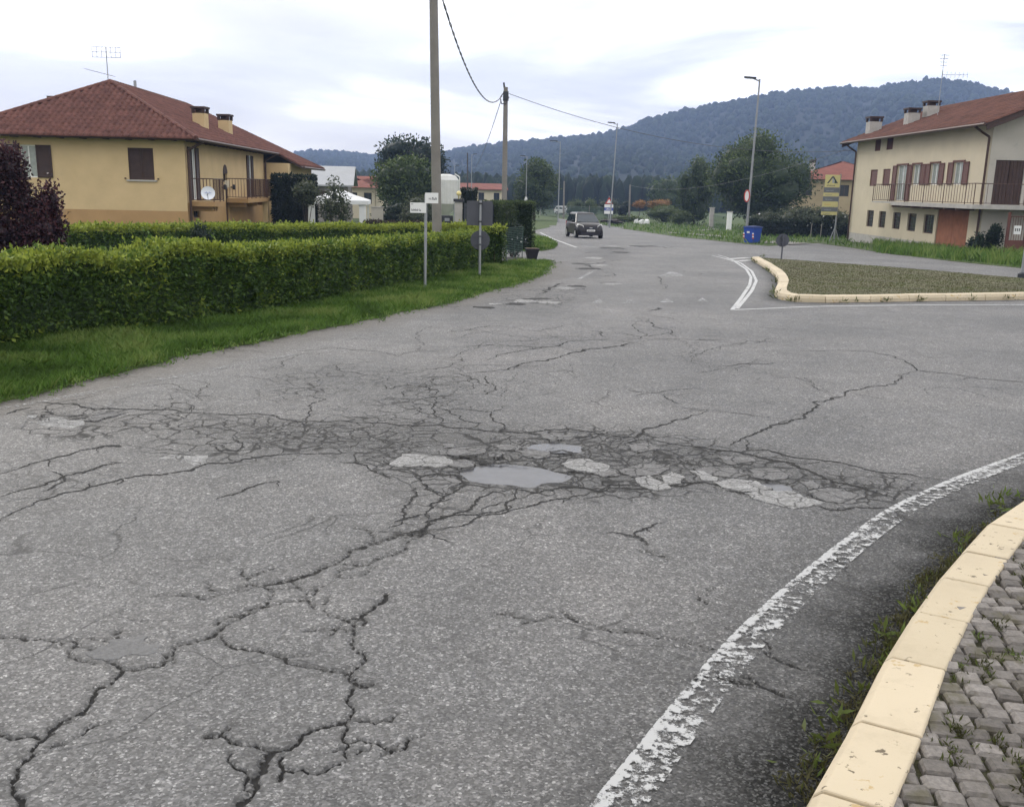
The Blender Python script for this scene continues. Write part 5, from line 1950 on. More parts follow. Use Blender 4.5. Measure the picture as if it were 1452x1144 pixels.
for k_ in range(5):
    a = q + u1 * (-.12 + .055 * k_) + dirv * 0.004
    mb.bar(a, a + u2 * (0.05 if k_ % 2 else 0.035) + u1 * 0.02, 0.013, 4)
mb.build('dish_lettering', M['blueink'], dsh)
mb = MB(); mb.bar(q - dirv * .06, ES(sc_, 1.08, zc_ - .25), 0.025, 5); mb.bar(q - u2 * .28 + dirv * .03, q + dirv * .35 - u2 * .12, 0.012, 4); mb.build('dish_arm', M['galv'], dsh)

# ------------------------------------------------------------------ cream house on the right
BZ = CAM_H - 2.93
Aw = at(1209, 278, 66.0)
Bw = at(1396, 282, 47.5)
Aw, Bw = Vector((Aw.x, Aw.y, BZ)), Vector((Bw.x, Bw.y, BZ))
dvec = (Bw - Aw)
LW = dvec.length
dvec.normalize()
WS = Fr(Aw, (dvec.x, dvec.y), (dvec.y, -dvec.x) if dvec.y * 1 < 0 and (dvec.y, -dvec.x)[0] < 0 else (-dvec.y, dvec.x))
GS = Fr(Bw, (-WS.n.x, -WS.n.y), (dvec.x, dvec.y))
ch = thing('cream_house', 'long cream farmhouse with brown tile roof, red-brown shutters and balcony', 'house', Aw)
ZEr = at(1189, 203, 66.8).z - BZ
SR = 0.40
HW = 9.6
ZT = ZEr + 0.8 * SR - 0.12


def wop(x0, y0, x1, y1):
    a, zt = WS.hit(x0, y0); b, zb = WS.hit(x1, y1)
    return (min(a, b), max(a, b), min(zt, zb), max(zt, zb))


gf = [wop(1230, 298, 1237, 322), wop(1247, 299.5, 1254, 323.5), wop(1267, 301, 1275, 325.5), wop(1288, 302.5, 1297, 328.5), wop(1311, 304, 1322, 332)]
gd = wop(1331, 290, 1368, 354); gd = (gd[0], gd[1], 0.0, gd[3])
ff = [wop(1235, 241, 1242.5, 264), wop(1253, 240, 1260.5, 263.5)]
zbal = WS.hit(1330, 288.5, 1.0)[1]
wtop, wbot = WS.hit(1359, 230)[1], WS.hit(1359, 262)[1]
bd = wop(1273.5, 236, 1282.5, 280); bd = (bd[0], bd[1], zbal + .05, wtop)
fw3 = []
for x0, x1 in ((1294, 1305), (1319, 1331), (1351.5, 1365)):
    a, b = WS.hit(x0, 250)[0], WS.hit(x1, 250)[0]
    fw3.append((min(a, b), max(a, b), wbot, wtop))
at_w = [wop(1242, 195, 1248, 214), wop(1258.5, 193, 1265.5, 212)]
zpl = 0.42
wall(WS, 0, LW, zpl, ZT, gf + [(gd[0], gd[1], zpl, gd[3])] + ff + [bd] + fw3 + at_w, M['cream'], ch)
wall(WS, -0.02, LW, -0.5, zpl, [(gd[0], gd[1], -0.05, zpl)], M['concrete'], ch, 'plinth', n0=0.03)
for o_ in gf:
    window(WS, ch, *o_, frame=M['brownmetal'], mull=0)
    mb = MB(WS)
    for k_ in range(1, 4):
        x = o_[0] + (o_[1] - o_[0]) * k_ / 4
        mb.bar((x, -.06, o_[2]), (x, -.06, o_[3]), 0.012, 4)
    for k_ in range(1, 5):
        z = o_[2] + (o_[3] - o_[2]) * k_ / 5
        mb.bar((o_[0], -.06, z), (o_[1], -.06, z), 0.010, 4)
    mb.build('window_grille', M['brownmetal'], ch)
for o_ in ff + at_w:
    shutter(WS, ch, *o_, -0.07, M['brownred'])
window(WS, ch, *bd, pane=M['curtain'], mull=1, name='balcony_door')
for o_ in fw3:
    window(WS, ch, *o_, pane=M['curtain'], mull=1)
    mb = MB(WS); mb.box((o_[0] - .12, 0.004, o_[3] + .003), (o_[1] + .12, 0.06, o_[3] + .09)); mb.build('lintel', M['brownred'], ch)
mb = MB(WS); mb.box((bd[0] - .12, 0.004, bd[3] + .003), (bd[1] + .12, 0.06, bd[3] + .09)); mb.build('lintel', M['brownred'], ch)
shw = 0.62
for o_ in [bd] + fw3:
    for s0 in (o_[0] - shw - .02, o_[1] + .02):
        shutter(WS, ch, s0, s0 + shw, o_[2], o_[3], 0.025, M['brownred'])
# garage door of upright boards
gdo = MB(WS).box((gd[0] + .02, -.13, gd[2]), (gd[1] - .02, -.10, gd[3] - .02)).build('garage_door', M['brown'], ch)
nb = 8
for k_ in range(nb):
    x0 = gd[0] + .02 + (gd[1] - gd[0] - .04) * k_ / nb
    x1 = gd[0] + .02 + (gd[1] - gd[0] - .04) * (k_ + 1) / nb
    MB(WS).box((x0 + .006, -.099, gd[2] + .02), (x1 - .006, -.06 + random.uniform(-.006, .006), gd[3] - .03)).build('plank', M['garage'], gdo)
# gable wall towards the camera, its shade put into a darker plaster
RZt = ZEr + (HW / 2 + 0.8) * SR
gtop = ZT
bigd = []
a, zt = GS.hit(1413, 227); b, _ = GS.hit(1452, 227)
bigd = (a, b + 0.1, zbal + .02, zt)
mb = MB(GS)
wall(GS, 0, HW, zbal, ZT, [bigd], M['shadegrey'], ch)
mb.add([(0, 0, ZT), (HW, 0, ZT), (HW / 2, 0, ZT + (HW / 2) * SR)], [(0, 2, 1)])
mb.build('gable', M['shadegrey'], ch)
go = (0.9, HW - 0.6, 0.0, zbal - 0.3)
wall(GS, 0, HW, -0.5, zbal, [], M['shadegrey'], ch)
for k_ in range(2):
    s0 = bigd[0] + (bigd[1] - bigd[0]) * k_ / 2
    d_ = MB(GS).box((s0 + .01, -.12, bigd[2]), (s0 + (bigd[1] - bigd[0]) / 2 - .01, -.08, bigd[3])).build('loft_door', M['brown'], ch)
    for j in range(4):
        w_ = (bigd[1] - bigd[0]) / 8 - .01
        MB(GS).box((s0 + .02 + j * w_, -.079, bigd[2] + .02), (s0 + .02 + (j + 1) * w_ - .012, -.055, bigd[3] - .02)).build('plank', M['brown'], d_)
# other two walls
MB(WS).box((0.02, -HW, -0.5), (LW - 0.4, -0.30, ZT - .02)).build('inner_walls', M['shadegrey'], ch)
mb = MB(WS); mb.prism([(0.02, -.3, ZT - .02), (0.02, -HW, ZT - .02), (0.02, -HW / 2, ZT + HW / 2 * SR - .05)], (0.2, 0, 0)); mb.build('gable', M['shadegrey'], ch)
# roof
ra, rb = -0.8, LW + 0.9
Pa, Pb = WS(ra, 0.8, ZEr), WS(rb, 0.8, ZEr)
Ra, Rb = WS(ra, -HW / 2, RZt), WS(rb, -HW / 2, RZt)
Qa, Qb = WS(ra, -HW - .8, ZEr), WS(rb, -HW - .8, ZEr)
nR = tile_plane(ch, [Pa, Pb, Rb, Ra], M['tile2'])
tile_plane(ch, [Qb, Qa, Ra, Rb], M['tile2'])
mb = MB(); k = 44
for i in range(k):
    mb.bar(Ra.lerp(Rb, i / k) + Vector((0, 0, .03)), Ra.lerp(Rb, (i + 1.1) / k) + Vector((0, 0, .045)), 0.115, 7, 0.09)
mb.build('ridge_tiles', M['tile2'], ch)
mb = MB()
for a, b in ((Pb, Rb), (Qb, Rb), (Pa, Ra), (Qa, Ra)):
    d = (b - a)
    mb.prism([tuple(a + Vector((0, 0, -.10))), tuple(b + Vector((0, 0, -.10))), tuple(b + Vector((0, 0, -.30))), tuple(a + Vector((0, 0, -.30)))], tuple(WS.x * 0.04))
mb.build('barge_board', M['brown'], ch)
mb = MB()
mb.bar(WS(ra, 0.88, ZEr - .02), WS(rb, 0.88, ZEr - .02), 0.075, 7)
mb.path([WS(LW - .12, 0.88, ZEr - .08), WS(LW - .12, 0.45, ZEr - .35), WS(LW - .12, 0.10, ZEr - .55), WS(LW - .12, 0.10, -0.3)], 0.06)
mb.path([WS(0.10, 0.88, ZEr - .08), WS(0.10, 0.45, ZEr - .4), WS(0.10, 0.10, ZEr - .6), WS(0.10, 0.10, -0.3)], 0.06)
mb.build('gutter', M['gutter'], ch)
for px, py in ((1238, 189), (1292, 176), (1319, 166)):
    q = hit_plane(px, py, Pa, nR)
    chimney(ch, q, 0.78 if px < 1250 else 0.72, 1.05 if px < 1250 else 0.95, M['concrete'], 0.7)
mb = MB(); q = hit_plane(1329, 166, Pa, nR)
mb.bar(q, q + Vector((0, 0, 3.6)), 0.02, 5)
for dz, w_ in ((3.55, .30), (3.35, .26), (3.15, .22), (2.95, .2)):
    mb.bar(q + Vector((-w_, 0, dz)), q + Vector((w_, 0, dz)), 0.012, 4)
mb.bar(q + Vector((-.1, -.3, 2.4)), q + Vector((1.7, .4, 2.5)), 0.012, 4)
for t in np.linspace(0, 1, 7):
    c = (q + Vector((-.1, -.3, 2.4))).lerp(q + Vector((1.7, .4, 2.5)), t); mb.bar(c + Vector((0, 0, -.18)), c + Vector((0, 0, .18)), 0.009, 4)
mb.build('aerial', M['galv'], ch)
# balcony round two sides
sL = WS.hit(1263, 287, 1.15)[0]
sL0 = WS.hit(1236, 283, 1.15)[0]
bal = MB(WS).box((sL, 0.005, zbal - .20), (LW + 1.25, 1.15, zbal)).build('balcony', M['concrete'], ch)
MB(WS).box((sL0, 0.005, zbal - .09), (sL - .004, 1.13, zbal - .01)).build('balcony_end', M['concrete'], bal)
MB(GS).box((0.0 - 0.0, 0.005, zbal - .201), (HW - .3, 1.24, zbal - .002)).build('balcony_slab', M['concrete'], bal)
railing(WS, bal, [(sL0 + .03, .05), (sL0 + .03, 1.1), (LW + 1.2, 1.1)], 1.0, M['brownmetal'], 0.30, 0.013, zbal)
railing(GS, bal, [(-1.1, 1.2), (HW - .4, 1.2)], 1.0, M['brownmetal'], 0.30, 0.013, zbal)
for s_ in np.arange(sL + .4, LW + 1, 1.35):
    MB(WS).box((s_ - .05, 0.3, zbal - .30), (s_ + .05, 1.22, zbal - .203)).build('bracket', M['brownmetal'], bal)
# gate below the loft door
g0 = GS.hit(1427, 345, 2.3)[0]
gr = GS(g0 + 0.6, 2.3, -0.05)
gt = thing('iron_gate', 'brown iron gate with small white notices under the balcony', 'gate', gr)
for s_ in (g0 - .02, g0 + 0.86, g0 + 1.74):
    MB(GS).box((s_ - .05, 2.25, -0.3), (s_ + .05, 2.35, 2.3)).build('post', M['brownred'], gt)
for s_ in (g0 + .04, g0 + .92):
    lf = MB(GS).box((s_, 2.28, 0.12), (s_ + .76, 2.31, 1.0)).build('gate_leaf', M['brownred'], gt)
    mb = MB(GS)
    for x in np.linspace(s_ + .03, s_ + .73, 7):
        mb.bar((x, 2.295, 1.0), (x, 2.295, 2.1), 0.012, 4)
    mb.bar((s_, 2.295, 2.1), (s_ + .76, 2.295, 2.1), 0.018, 4)
    mb.build('bars', M['brownred'], lf)
for s_ in (g0 + .26, g0 + 1.02):
    n_ = MB(GS).box((s_, 2.312, 1.28), (s_ + .34, 2.325, 1.68)).build('notice', M['white'], gt)
    mb = MB(GS)
    for k_ in range(3):
        mb.box((s_ + .05 + .09 * k_, 2.3255, 1.42), (s_ + .10 + .09 * k_, 2.328, 1.56))
    mb.build('lettering', M['ink'], n_)
bush('ivy_shrub', 'dark climbing shrub in the shade under the balcony', 1408, 45.8, 313, 0.8, M['leaf_dark'], 1500, 0.12, lobes=7, sub=.4)
bush('ivy_shrub', 'low dark shrub at the cream house corner below the balcony', 1386, 45.9, 330, 1.0, M['leaf_dark'], 900, 0.12, lobes=5)

# ------------------------------------------------------------------ far houses
def simple_house(name, label, px, depth, eave_py, ridge_py, w, dp, wallm, roofm, rot=0.0, ridge_along=True, chim=None, gable=None, wins=3):
    p = ground_at(px, depth)
    ze = at(px, eave_py, depth).z - p.z
    zr_ = at(px, ridge_py, depth).z - p.z
    r_ = thing(name, label, 'house', p)
    fr = Fr(p, (math.cos(rot), math.sin(rot)), (math.sin(rot), -math.cos(rot)))
    ops_ = [(-w / 2 + w * (k_ + .5) / wins - .5, -w / 2 + w * (k_ + .5) / wins + .5, ze - 1.9, ze - .6) for k_ in range(wins)]
    wall(fr, -w / 2, w / 2, -0.4, ze, ops_, wallm, r_, n0=dp / 2)
    for o_ in ops_:
        window(fr, r_, *o_, n0=dp / 2, frame=M['brown'])
    MB(fr).box((-w / 2, -dp / 2, -.4), (w / 2, dp / 2 - .3, ze - .02)).build('side_walls', wallm, r_)
    mb = MB(fr)
    if ridge_along:
        g = .6
        E = [(-w / 2 - g, dp / 2 + g, ze), (w / 2 + g, dp / 2 + g, ze), (w / 2 + g, 0, zr_), (-w / 2 - g, 0, zr_)]
        B_ = [(-w / 2 - g, -dp / 2 - g, ze), (w / 2 + g, -dp / 2 - g, ze), (w / 2 + g, 0, zr_), (-w / 2 - g, 0, zr_)]
        mb.prism(E, (0, 0, -.15)); mb.prism(B_[::-1], (0, 0, -.15))
        mb.build('roof', roofm, r_)
        mb = MB(fr)
        for s_ in (-w / 2, w / 2 - .1):
            mb.prism([(s_, -dp / 2, ze - .02), (s_, dp / 2, ze - .02), (s_, 0, zr_ - .2)], (.1, 0, 0))
        mb.build('gable', wallm, r_)
    else:
        g = .6
        q = [(-w / 2 - g, dp / 2 + g, ze), (w / 2 + g, dp / 2 + g, ze), (w / 2 + g, -dp / 2 - g, ze), (-w / 2 - g, -dp / 2 - g, ze), (-w / 2 + dp / 2, 0, zr_), (w / 2 - dp / 2, 0, zr_)]
        mb.add(q, [(0, 1, 5, 4)[::-1], (1, 2, 5)[::-1], (2, 3, 4, 5)[::-1], (3, 0, 4)[::-1], (0, 1, 2, 3)])
        mb.build('roof', roofm, r_)
    if chim:
        q = fr(chim, 1.0, (ze + zr_) / 2)
        chimney(r_, q, .55, 1.3, M['concrete'])
    return r_


simple_house('grey_roof_house', 'house with pale grey sheet roof beyond the white gazebo', 463, 100, 262, 235.5, 5.0, 9, M['stonewall'], M['greyroof'], 0.12)
simple_house('red_roof_house', 'small house with red tiled roof beyond the garden trees', 520, 120, 266, 250, 5.5, 9, M['cream'], M['redroof'], -0.2, ridge_along=False, chim=-2.5)
simple_house('red_roof_house', 'low beige building with red roof seen past the driveway gate', 680, 170, 268, 260, 8, 8, M['cream'], M['redroof'], 0.1)
simple_house('red_roof_house', 'ochre house with red hip roof behind the yellow advertising sign', 1186, 120, 256, 229, 12.5, 13, M['beige'], M['redroof'], -0.25, ridge_along=False, chim=-3.6)

# ------------------------------------------------------------------ gazebo
p = ground_at(482, 55)
g = thing('garden_gazebo', 'white canvas garden gazebo in the yellow house garden', 'gazebo', p)
fr = Fr(p, (1, .1), (.1, -1))
ez = at(482, 283.5, 55).z - p.z
pz = at(482, 267, 55).z - p.z
for sx in (-1.55, 1.55):
    for sy in (-1.5, 1.5):
        MB(fr).box((sx - .05, sy - .05, -.1), (sx + .05, sy + .05, ez)).build('leg', M['white'], g)
mb = MB(fr)
q = [(-1.7, 1.65, ez), (1.7, 1.65, ez), (1.7, -1.65, ez), (-1.7, -1.65, ez), (0, 0, pz)]
q2 = [(-.85, .82, ez + (pz - ez) * .42), (.85, .82, ez + (pz - ez) * .42), (.85, -.82, ez + (pz - ez) * .42), (-.85, -.82, ez + (pz - ez) * .42)]
mb.add(q[:4] + q2 + [q[4]], [(0, 4, 5, 1), (1, 5, 6, 2), (2, 6, 7, 3), (3, 7, 4, 0), (4, 8, 5), (5, 8, 6), (6, 8, 7), (7, 8, 4)])
can = mb.build('canopy', M['canvas'], g)
mb = MB(fr)
mb.box((-1.7, 1.64, ez - .22), (1.7, 1.66, ez)); mb.box((-1.71, -1.65, ez - .22), (-1.69, 1.638, ez)); mb.box((1.69, -1.65, ez - .22), (1.71, 1.638, ez))
mb.build('valance', M['canvas'], can)
for sx in (-1.5, 1.22):
    MB(fr).box((sx, 1.50, .1), (sx + .28, 1.56, ez - .2)).build('curtain', M['canvas'], g)

# ------------------------------------------------------------------ plants in the left garden
bush('garden_shrub', 'olive shrub in front of the white gazebo', 478, 50, 254, 1.7, M['leaf_olive'], 2300, 0.13, lobes=14, sub=.40, core=0.3)
bush('garden_shrub', 'small grey-green shrub left of the gazebo', 435, 51, 258, 1.5, M['leaf_olive'], 1600, 0.13, lobes=6, dz=1.6)
tree('garden_tree', 'broad mid green tree in the garden left of the concrete pole', 574, 82, 222, 6.0, M['leaf_green'], 11000, 0.30, 0.9, lobes=22)
tree('pine_tree', 'dark tree rising behind the broad green garden tree', 583, 108, 195, 8.2, M['leaf_dark'], 9000, 0.34, 2.5, lobes=20)
bush('garden_shrub', 'thin pale shrubs behind the street name signs', 592, 60, 278, 2.6, M['leaf_olive'], 2200, 0.16, lobes=8)
bush('garden_shrub', 'dark garden bush beneath the broad green tree', 558, 66, 286, 3.4, M['leaf_dark'], 1600, 0.2, lobes=7)
q = ground_at(538, 62)
wr = thing('garden_wall', 'short beige garden wall below the broad green tree', 'wall', q)
MB(Fr(q, (1, 0.1))).box((-.5, -.1, -.2), (.25, .1, 1.6)).build('wall_panel', M['shadegrey'], wr)
MB(Fr(q, (1, 0.1))).box((-.55, -.14, 1.603), (.3, .14, 1.66)).build('coping', M['concrete'], wr)

# ------------------------------------------------------------------ driveway corner
p = ground_at(632, 74)
s = thing('feed_silo', 'white ribbed feed silo with conical bottom behind the concrete pole', 'silo', p)
zt = at(632, 247, 74).z - p.z
prof = [(0.12, 0.9), (1.0, 2.0), (1.0, zt - .45), (0.75, zt - .12), (0.3, zt)]
MB().lathe(p, prof, 28).build('tank', M['silo'], s, smooth=False)
mb = MB()
for k_ in range(4):
    t = math.pi / 4 + k_ * math.pi / 2
    mb.bar(p + Vector((math.cos(t) * .98, math.sin(t) * .98, -.1)), p + Vector((math.cos(t) * .98, math.sin(t) * .98, 2.1)), 0.05, 5)
mb.build('leg', M['galv'], s)
mb = MB()
for k_ in range(22):
    t = 2 * math.pi * k_ / 22
    mb.bar(p + Vector((math.cos(t) * 1.0, math.sin(t) * 1.0, 2.0)), p + Vector((math.cos(t) * 1.0, math.sin(t) * 1.0, zt - .5)), 0.022, 4)
mb.build('rib', M['silo'], s)
mb = MB(); mb.path([p + Vector((1.05, -.1, 2.2)), p + Vector((1.05, -.1, zt - .2)), p + Vector((.7, -.1, zt + .02))], 0.04); mb.build('pipe', M['white'], s)

p = ground_at(650, 45.5)
s = thing('gate_pillar', 'grey gate pillar with dark cap and yellow globe lamp', 'pillar', p)
fr = Fr(p, (1, 0))
MB(fr).box((-.17, -.17, -.2), (.17, .17, 1.98)).build('shaft', M['concrete'], s)
MB(fr).box((-.24, -.24, 1.983), (.24, .24, 2.12)).build('cap', M['darkmetal'], s)
MB().lathe(p + Vector((0, 0, 2.12)), [(0.03, 0), (0.03, .14), (0.09, .17), (0.125, .25), (0.09, .33), (0.02, .37)], 12).build('globe_lamp', M['lampglow'], s, smooth=True)
p = ground_at(634, 47)
s = thing('letter_box', 'black letter box stand beside the gate pillar', 'letter box', p)
MB(Fr(p)).box((-.28, -.12, .95), (.28, .12, 1.32)).build('box', M['darkmetal'], s)
MB(Fr(p)).box((-.2, .0, -.1), (-.15, .05, .948)).build('leg', M['darkmetal'], s); MB(Fr(p)).box((.15, .0, -.1), (.2, .05, .948)).build('leg', M['darkmetal'], s)
MB(Fr(p)).box((-.12, -.128, 1.05), (.12, -.121, 1.2)).build('slot_plate', M['galv'], s)
pa, pb = ground_at(658, 45), ground_at(699, 43.5)
s = thing('driveway_gate', 'slate grey solid sheet driveway gate between pillar and clipped hedge', 'gate', pa)
fr = Fr(pa, ((pb - pa).x, (pb - pa).y), None)
L = (pb - pa).length
for k_, (a, b) in enumerate(((0, L * .5), (L * .5, L))):
    lf = MB(fr).box((a + .015, -.03, .08), (b - .015, .03, 1.92)).build('gate_leaf', M['gate'], s)
    mb = MB(fr)
    for z in (.3, 1.0, 1.7):
        mb.box((a + .03, -.055, z), (b - .03, -.032, z + .06))
    mb.build('rail', M['darkmetal'], lf)

p = ground_at(754, 33.2)
s = thing('planter_pot', 'square tapered black planter on the driveway edge', 'planter', p)
mb = MB(Fr(p, (1, .15)))
mb.add([(-.15, -.15, 0), (.15, -.15, 0), (.15, .15, 0), (-.15, .15, 0), (-.22, -.22, .34), (.22, -.22, .34), (.22, .22, .34), (-.22, .22, .34)], [(0, 3, 2, 1), (0, 1, 5, 4), (1, 2, 6, 5), (2, 3, 7, 6), (3, 0, 4, 7)])
mb.build('pot', M['blackplastic'], s)
MB(Fr(p, (1, .15))).box((-.235, -.235, .335), (.235, .235, .37)).build('rim', M['blackplastic'], s)
MB(Fr(p, (1, .15))).box((-.2, -.2, .371), (.2, .2, .378)).build('soil', M['soil'], s)
sheet('mulch_bed', [G(706, 383)[:2], G(740, 371)[:2], G(742, 366)[:2], G(706, 366)[:2]], 0.028, M['mulch'])
# wire panel with climbing rose
pa, pb = G(709, 370), G(741, 366.5)
s = thing('wire_panel', 'green wire mesh panel standing beside the black planter', 'fence panel', pa)
fr = Fr(pa, ((pb - pa).x, (pb - pa).y))
L = (pb - pa).length
mb = MB(fr); zt = at(725, 322, 33).z - pa.z
for x in np.linspace(0, L, 16):
    mb.bar((x, 0, .22), (x, 0, zt), 0.006, 4)
for z in np.linspace(.22, zt, 15):
    mb.bar((0, 0, z), (L, 0, z), 0.008, 4)
mb.build('mesh', M['fence'], s)
for x in (0, L * .28, L * .62, L * .8, L):
    MB(fr).bar((x, .02, -.05), (x + (.0 if x in (0, L) else .06), .02, .5 if x not in (0, L) else zt), 0.014, 5).build('stake', M['fence'], s)
bush('rose_bush', 'dark rose bush with few white blooms behind the wire panel', 728, 34.5, 316, 1.05, M['leaf_dark'], 3200, 0.085, lobes=9, depth_w=.8, petals=16)

# ------------------------------------------------------------------ signs
def text_marks(fr, parent, s0, z0, h, n, nn, mat=M['ink'], wid=None):
    """small illegible lettering"""
    mb = MB(fr)
    x = s0
    for i in range(n):
        hh = h * random.choice((.7, .7, 1.0))
        w_ = (wid or h * .55)
        mb.box((x, nn, z0), (x + w_ * .3, nn + .002, z0 + hh))
        mb.box((x + w_ * .3, nn, z0 + hh * random.choice((0, .35, .75))), (x + w_ * .8, nn + .002, z0 + hh * .2 + hh * random.choice((0.05, .35, .75))))
        if random.random() < .6:
            mb.box((x + w_ * .6, nn + .0002, z0), (x + w_ * .85, nn + .0022, z0 + hh * .66))
        x += w_ * 1.15
    return mb.build('lettering', mat, parent)


p = G(602.5, 411)
s = thing('street_name_post', 'thin grey post with two small white street name plates by the hedge', 'sign', p)
zt = at(608, 276, p.y).z - p.z
MB().bar(p + Vector((0, 0, -.2)), p + Vector((0.02, 0, zt)), 0.030, 8).build('post', M['galv'], s)
fr = Fr(p, (1, -0.10), (-0.1, -1))
k_ = p.y / F
pl = MB(fr).box((-.30, .035, (p.z * 0) + at(595, 302, p.y).z - p.z), (.03, .050, at(595, 287.5, p.y).z - p.z)).build('name_plate', M['white'], s)
z0 = at(595, 302, p.y).z - p.z
text_marks(fr, pl, -.27, z0 + .035, .065, 5, .0505)
text_marks(fr, pl, -.275, z0 + .165, .022, 3, .0505)
fr2 = Fr(p, (1, 0.35), (0.35, -1))
pl = MB(fr2).box((-.005, .035, at(609, 288.5, p.y).z - p.z), (.27, .050, at(609, 273.5, p.y).z - p.z)).build('name_plate', M['white'], s)
text_marks(fr2, pl, .07, at(609, 288.5, p.y).z - p.z + .07, .055, 5, .0505)


def round_sign(name, label, px, base_py, dia, c_py, top_py, extra=False):
    p = G(px, base_py, 0.0)
    s = thing(name, label, 'sign', p)
    zc_ = at(px, c_py, p.y).z - p.z
    zt = at(px, top_py, p.y).z - p.z
    MB().bar(p + Vector((0, 0, -.2)), p + Vector((0, 0, zt)), 0.030, 8).build('post', M['galv'] if extra else M['signback'], s)
    mb = MB()
    k = 28
    ring = [(math.cos(2 * math.pi * i / k) * dia / 2, math.sin(2 * math.pi * i / k) * dia / 2) for i in range(k)]
    mb.prism([(p.x + a, p.y + .045, p.z + zc_ + b) for a, b in ring], (0, .012, 0))
    d = mb.build('disc', M['signback'], s)
    mb = MB()
    for i in range(k):
        a, b = ring[i], ring[(i + 1) % k]
        mb.bar((p.x + a[0], p.y + .045, p.z + zc_ + a[1]), (p.x + b[0], p.y + .045, p.z + zc_ + b[1]), 0.009, 4)
    mb.build('rim', M['signback'], d)
    mb = MB()
    for dz in (-.1, .1):
        mb.box((p.x - dia * .36, p.y + .030, p.z + zc_ + dz - .015), (p.x + dia * .36, p.y + .044, p.z + zc_ + dz + .015))
        mb.box((p.x - .045, p.y - .034, p.z + zc_ + dz - .02), (p.x + .045, p.y + .044, p.z + zc_ + dz + .02))
    mb.build('clamp', M['signback'], d)
    if extra:
        MB().box((p.x - .16, p.y + .0305, p.z + zc_ - .115), (p.x - .08, p.y + .0440, p.z + zc_ - .10)).build('sticker', M['white'], d)
        mb = MB()
        mb.box((p.x - .34, p.y + .04, p.z + zt - .62), (p.x + .30, p.y + .055, p.z + zt - .02))
        pn = mb.build('panel', M['signback'], s)
        mb = MB()
        for dz in (-.08, -.52):
            mb.box((p.x - .05, p.y - .034, p.z + zt + dz - .02), (p.x + .05, p.y + .039, p.z + zt + dz + .02))
        mb.build('clamp', M['darkmetal'], pn)
    return s


round_sign('road_sign', 'backs of a round and a rectangular sign on a post before the hedge', 680, 393, 0.47, 341, 284, True)
round_sign('road_sign', 'low dark round sign back standing on the splitter island', 1108, 367, 0.50, 341, 333)
p = G(1449.5, 396)
s = thing('steel_post', 'grey steel post on a dark foot at the splitter island edge', 'post', p)
MB().bar(p, p + Vector((0, 0, 1.35)), 0.07, 10).build('post', M['lampgrey'], s)
MB().lathe(p, [(0.14, -.05), (0.14, .16), (0.075, .2)], 10).build('foot', M['darkmetal'], s)


def lamp(name, label, px, depth, top_py, arm, base_py=None, group='street lamps along the road', mat=M['lampgrey'], r=0.075, lean=0.0, sign=False):
    p = ground_at(px, depth)
    zt = at(px, top_py, depth).z - p.z
    s = thing(name, label, 'street lamp', p, group)
    tp = p + Vector((lean, 0, zt))
    MB().bar(p + Vector((0, 0, -.2)), tp, r, 8, r * .6).build('pole', mat, s)
    ax = Vector((1, .25, 0)).normalized() * (1 if arm > 0 else -1)
    mb = MB()
    mb.bar(tp - Vector((0, 0, .12)), tp + ax * abs(arm) * .45 + Vector((0, 0, .02)), r * .5, 6)
    mb.build('arm', mat, s)
    fr = Fr(tp, (ax.x, ax.y))
    mb = MB(fr)
    a = abs(arm)
    mb.prism([(a * .3, -.14, 0.0), (a, -.11, 0.02), (a * 1.02, 0, .03), (a, .11, .02), (a * .3, .14, 0.0)], (0, 0, .09))
    hd = mb.build('lamp_head', M['darkmetal'], s)
    MB(fr).box((a * .45, -.08, -.012), (a * .92, .08, .008)).build('lens', M['silo'], hd)
    return s, p, tp


s, p, _ = lamp('street_lamp', 'tall grey street lamp rising behind the blue bin', 1057, 60, 112, -1.0, lean=0.12, r=.085)
# prohibition sign seen edge-on
zc_ = at(1053, 278, 60).z
d = Vector((-0.22, -.05, 0))
mb = MB(); c = p + Vector((-0.16, -.16, zc_ - p.z)); nrm = Vector((-.55, -1, 0)).normalized(); u1 = Vector((1, -.55, 0)).normalized()
mb.prism([tuple(c + u1 * math.cos(t) * .32 * .5 + Vector((0, 0, math.sin(t) * .36))) for t in np.linspace(0, 2 * math.pi, 20)[:-1]], tuple(-nrm * .02)); sg = mb.build('round_sign', M['white'], s)
mb = MB(); k = 20
for i in range(k):
    t0, t1 = 2 * math.pi * i / k, 2 * math.pi * (i + 1) / k
    mb.bar(c + u1 * math.cos(t0) * .155 + Vector((0, 0, math.sin(t0) * .35)), c + u1 * math.cos(t1) * .155 + Vector((0, 0, math.sin(t1) * .35)), 0.035, 4)
mb.build('sign_rim', M['reflred'], sg)
lamp('street_lamp', 'grey street lamp beyond the car with the information sign near its foot', 864, 98, 175, -1.0, lean=0.35)
lamp('street_lamp', 'slender far street lamp rising left of the oncoming car', 791, 118, 201, -1.3, r=.07)
s, p, tp = lamp('street_lamp', 'far street lamp with pale cone foot above the clipped hedge', 745, 112, 222, -.8, r=.06)
MB().lathe(p + Vector((0, 0, 1.7)), [(0.42, 0), (0.10, 1.3)], 10).build('pole_foot', M['silo'], s)
lamp('street_lamp', 'pale distant street lamp between the concrete poles', 668, 150, 219, .8, r=.07)
lamp('street_lamp', 'distant street lamp just right of the white silo', 644, 165, 235, .8, r=.07)

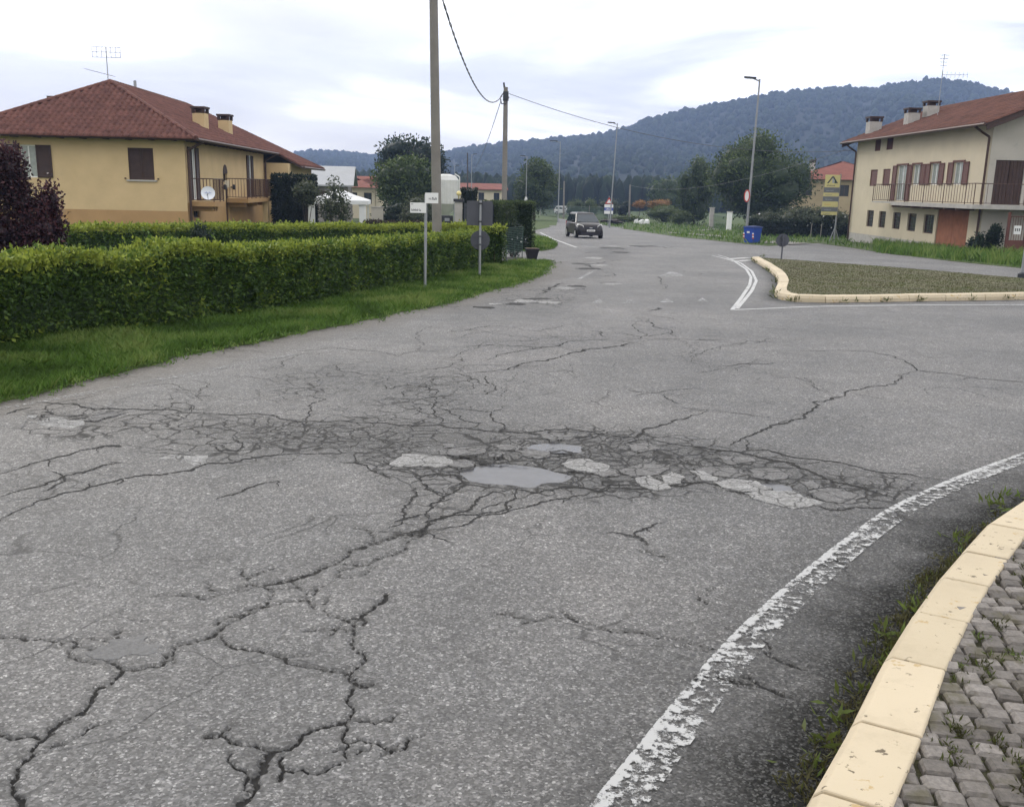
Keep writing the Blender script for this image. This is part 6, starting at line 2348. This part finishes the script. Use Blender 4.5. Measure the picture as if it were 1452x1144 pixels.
# ------------------------------------------------------------------ poles and wires
def pole(name, label, px0, py_base_depth, px1, top_py, r0, r1, mat, cat='pole', over=0.0):
    p = ground_at(px0, py_base_depth)
    t = at(px1, top_py, py_base_depth)
    t = t + (t - p).normalized() * over
    s = thing(name, label, cat, p)
    MB().bar(p - Vector((0, 0, .3)), t, r0, 16, r1).build('shaft', mat, s, smooth=False)
    return s, p, t


s, p1b, p1 = pole('concrete_pole', 'thick concrete utility pole rising behind the hedge out of view', 620.5, 30, 614.8, 0, 0.158, 0.125, M['polecon'], over=.35)
MB().lathe(p1, [(0.128, -.1), (0.128, 0), (0.05, .05)], 12).build('cap', M['polecon'], s)
mb = MB(); mb.bar(p1 + Vector((-.1, -.15, -.25)), p1 + Vector((.28, -.1, -.22)), 0.03, 6); mb.build('wire_hook', M['galv'], s)
s, p2b, p2 = pole('concrete_pole', 'thinner concrete utility pole with cable clamps at its top', 714.5, 57, 717.2, 124, 0.17, 0.125, M['polecon'])
mb = MB(); mb.box((p2.x - .15, p2.y - .2, p2.z - .75), (p2.x + .17, p2.y + .2, p2.z - .25)); mb.bar(p2 + Vector((-.05, 0, -.2)), p2 + Vector((-.12, -.05, .25)), 0.06, 6); mb.build('clamp_box', M['darkmetal'], s)
mb = MB(); mb.path([p2 + Vector((-.14, -.2, -.35)), p2 + Vector((-.32, -.2, -.6)), p2 + Vector((-.22, -.2, -.95)), p2 + Vector((.05, -.2, -.9)), p2 + Vector((.2, -.2, -.55))], 0.03, 5); mb.build('cable_loop', M['wire'], s)
pole('wood_pole', 'dark wooden pole far behind the driveway gate', 663, 135, 663, 217, .10, .08, M['darkwood'])
_, _, ps = pole('timber_pole', 'pale timber line pole in the meadow beyond the road', 892, 150, 893.5, 262, .16, .11, M['polecon'])
pole('timber_pole', 'short pale line pole behind the oncoming car', 799, 140, 800, 257, .13, .10, M['polecon'])


def wire(label, a, b, sag, r=0.016, n=26, twist=False):
    a, b = Vector(a), Vector(b)
    s = MB()
    pts = []
    for i in range(n + 1):
        t = i / n
        q = a.lerp(b, t)
        q.z -= sag * 4 * t * (1 - t)
        pts.append(q)
    if twist:
        for ph in (0, math.pi):
            s.path([q + Vector((math.cos(i * 1.9 + ph) * .022, 0, math.sin(i * 1.9 + ph) * .022)) for i, q in enumerate(pts)], r * .8, 4)
    else:
        s.path(pts, r, 4)
    o = s.build('overhead_cable', M['wire'])
    return tag(o, label, 'cable', 'overhead cables')


wire('twisted cable strung from the thick pole down to the thinner pole', p1 + Vector((.25, -.1, -.25)), p2 + Vector((-.22, -.1, -.5)), 1.35, .022, 60, True)
wire('cable crossing from the thinner pole to the corner of the cream house', p2 + Vector((.2, 0, -.35)), WS(.1, .3, ZEr - .5), 1.15, .016, 40)
wire('cable dropping from the thinner pole to the far wooden pole', p2 + Vector((-.25, 0, -.7)), at(672, 240, 135), 0.6, .020)
wire('thin cable from the meadow pole past the big tree to the cream house', ps + Vector((0, 0, -.1)), WS(.1, .35, ZEr - .3), 1.5, .016, 34)

# ------------------------------------------------------------------ blue bin
p = G(1066, 345.5)
s = thing('recycling_bin', 'blue wheeled waste bin with striped reflectors beside the lamp post', 'bin', p)
an_ = math.radians(-52)
fr = Fr(p, (math.cos(an_), math.sin(an_)))
mb = MB(fr)
w0, w1, dp0, dp1, hb_ = .30, .36, .34, .40, .92
mb.add([(-w0, -dp0, .06), (w0, -dp0, .06), (w0, dp0, .06), (-w0, dp0, .06), (-w1, -dp1, hb_), (w1, -dp1, hb_), (w1, dp1, hb_), (-w1, dp1, hb_)],
       [(0, 3, 2, 1), (4, 5, 6, 7), (0, 1, 5, 4), (1, 2, 6, 5), (2, 3, 7, 6), (3, 0, 4, 7)])
mb.build('body', M['bin'], s, bevel=.02)
mb = MB(fr)
mb.prism([(-w1 - .03, -dp1 - .04, hb_ + .003), (w1 + .03, -dp1 - .04, hb_ + .003), (w1 + .03, dp1 + .05, hb_ + .003), (-w1 - .03, dp1 + .05, hb_ + .003)], (0, 0, .06))
mb.prism([(-w1 * .8, -dp1 * .8, hb_ + .063), (w1 * .8, -dp1 * .8, hb_ + .063), (w1 * .8, dp1 * .8, hb_ + .063), (-w1 * .8, dp1 * .8, hb_ + .063)], (0, 0, .04))
mb.build('lid', M['binlid'], s, bevel=.015)
for sx in (-1, 1):
    w_ = MB(fr).bar((sx * .24, dp0, .09), (sx * .30, dp0, .09), 0.09, 12).build('wheel', M['rubber'], s)
# striped corner reflectors and a label
for (x, y) in ((-w1 * .985 - .002, -dp1 * .93), (w1 * .93, -dp1 * .985 - .002), (-w1 * .93, -dp1 * .985 - .002)):
    for k_ in range(4):
        mb = MB(fr)
        z = .30 + k_ * .085
        f = .86 + .14 * (z / hb_)
        if abs(x) > abs(y):
            mb.box((x * f - .012, y - .05, z), (x * f + .004, y + .05, z + .08))
        else:
            mb.box((x - .05, y * f - .02, z), (x + .05, y * f + .004, z + .08))
        mb.build('reflector', M['white'] if k_ % 2 else M['reflred'], s)
MB(fr).box((-.1, -dp1 - .012, .62), (.08, -dp1 * .965, .72)).build('bin_label', M['white'], s)

# ------------------------------------------------------------------ advertising sign
p = G(1181, 337.5)
p = ground_at(1181, 63)
s = thing('advertising_sign', 'tall yellow and slate advertising panels on a lattice-footed post', 'sign', p)
zt = at(1186, 247, 63).z - p.z
fr = Fr(p, (1, -.12), (-.12, -1))
MB(fr).bar((0.05, 0, 0.2), (.09, 0, zt), 0.05, 8).build('post', M['galv'], s)
mb = MB(fr)
for sx, sy in ((-.35, .2), (.4, .2), (.05, -.4), (-.2, -.3), (.3, -.3)):
    mb.bar((sx, sy, -.05), (.05, 0, 1.0), .022, 5)
mb.build('foot', M['galv'], s)
zs = [(248, 265.5, 'signyellow'), (266.2, 273, 'signgrey'), (273.8, 278.3, 'signyellow'), (279, 285.5, 'signgrey'), (286.2, 293.5, 'signyellow'), (294.2, 299.8, 'signgrey'), (300.4, 305, 'signyellow')]
for y0, y1, mt in zs:
    za, zb = at(1176, y1, 63).z - p.z, at(1176, y0, 63).z - p.z
    x0 = -.88 - (y0 - 248) * .0012
    pn = MB(fr).box((x0, .055, za), (.07, .085, zb)).build('panel', M[mt], s)
    if y0 < 250:
        cxp, w_ = x0 + .48, .34
        mb = MB(fr)
        h0, h1 = za + .24, zb - .10
        for dx in (-.30, .30):
            mb.prism([(cxp + dx - .05, .0855, h0), (cxp + dx + .05, .0855, h0), (cxp + .05, .0855, h1), (cxp - .05, .0855, h1)], (0, .004, 0)) if dx < 0 else mb.prism([(cxp + dx - .05, .0857, h0), (cxp + dx + .05, .0857, h0), (cxp + .05, .0857, h1), (cxp - .05, .0857, h1)], (0, .004, 0))
        mb.build('logo', M['ink'], pn)
        MB(fr).box((cxp - .02, .0856, h0 + .02), (cxp + .10, .089, h0 + .36)).build('logo_figure', M['signtext'], pn)
        MB(fr).box((cxp + .12, .0858, h0), (cxp + .22, .090, h0 + .22)).build('logo_figure', M['fence'], pn)
        text_marks(fr, pn, x0 + .14, za + .07, .09, 9, .0856)
    elif mt == 'signgrey':
        text_marks(fr, pn, x0 + .16, (za + zb) / 2 - .07, .09, 8, .0856, M['signtext'])
    else:
        text_marks(fr, pn, x0 + .12, (za + zb) / 2 - .04, .07, 10, .0856, M['signorange'] if y0 > 280 and y0 < 290 else M['signgrey'])

# information sign by the road
p = ground_at(862, 104)
s = thing('information_sign', 'small red, blue and white information sign on a post beyond the car', 'sign', p)
za, zb = at(863, 303.5, 104).z - p.z, at(863, 290, 104).z - p.z
fr = Fr(p, (1, 0), (0, -1))
MB(fr).bar((0, 0, -.1), (0, 0, zb + .9), .04, 6).build('post', M['galv'], s)
hh = (zb - za) / 3
for k_, mt in enumerate(('white', 'signblue', 'white')):
    MB(fr).box((-.48, .042, za + hh * k_), (.48, .06, za + hh * (k_ + 1) - .003)).build('panel', M[mt], s)
text_marks(fr, s, -.3, za + hh * 1.25, .2, 4, .061, M['white'], .13)
MB(fr).prism([(-.42, .042, zb + .06), (.42, .042, zb + .06), (0, .042, zb + .75)], (0, .02, 0)).build('warning_triangle', M['reflred'], s)
MB(fr).prism([(-.26, .0625, zb + .14), (.26, .0625, zb + .14), (0, .0625, zb + .56)], (0, .004, 0)).build('triangle_face', M['white'], s)


# ------------------------------------------------------------------ cars
def car(name, label, p, yaw, paint, sc=1.0):
    s = thing(name, label, 'car', p)
    fr = Fr((p.x, p.y, p.z), (math.cos(yaw), math.sin(yaw)), (math.sin(yaw), -math.cos(yaw)))   # n points ahead, s to the car's right as seen from the front
    st = [(-1.95, .70, .42, .62, .90), (-1.88, .80, .30, .60, .98), (-1.5, .845, .24, .60, 1.00), (-.4, .855, .22, .60, 1.00), (.75, .855, .22, .60, 1.02),
          (1.15, .85, .22, .60, .99), (1.55, .835, .22, .58, .91), (1.80, .79, .22, .55, .80), (1.92, .70, .26, .50, .66), (1.96, .60, .34, .48, .58)]
    vs, fs = [], []
    for (n_, w_, zb_, zm, zt_) in st:
        ring = [(w_ * .90, zb_), (w_, zb_ + .10), (w_ * 1.0, zm), (w_ * .965, zt_ - .09), (w_ * .88, zt_ - .015), (w_ * .45, zt_ + .018)]
        full = ring + [(-a, b) for a, b in ring[::-1]]
        vs += [(a, n_, b) for a, b in full]
    k = 12
    for j in range(len(st) - 1):
        for i in range(k):
            fs.append((j * k + i, j * k + (i + 1) % k, (j + 1) * k + (i + 1) % k, (j + 1) * k + i))
    fs += [tuple(range(k))[::-1], tuple((len(st) - 1) * k + i for i in range(k))]
    b = MB(fr).add(vs, [f[::-1] for f in fs]).build('body', paint, s, smooth=True)
    md = b.modifiers.new('es', 'EDGE_SPLIT'); md.split_angle = math.radians(38)
    # cabin
    lo = [(-.80, -1.86), (.80, -1.86), (.79, 1.10), (-.79, 1.10)]
    rings = [[(a, n_, .985) for a, n_ in lo],
             [(-.62, -1.62, 1.50), (.62, -1.62, 1.50), (.60, .32, 1.51), (-.60, .32, 1.51)],
             [(-.54, -1.45, 1.575), (.54, -1.45, 1.575), (.52, .12, 1.585), (-.52, .12, 1.585)]]
    vs = [q for r_ in rings for q in r_]
    fs = []
    for j in range(2):
        for i in range(4):
            fs.append((j * 4 + i, j * 4 + (i + 1) % 4, (j + 1) * 4 + (i + 1) % 4, (j + 1) * 4 + i))
    fs.append((8, 9, 10, 11))
    cab = MB(fr).add(vs, fs).build('cabin', paint, s, bevel=.07)

    def pane(name_, quad, off):
        q = [Vector(v) for v in quad]
        c = sum(q, Vector()) / 4
        nn = (q[1] - q[0]).cross(q[3] - q[0]).normalized()
        if nn.dot(Vector(off)) < 0:
            nn = -nn
        mb = MB(fr)
        mb.prism([tuple(v + nn * .008) for v in q], tuple(nn * .008))
        mb.build(name_, M['carglass'], cab)

    def lerp3(a, b, t):
        return tuple(Vector(a).lerp(Vector(b), t))
    R0, R1 = rings[0], rings[1]
    fl, fr_ = R0[3], R0[2]; tl, tr_ = R1[3], R1[2]
    pane('windscreen', [lerp3(lerp3(fl, tl, .06), lerp3(fr_, tr_, .06), .05), lerp3(lerp3(fl, tl, .06), lerp3(fr_, tr_, .06), .95), lerp3(lerp3(fl, tl, .93), lerp3(fr_, tr_, .93), .94), lerp3(lerp3(fl, tl, .93), lerp3(fr_, tr_, .93), .06)], (0, 1, .5))
    for (b0, b1, t0, t1, nx) in ((R0[1], R0[2], R1[1], R1[2], 1), (R0[0], R0[3], R1[0], R1[3], -1)):
        for f0, f1 in ((.06, .34), (.37, .64), (.67, .93)):
            pane('side_window', [lerp3(lerp3(b0, t0, .08), lerp3(b1, t1, .08), f0), lerp3(lerp3(b0, t0, .08), lerp3(b1, t1, .08), f1), lerp3(lerp3(b0, t0, .88), lerp3(b1, t1, .88), f1), lerp3(lerp3(b0, t0, .88), lerp3(b1, t1, .88), f0)], (nx, 0, .2))
    pane('rear_window', [lerp3(lerp3(R0[0], R1[0], .1), lerp3(R0[1], R1[1], .1), .08), lerp3(lerp3(R0[0], R1[0], .1), lerp3(R0[1], R1[1], .1), .92), lerp3(lerp3(R0[0], R1[0], .9), lerp3(R0[1], R1[1], .9), .92), lerp3(lerp3(R0[0], R1[0], .9), lerp3(R0[1], R1[1], .9), .08)], (0, -1, .3))
    for sx in (-1, 1):
        for n_ in (-1.25, 1.28):
            w_ = MB(fr).bar((sx * .70, n_, .31), (sx * .875, n_, .31), .31, 20).build('wheel', M['rubber'], s)
            MB(fr).bar((sx * .86, n_, .31), (sx * .885, n_, .31), .19, 14).build('rim', M['rim'], w_)
        mb = MB(fr)
        mb.prism([(sx * .42, 1.88, .60), (sx * .76, 1.74, .60), (sx * .84, 1.46, .78), (sx * .76, 1.48, .93), (sx * .46, 1.78, .82)], (0, .055, .012))
        mb.build('headlight', M['headlight'], s)
        MB(fr).box((sx * .86, .80, 1.0), (sx * 1.00, .90, 1.14)).build('mirror', paint, s, bevel=.02)
        MB(fr).box((sx * .6, -1.97, .70), (sx * .78, -1.88, 1.0)).build('tail_light', M['reflred'], s)
        MB(fr).bar((sx * .55, 1.90, .38), (sx * .55, 1.965, .38), .06, 10).build('fog_light', M['headlight'], s)
    MB(fr).box((-.40, 1.86, .62), (.40, 1.955, .74)).build('grille', M['darkmetal'], s)
    MB(fr).box((-.09, 1.95, .66), (.09, 1.965, .72)).build('badge', M['rim'], s)
    MB(fr).box((-.62, 1.85, .27), (.62, 1.972, .44)).build('lower_grille', M['blackplastic'], s)
    pl_ = MB(fr).box((-.26, 1.94, .47), (.26, 1.985, .58)).build('number_plate', M['white'], s)
    text_marks(fr, pl_, -.20, .495, .06, 7, 1.9855, wid=.05)
    MB(fr).box((-.52, .20, 1.590), (.52, .235, 1.594)).build('roof_seam', M['blackplastic'], cab)
    return s


p = ground_at(827.5, 61.5)
car('oncoming_car', 'dark small people carrier driving towards the junction', p, math.radians(9), M['carpaint'])
p = ground_at(801, 178)
car('parked_car', 'white car parked on the grass beyond the road', p, math.radians(52), M['carwhite'])

# ------------------------------------------------------------------ trees and bushes right of the road
tree('round_tree', 'round dark green tree left of the road beyond the clipped hedge', 757, 128, 227, 6.2, M['leaf_green'], 9000, 0.32, 1.0, lobes=20)
tree('ivy_tree', 'narrow dark tree column wrapped in leaves in the meadow', 984, 122, 220, 4.75, M['leaf_green'], 8000, 0.27, 0.2, lobes=26, sub=.36)
tree('big_tree', 'large dense dark green tree behind the tall street lamp', 1076, 106, 183, 10.6, M['leaf_green'], 22000, 0.31, 0.7, lobes=34, sub=.36)
bush('pale_shrub', 'pale green rounded shrub by the far fence, left one', 814, 150, 278, 3.3, M['leaf_lime'], 1500, 0.18, 'rounded shrubs by the far fence')
bush('pale_shrub', 'pale green rounded shrub by the far fence, middle one', 837, 146, 281, 2.7, M['leaf_lime'], 1300, 0.18, 'rounded shrubs by the far fence')
bush('pale_shrub', 'olive shrub behind the information sign', 864, 150, 280, 3.6, M['leaf_olive'], 1300, 0.2)
bush('dark_bush', 'dark bush behind the information sign beside the pale shrubs', 884, 152, 284, 3.6, M['leaf_dark'], 1000, 0.2)
bush('flowering_shrub', 'orange flowering shrub row left of the narrow tree', 905, 150, 284, 2.4, M['leaf_orange'], 700, 0.18, 'orange shrubs in the meadow', dz=1.6)
bush('flowering_shrub', 'yellow-orange shrub close to the narrow tree column', 932, 148, 282, 4.2, M['leaf_orange'], 1200, 0.18, 'orange shrubs in the meadow', dz=1.6)
bush('meadow_bush', 'grey-green rambling bush left of the narrow tree column', 938, 132, 291, 5.2, M['leaf_lime'], 3000, 0.21, lobes=11)
bush('meadow_bush', 'low green bush at the foot of the narrow tree column', 962, 118, 298, 3.4, M['leaf_lime'], 1500, 0.2)
bush('meadow_bush', 'low green weeds mound beside the information sign', 890, 126, 306, 4.5, M['leaf_lime'], 1500, 0.2, depth_w=2.0)
bush('back_tree', 'soft green trees behind the narrow tree column', 945, 175, 252, 8.0, M['leaf_green'], 3500, 0.35, lobes=12)
p = ground_at(866, 100)
so_ = bush('soil_heap', 'heap of dug brown soil by the information sign', 868, 112, 309, 3.2, M['leaf_brown'], 500, 0.12, cat='soil heap', stems=False)
# flowering hedge right of the lamp
for k_, (px, w_, tp) in enumerate(((1082, 2.6, 298), (1118, 3.4, 291), (1152, 3.2, 290), (1182, 2.4, 294))):
    bush('viburnum_bush', ['olive bush right behind the blue bin', 'large pale flowering bush between bin and advertising sign', 'rambling pale bush left of the advertising sign', 'dark leafy bush behind the advertising sign post'][k_], px, 79 - k_ * .6, tp, w_ * 1.13, M['leaf_olive'], 3600, 0.16, 'flowering bushes before the ochre house', lobes=11, sub=.42, petals=30)
hedge('dark_undergrowth', 'dark shaded hedge at the foot of the flowering bushes', top_line((1065, 1130, 1200), (77.6, 77.2, 76.6)), 1.2, 1.2, M['leaf_dark'], 150, 0.2, 0.1, wob=.15, shoots=False)
for k_, (px, d_) in enumerate(((1149, 75.0), (1163, 75.2))):
    p = ground_at(px, d_)
    tag(MB().bar(p - Vector((0, 0, .1)), p + Vector((.03, 0, 1.1)), .035, 6).build('fence_stake', M['polecon']), ['thin pale fence stake before the rambling pale bush', 'thin pale fence stake close to the advertising sign'][k_], 'stake', 'stakes before the flowering bushes')
for px, d_, h_, lb in ((1033, 98, 1.85, 'white gate pillar left of the tall street lamp'), (1008, 106, 2.2, 'grey gate pillar with small cap near the narrow tree')):
    p = ground_at(px, d_)
    s = thing('gate_pillar', lb, 'pillar', p)
    MB(Fr(p)).box((-.22, -.22, -.2), (.22, .22, h_)).build('shaft', M['white'] if px > 1020 else M['concrete'], s)
    MB(Fr(p)).box((-.27, -.27, h_ + .003), (.27, .27, h_ + .09)).build('cap', M['concrete'], s)
pa, pb = ground_at(1010, 105.5), ground_at(1031, 98.3)
s = thing('mesh_gate', 'dark wire mesh gate between the two small pillars', 'gate', pa)
fr = Fr(pa, ((pb - pa).x, (pb - pa).y)); L = (pb - pa).length
mb = MB(fr)
for x in np.linspace(.2, L - .2, 22):
    mb.bar((x, 0, .1), (x, 0, 1.5), .012, 4)
for z in (.1, .8, 1.5):
    mb.bar((.2, 0, z), (L - .2, 0, z), .02, 4)
mb.build('bars', M['fence'], s)
# far fence
s = thing('mesh_fence', 'green wire mesh fence with posts along the far meadow', 'fence', ground_at(770, 150))
pts = [ground_at(px, d_) for px, d_ in ((766, 165), (800, 150), (835, 138), (868, 130))]
for a, b in zip(pts[:-1], pts[1:]):
    mb = MB()
    k = 40
    for i in range(k + 1):
        q = a.lerp(b, i / k); mb.bar(q, q + Vector((0, 0, 1.8)), .018, 4)
    for z in np.linspace(.2, 1.8, 7):
        mb.bar(a + Vector((0, 0, z)), b + Vector((0, 0, z)), .018, 4)
    mb.build('mesh', M['fence'], s)
for q in pts:
    MB().bar(q - Vector((0, 0, .2)), q + Vector((0, 0, 2.0)), .05, 6).build('post', M['polecon'], s)
# white rubble lying in the meadow
for k_, (px, d_, w_) in enumerate(((902, 121, .6), (909, 119, 1.0), (917, 121, .7))):
    p = ground_at(px, d_)
    mb = MB(Fr(p, (math.cos(k_), math.sin(k_))))
    mb.add([(-w_ / 2, -.3, 0), (w_ / 2, -.25, 0), (w_ / 2 * .9, .3, 0), (-w_ / 2, .28, 0), (-w_ * .4, -.2, .5), (w_ * .3, -.2, .62), (w_ * .35, .2, .55), (-w_ * .4, .2, .4)], [(0, 3, 2, 1), (4, 5, 6, 7), (0, 1, 5, 4), (1, 2, 6, 5), (2, 3, 7, 6), (3, 0, 4, 7)])
    tag(mb.build('rubble_block', M['white'], None, bevel=.05), ['small upright white block left in the rubble group in the meadow', 'largest white rubble block lying in the meadow grass', 'middle-sized white rubble block beside the largest one'][k_], 'block', 'white blocks in the meadow')
# pale paths in the grass
sheet('gravel_path', [G(*p)[:2] for p in ((985, 326.5), (1015, 324.5), (1022, 325.5), (992, 328))], 0.05, M['path'])
sheet('gravel_path', [G(*p)[:2] for p in ((945, 329.5), (1030, 335.5), (1031, 337.5), (946, 331))], 0.05, M['path'])
sheet('gravel_path', [G(*p)[:2] for p in ((1075, 343), (1110, 342.5), (1150, 346.5), (1120, 347.5), (1085, 345.5))], 0.05, M['path'])

# ------------------------------------------------------------------ hill, woods
RIDGE = [(-500, 236), (-200, 232), (0, 230), (200, 226), (400, 221), (440, 214), (480, 216), (530, 220), (570, 219), (620, 215), (660, 209), (700, 204), (740, 199), (800, 193), (850, 187), (880, 178), (905, 166), (940, 157), (985, 147), (1040, 137),
         (1080, 129), (1130, 125), (1165, 122), (1195, 126), (1230, 118), (1270, 112), (1290, 109), (1330, 115), (1370, 125), (1400, 132), (1440, 139), (1520, 150), (1700, 176), (2000, 215), (2300, 236)]
rx_ = np.array([q[0] for q in RIDGE]); ry_ = np.array([q[1] for q in RIDGE])
cols = np.arange(-480, 2280, 8.0)
ts = np.linspace(0, 1.35, 30)
Vh = np.zeros((len(cols), len(ts), 3))


def hill_pt(px, t):
    far = np.interp(px, [300, 560, 700, 900], [1350, 1300, 1120, 1050])
    d1 = far
    d0 = 430.0
    D = d0 + (d1 - d0) * t
    yr = np.interp(px, rx_, ry_)
    q = at(float(px), float(yr), float(d1))
    ztop = q.z - 5.0
    x = (px - CX) / F * D
    prof = (t ** 1.25) if t <= 1 else 1 - (t - 1) * 1.1
    base_ = -3.6
    gully = 0.10 * math.sin(x * 0.021 + 2.0 * t) + 0.07 * math.sin(x * 0.047 - 3 * t)
    prof += gully * math.sin(math.pi * min(1, t)) * 0.8
    return np.array([x, D, base_ + (ztop - base_) * prof])


for i, px in enumerate(cols):
    for j, t in enumerate(ts):
        Vh[i, j] = hill_pt(px, t)
ids = np.arange(len(cols) * len(ts)).reshape(len(cols), len(ts))
Q = np.stack([ids[:-1, :-1], ids[1:, :-1], ids[1:, 1:], ids[:-1, 1:]], -1).reshape(-1, 4)
hill = np_mesh('hill', Vh.reshape(-1, 3), Q, M['forest'], None, {}, smooth=True)
hill['kind'] = 'structure'


def canopy(name, label, pts, sizes, mat, sub=2, tone=0.0):
    v0, f0 = ico(sub)
    rng = RNG
    n = len(pts)
    k = len(v0)
    jit = 1 + rng.normal(size=(n, k, 1)) * 0.10
    V = v0[None] * jit * sizes[:, None, :] + pts[:, None, :]
    Fh = f0[None] + (np.arange(n) * k)[:, None, None]
    tint = np.clip(0.45 + tone + np.repeat(rng.normal(size=n) * 0.2, len(f0)) + rng.normal(size=n * len(f0)) * 0.12, 0, 1)
    o = np_mesh(name, V.reshape(-1, 3), Fh.reshape(-1, 3), mat, None, face_attrs={'tint': tint})
    return tag(o, label, 'forest', kind='stuff')


rng = RNG
pts, sz = [], []
for _ in range(9600):
    px = rng.uniform(330, 1640) if rng.random() < .85 else rng.uniform(-300, 1900)
    t = 1.0 - rng.random() ** 1.3 if rng.random() < .8 else rng.uniform(.93, 1.02)
    q = hill_pt(px, t)
    w_ = rng.uniform(1.6, 3.4) * (q[1] / 900) ** .5
    h_ = w_ * rng.uniform(.9, 1.5)
    pts.append((q[0], q[1], q[2] + h_ * .55)); sz.append((w_, w_, h_))
canopy('hill_forest', 'dense dark forest covering the whole hill', np.array(pts), np.array(sz), M['forest'], 2)
pts, sz = [], []
for _ in range(900):
    D = rng.uniform(240, 330)
    px = rng.uniform(560, 1260)
    w_ = rng.uniform(1.0, 1.9)
    h_ = rng.uniform(3.4, 5.0)
    pts.append(((px - CX) / F * D, D, -3.3 + h_ * .8)); sz.append((w_, w_, h_))
for _ in range(160):
    D = rng.uniform(300, 400)
    px = rng.uniform(-300, 620)
    w_ = rng.uniform(2.5, 4.5)
    h_ = rng.uniform(3.5, 6)
    pts.append(((px - CX) / F * D, D, -3.3 + h_ * .8)); sz.append((w_, w_, h_))
canopy('plain_wood', 'dark belt of trees at the foot of the hill', np.array(pts), np.array(sz), M['forest'], 2, -.1)

# ------------------------------------------------------------------ air
mb = MB()
mb.box((-2600, -400, -6), (2600, 1900, 230))
hz = bpy.data.materials.new('valley_haze')
hz.use_nodes = True
t = hz.node_tree
t.nodes.remove(t.nodes['Principled BSDF'])
pv = N(t, 'ShaderNodeVolumePrincipled')
pv.inputs['Color'].default_value = (0.44, 0.585, 0.95, 1)
pv.inputs['Density'].default_value = 0.00042
pv.inputs['Anisotropy'].default_value = 0.2
t.links.new(pv.outputs[0], t.nodes['Material Output'].inputs['Volume'])
ho = mb.build('haze', hz)
ho['kind'] = 'stuff'
tag(ho, 'pale bluish haze filling the valley air', 'haze', kind='stuff')

for o in SC.objects:
    if o.type == 'MESH' and len(o.data.polygons) == 0:
        print('empty mesh', o.name)
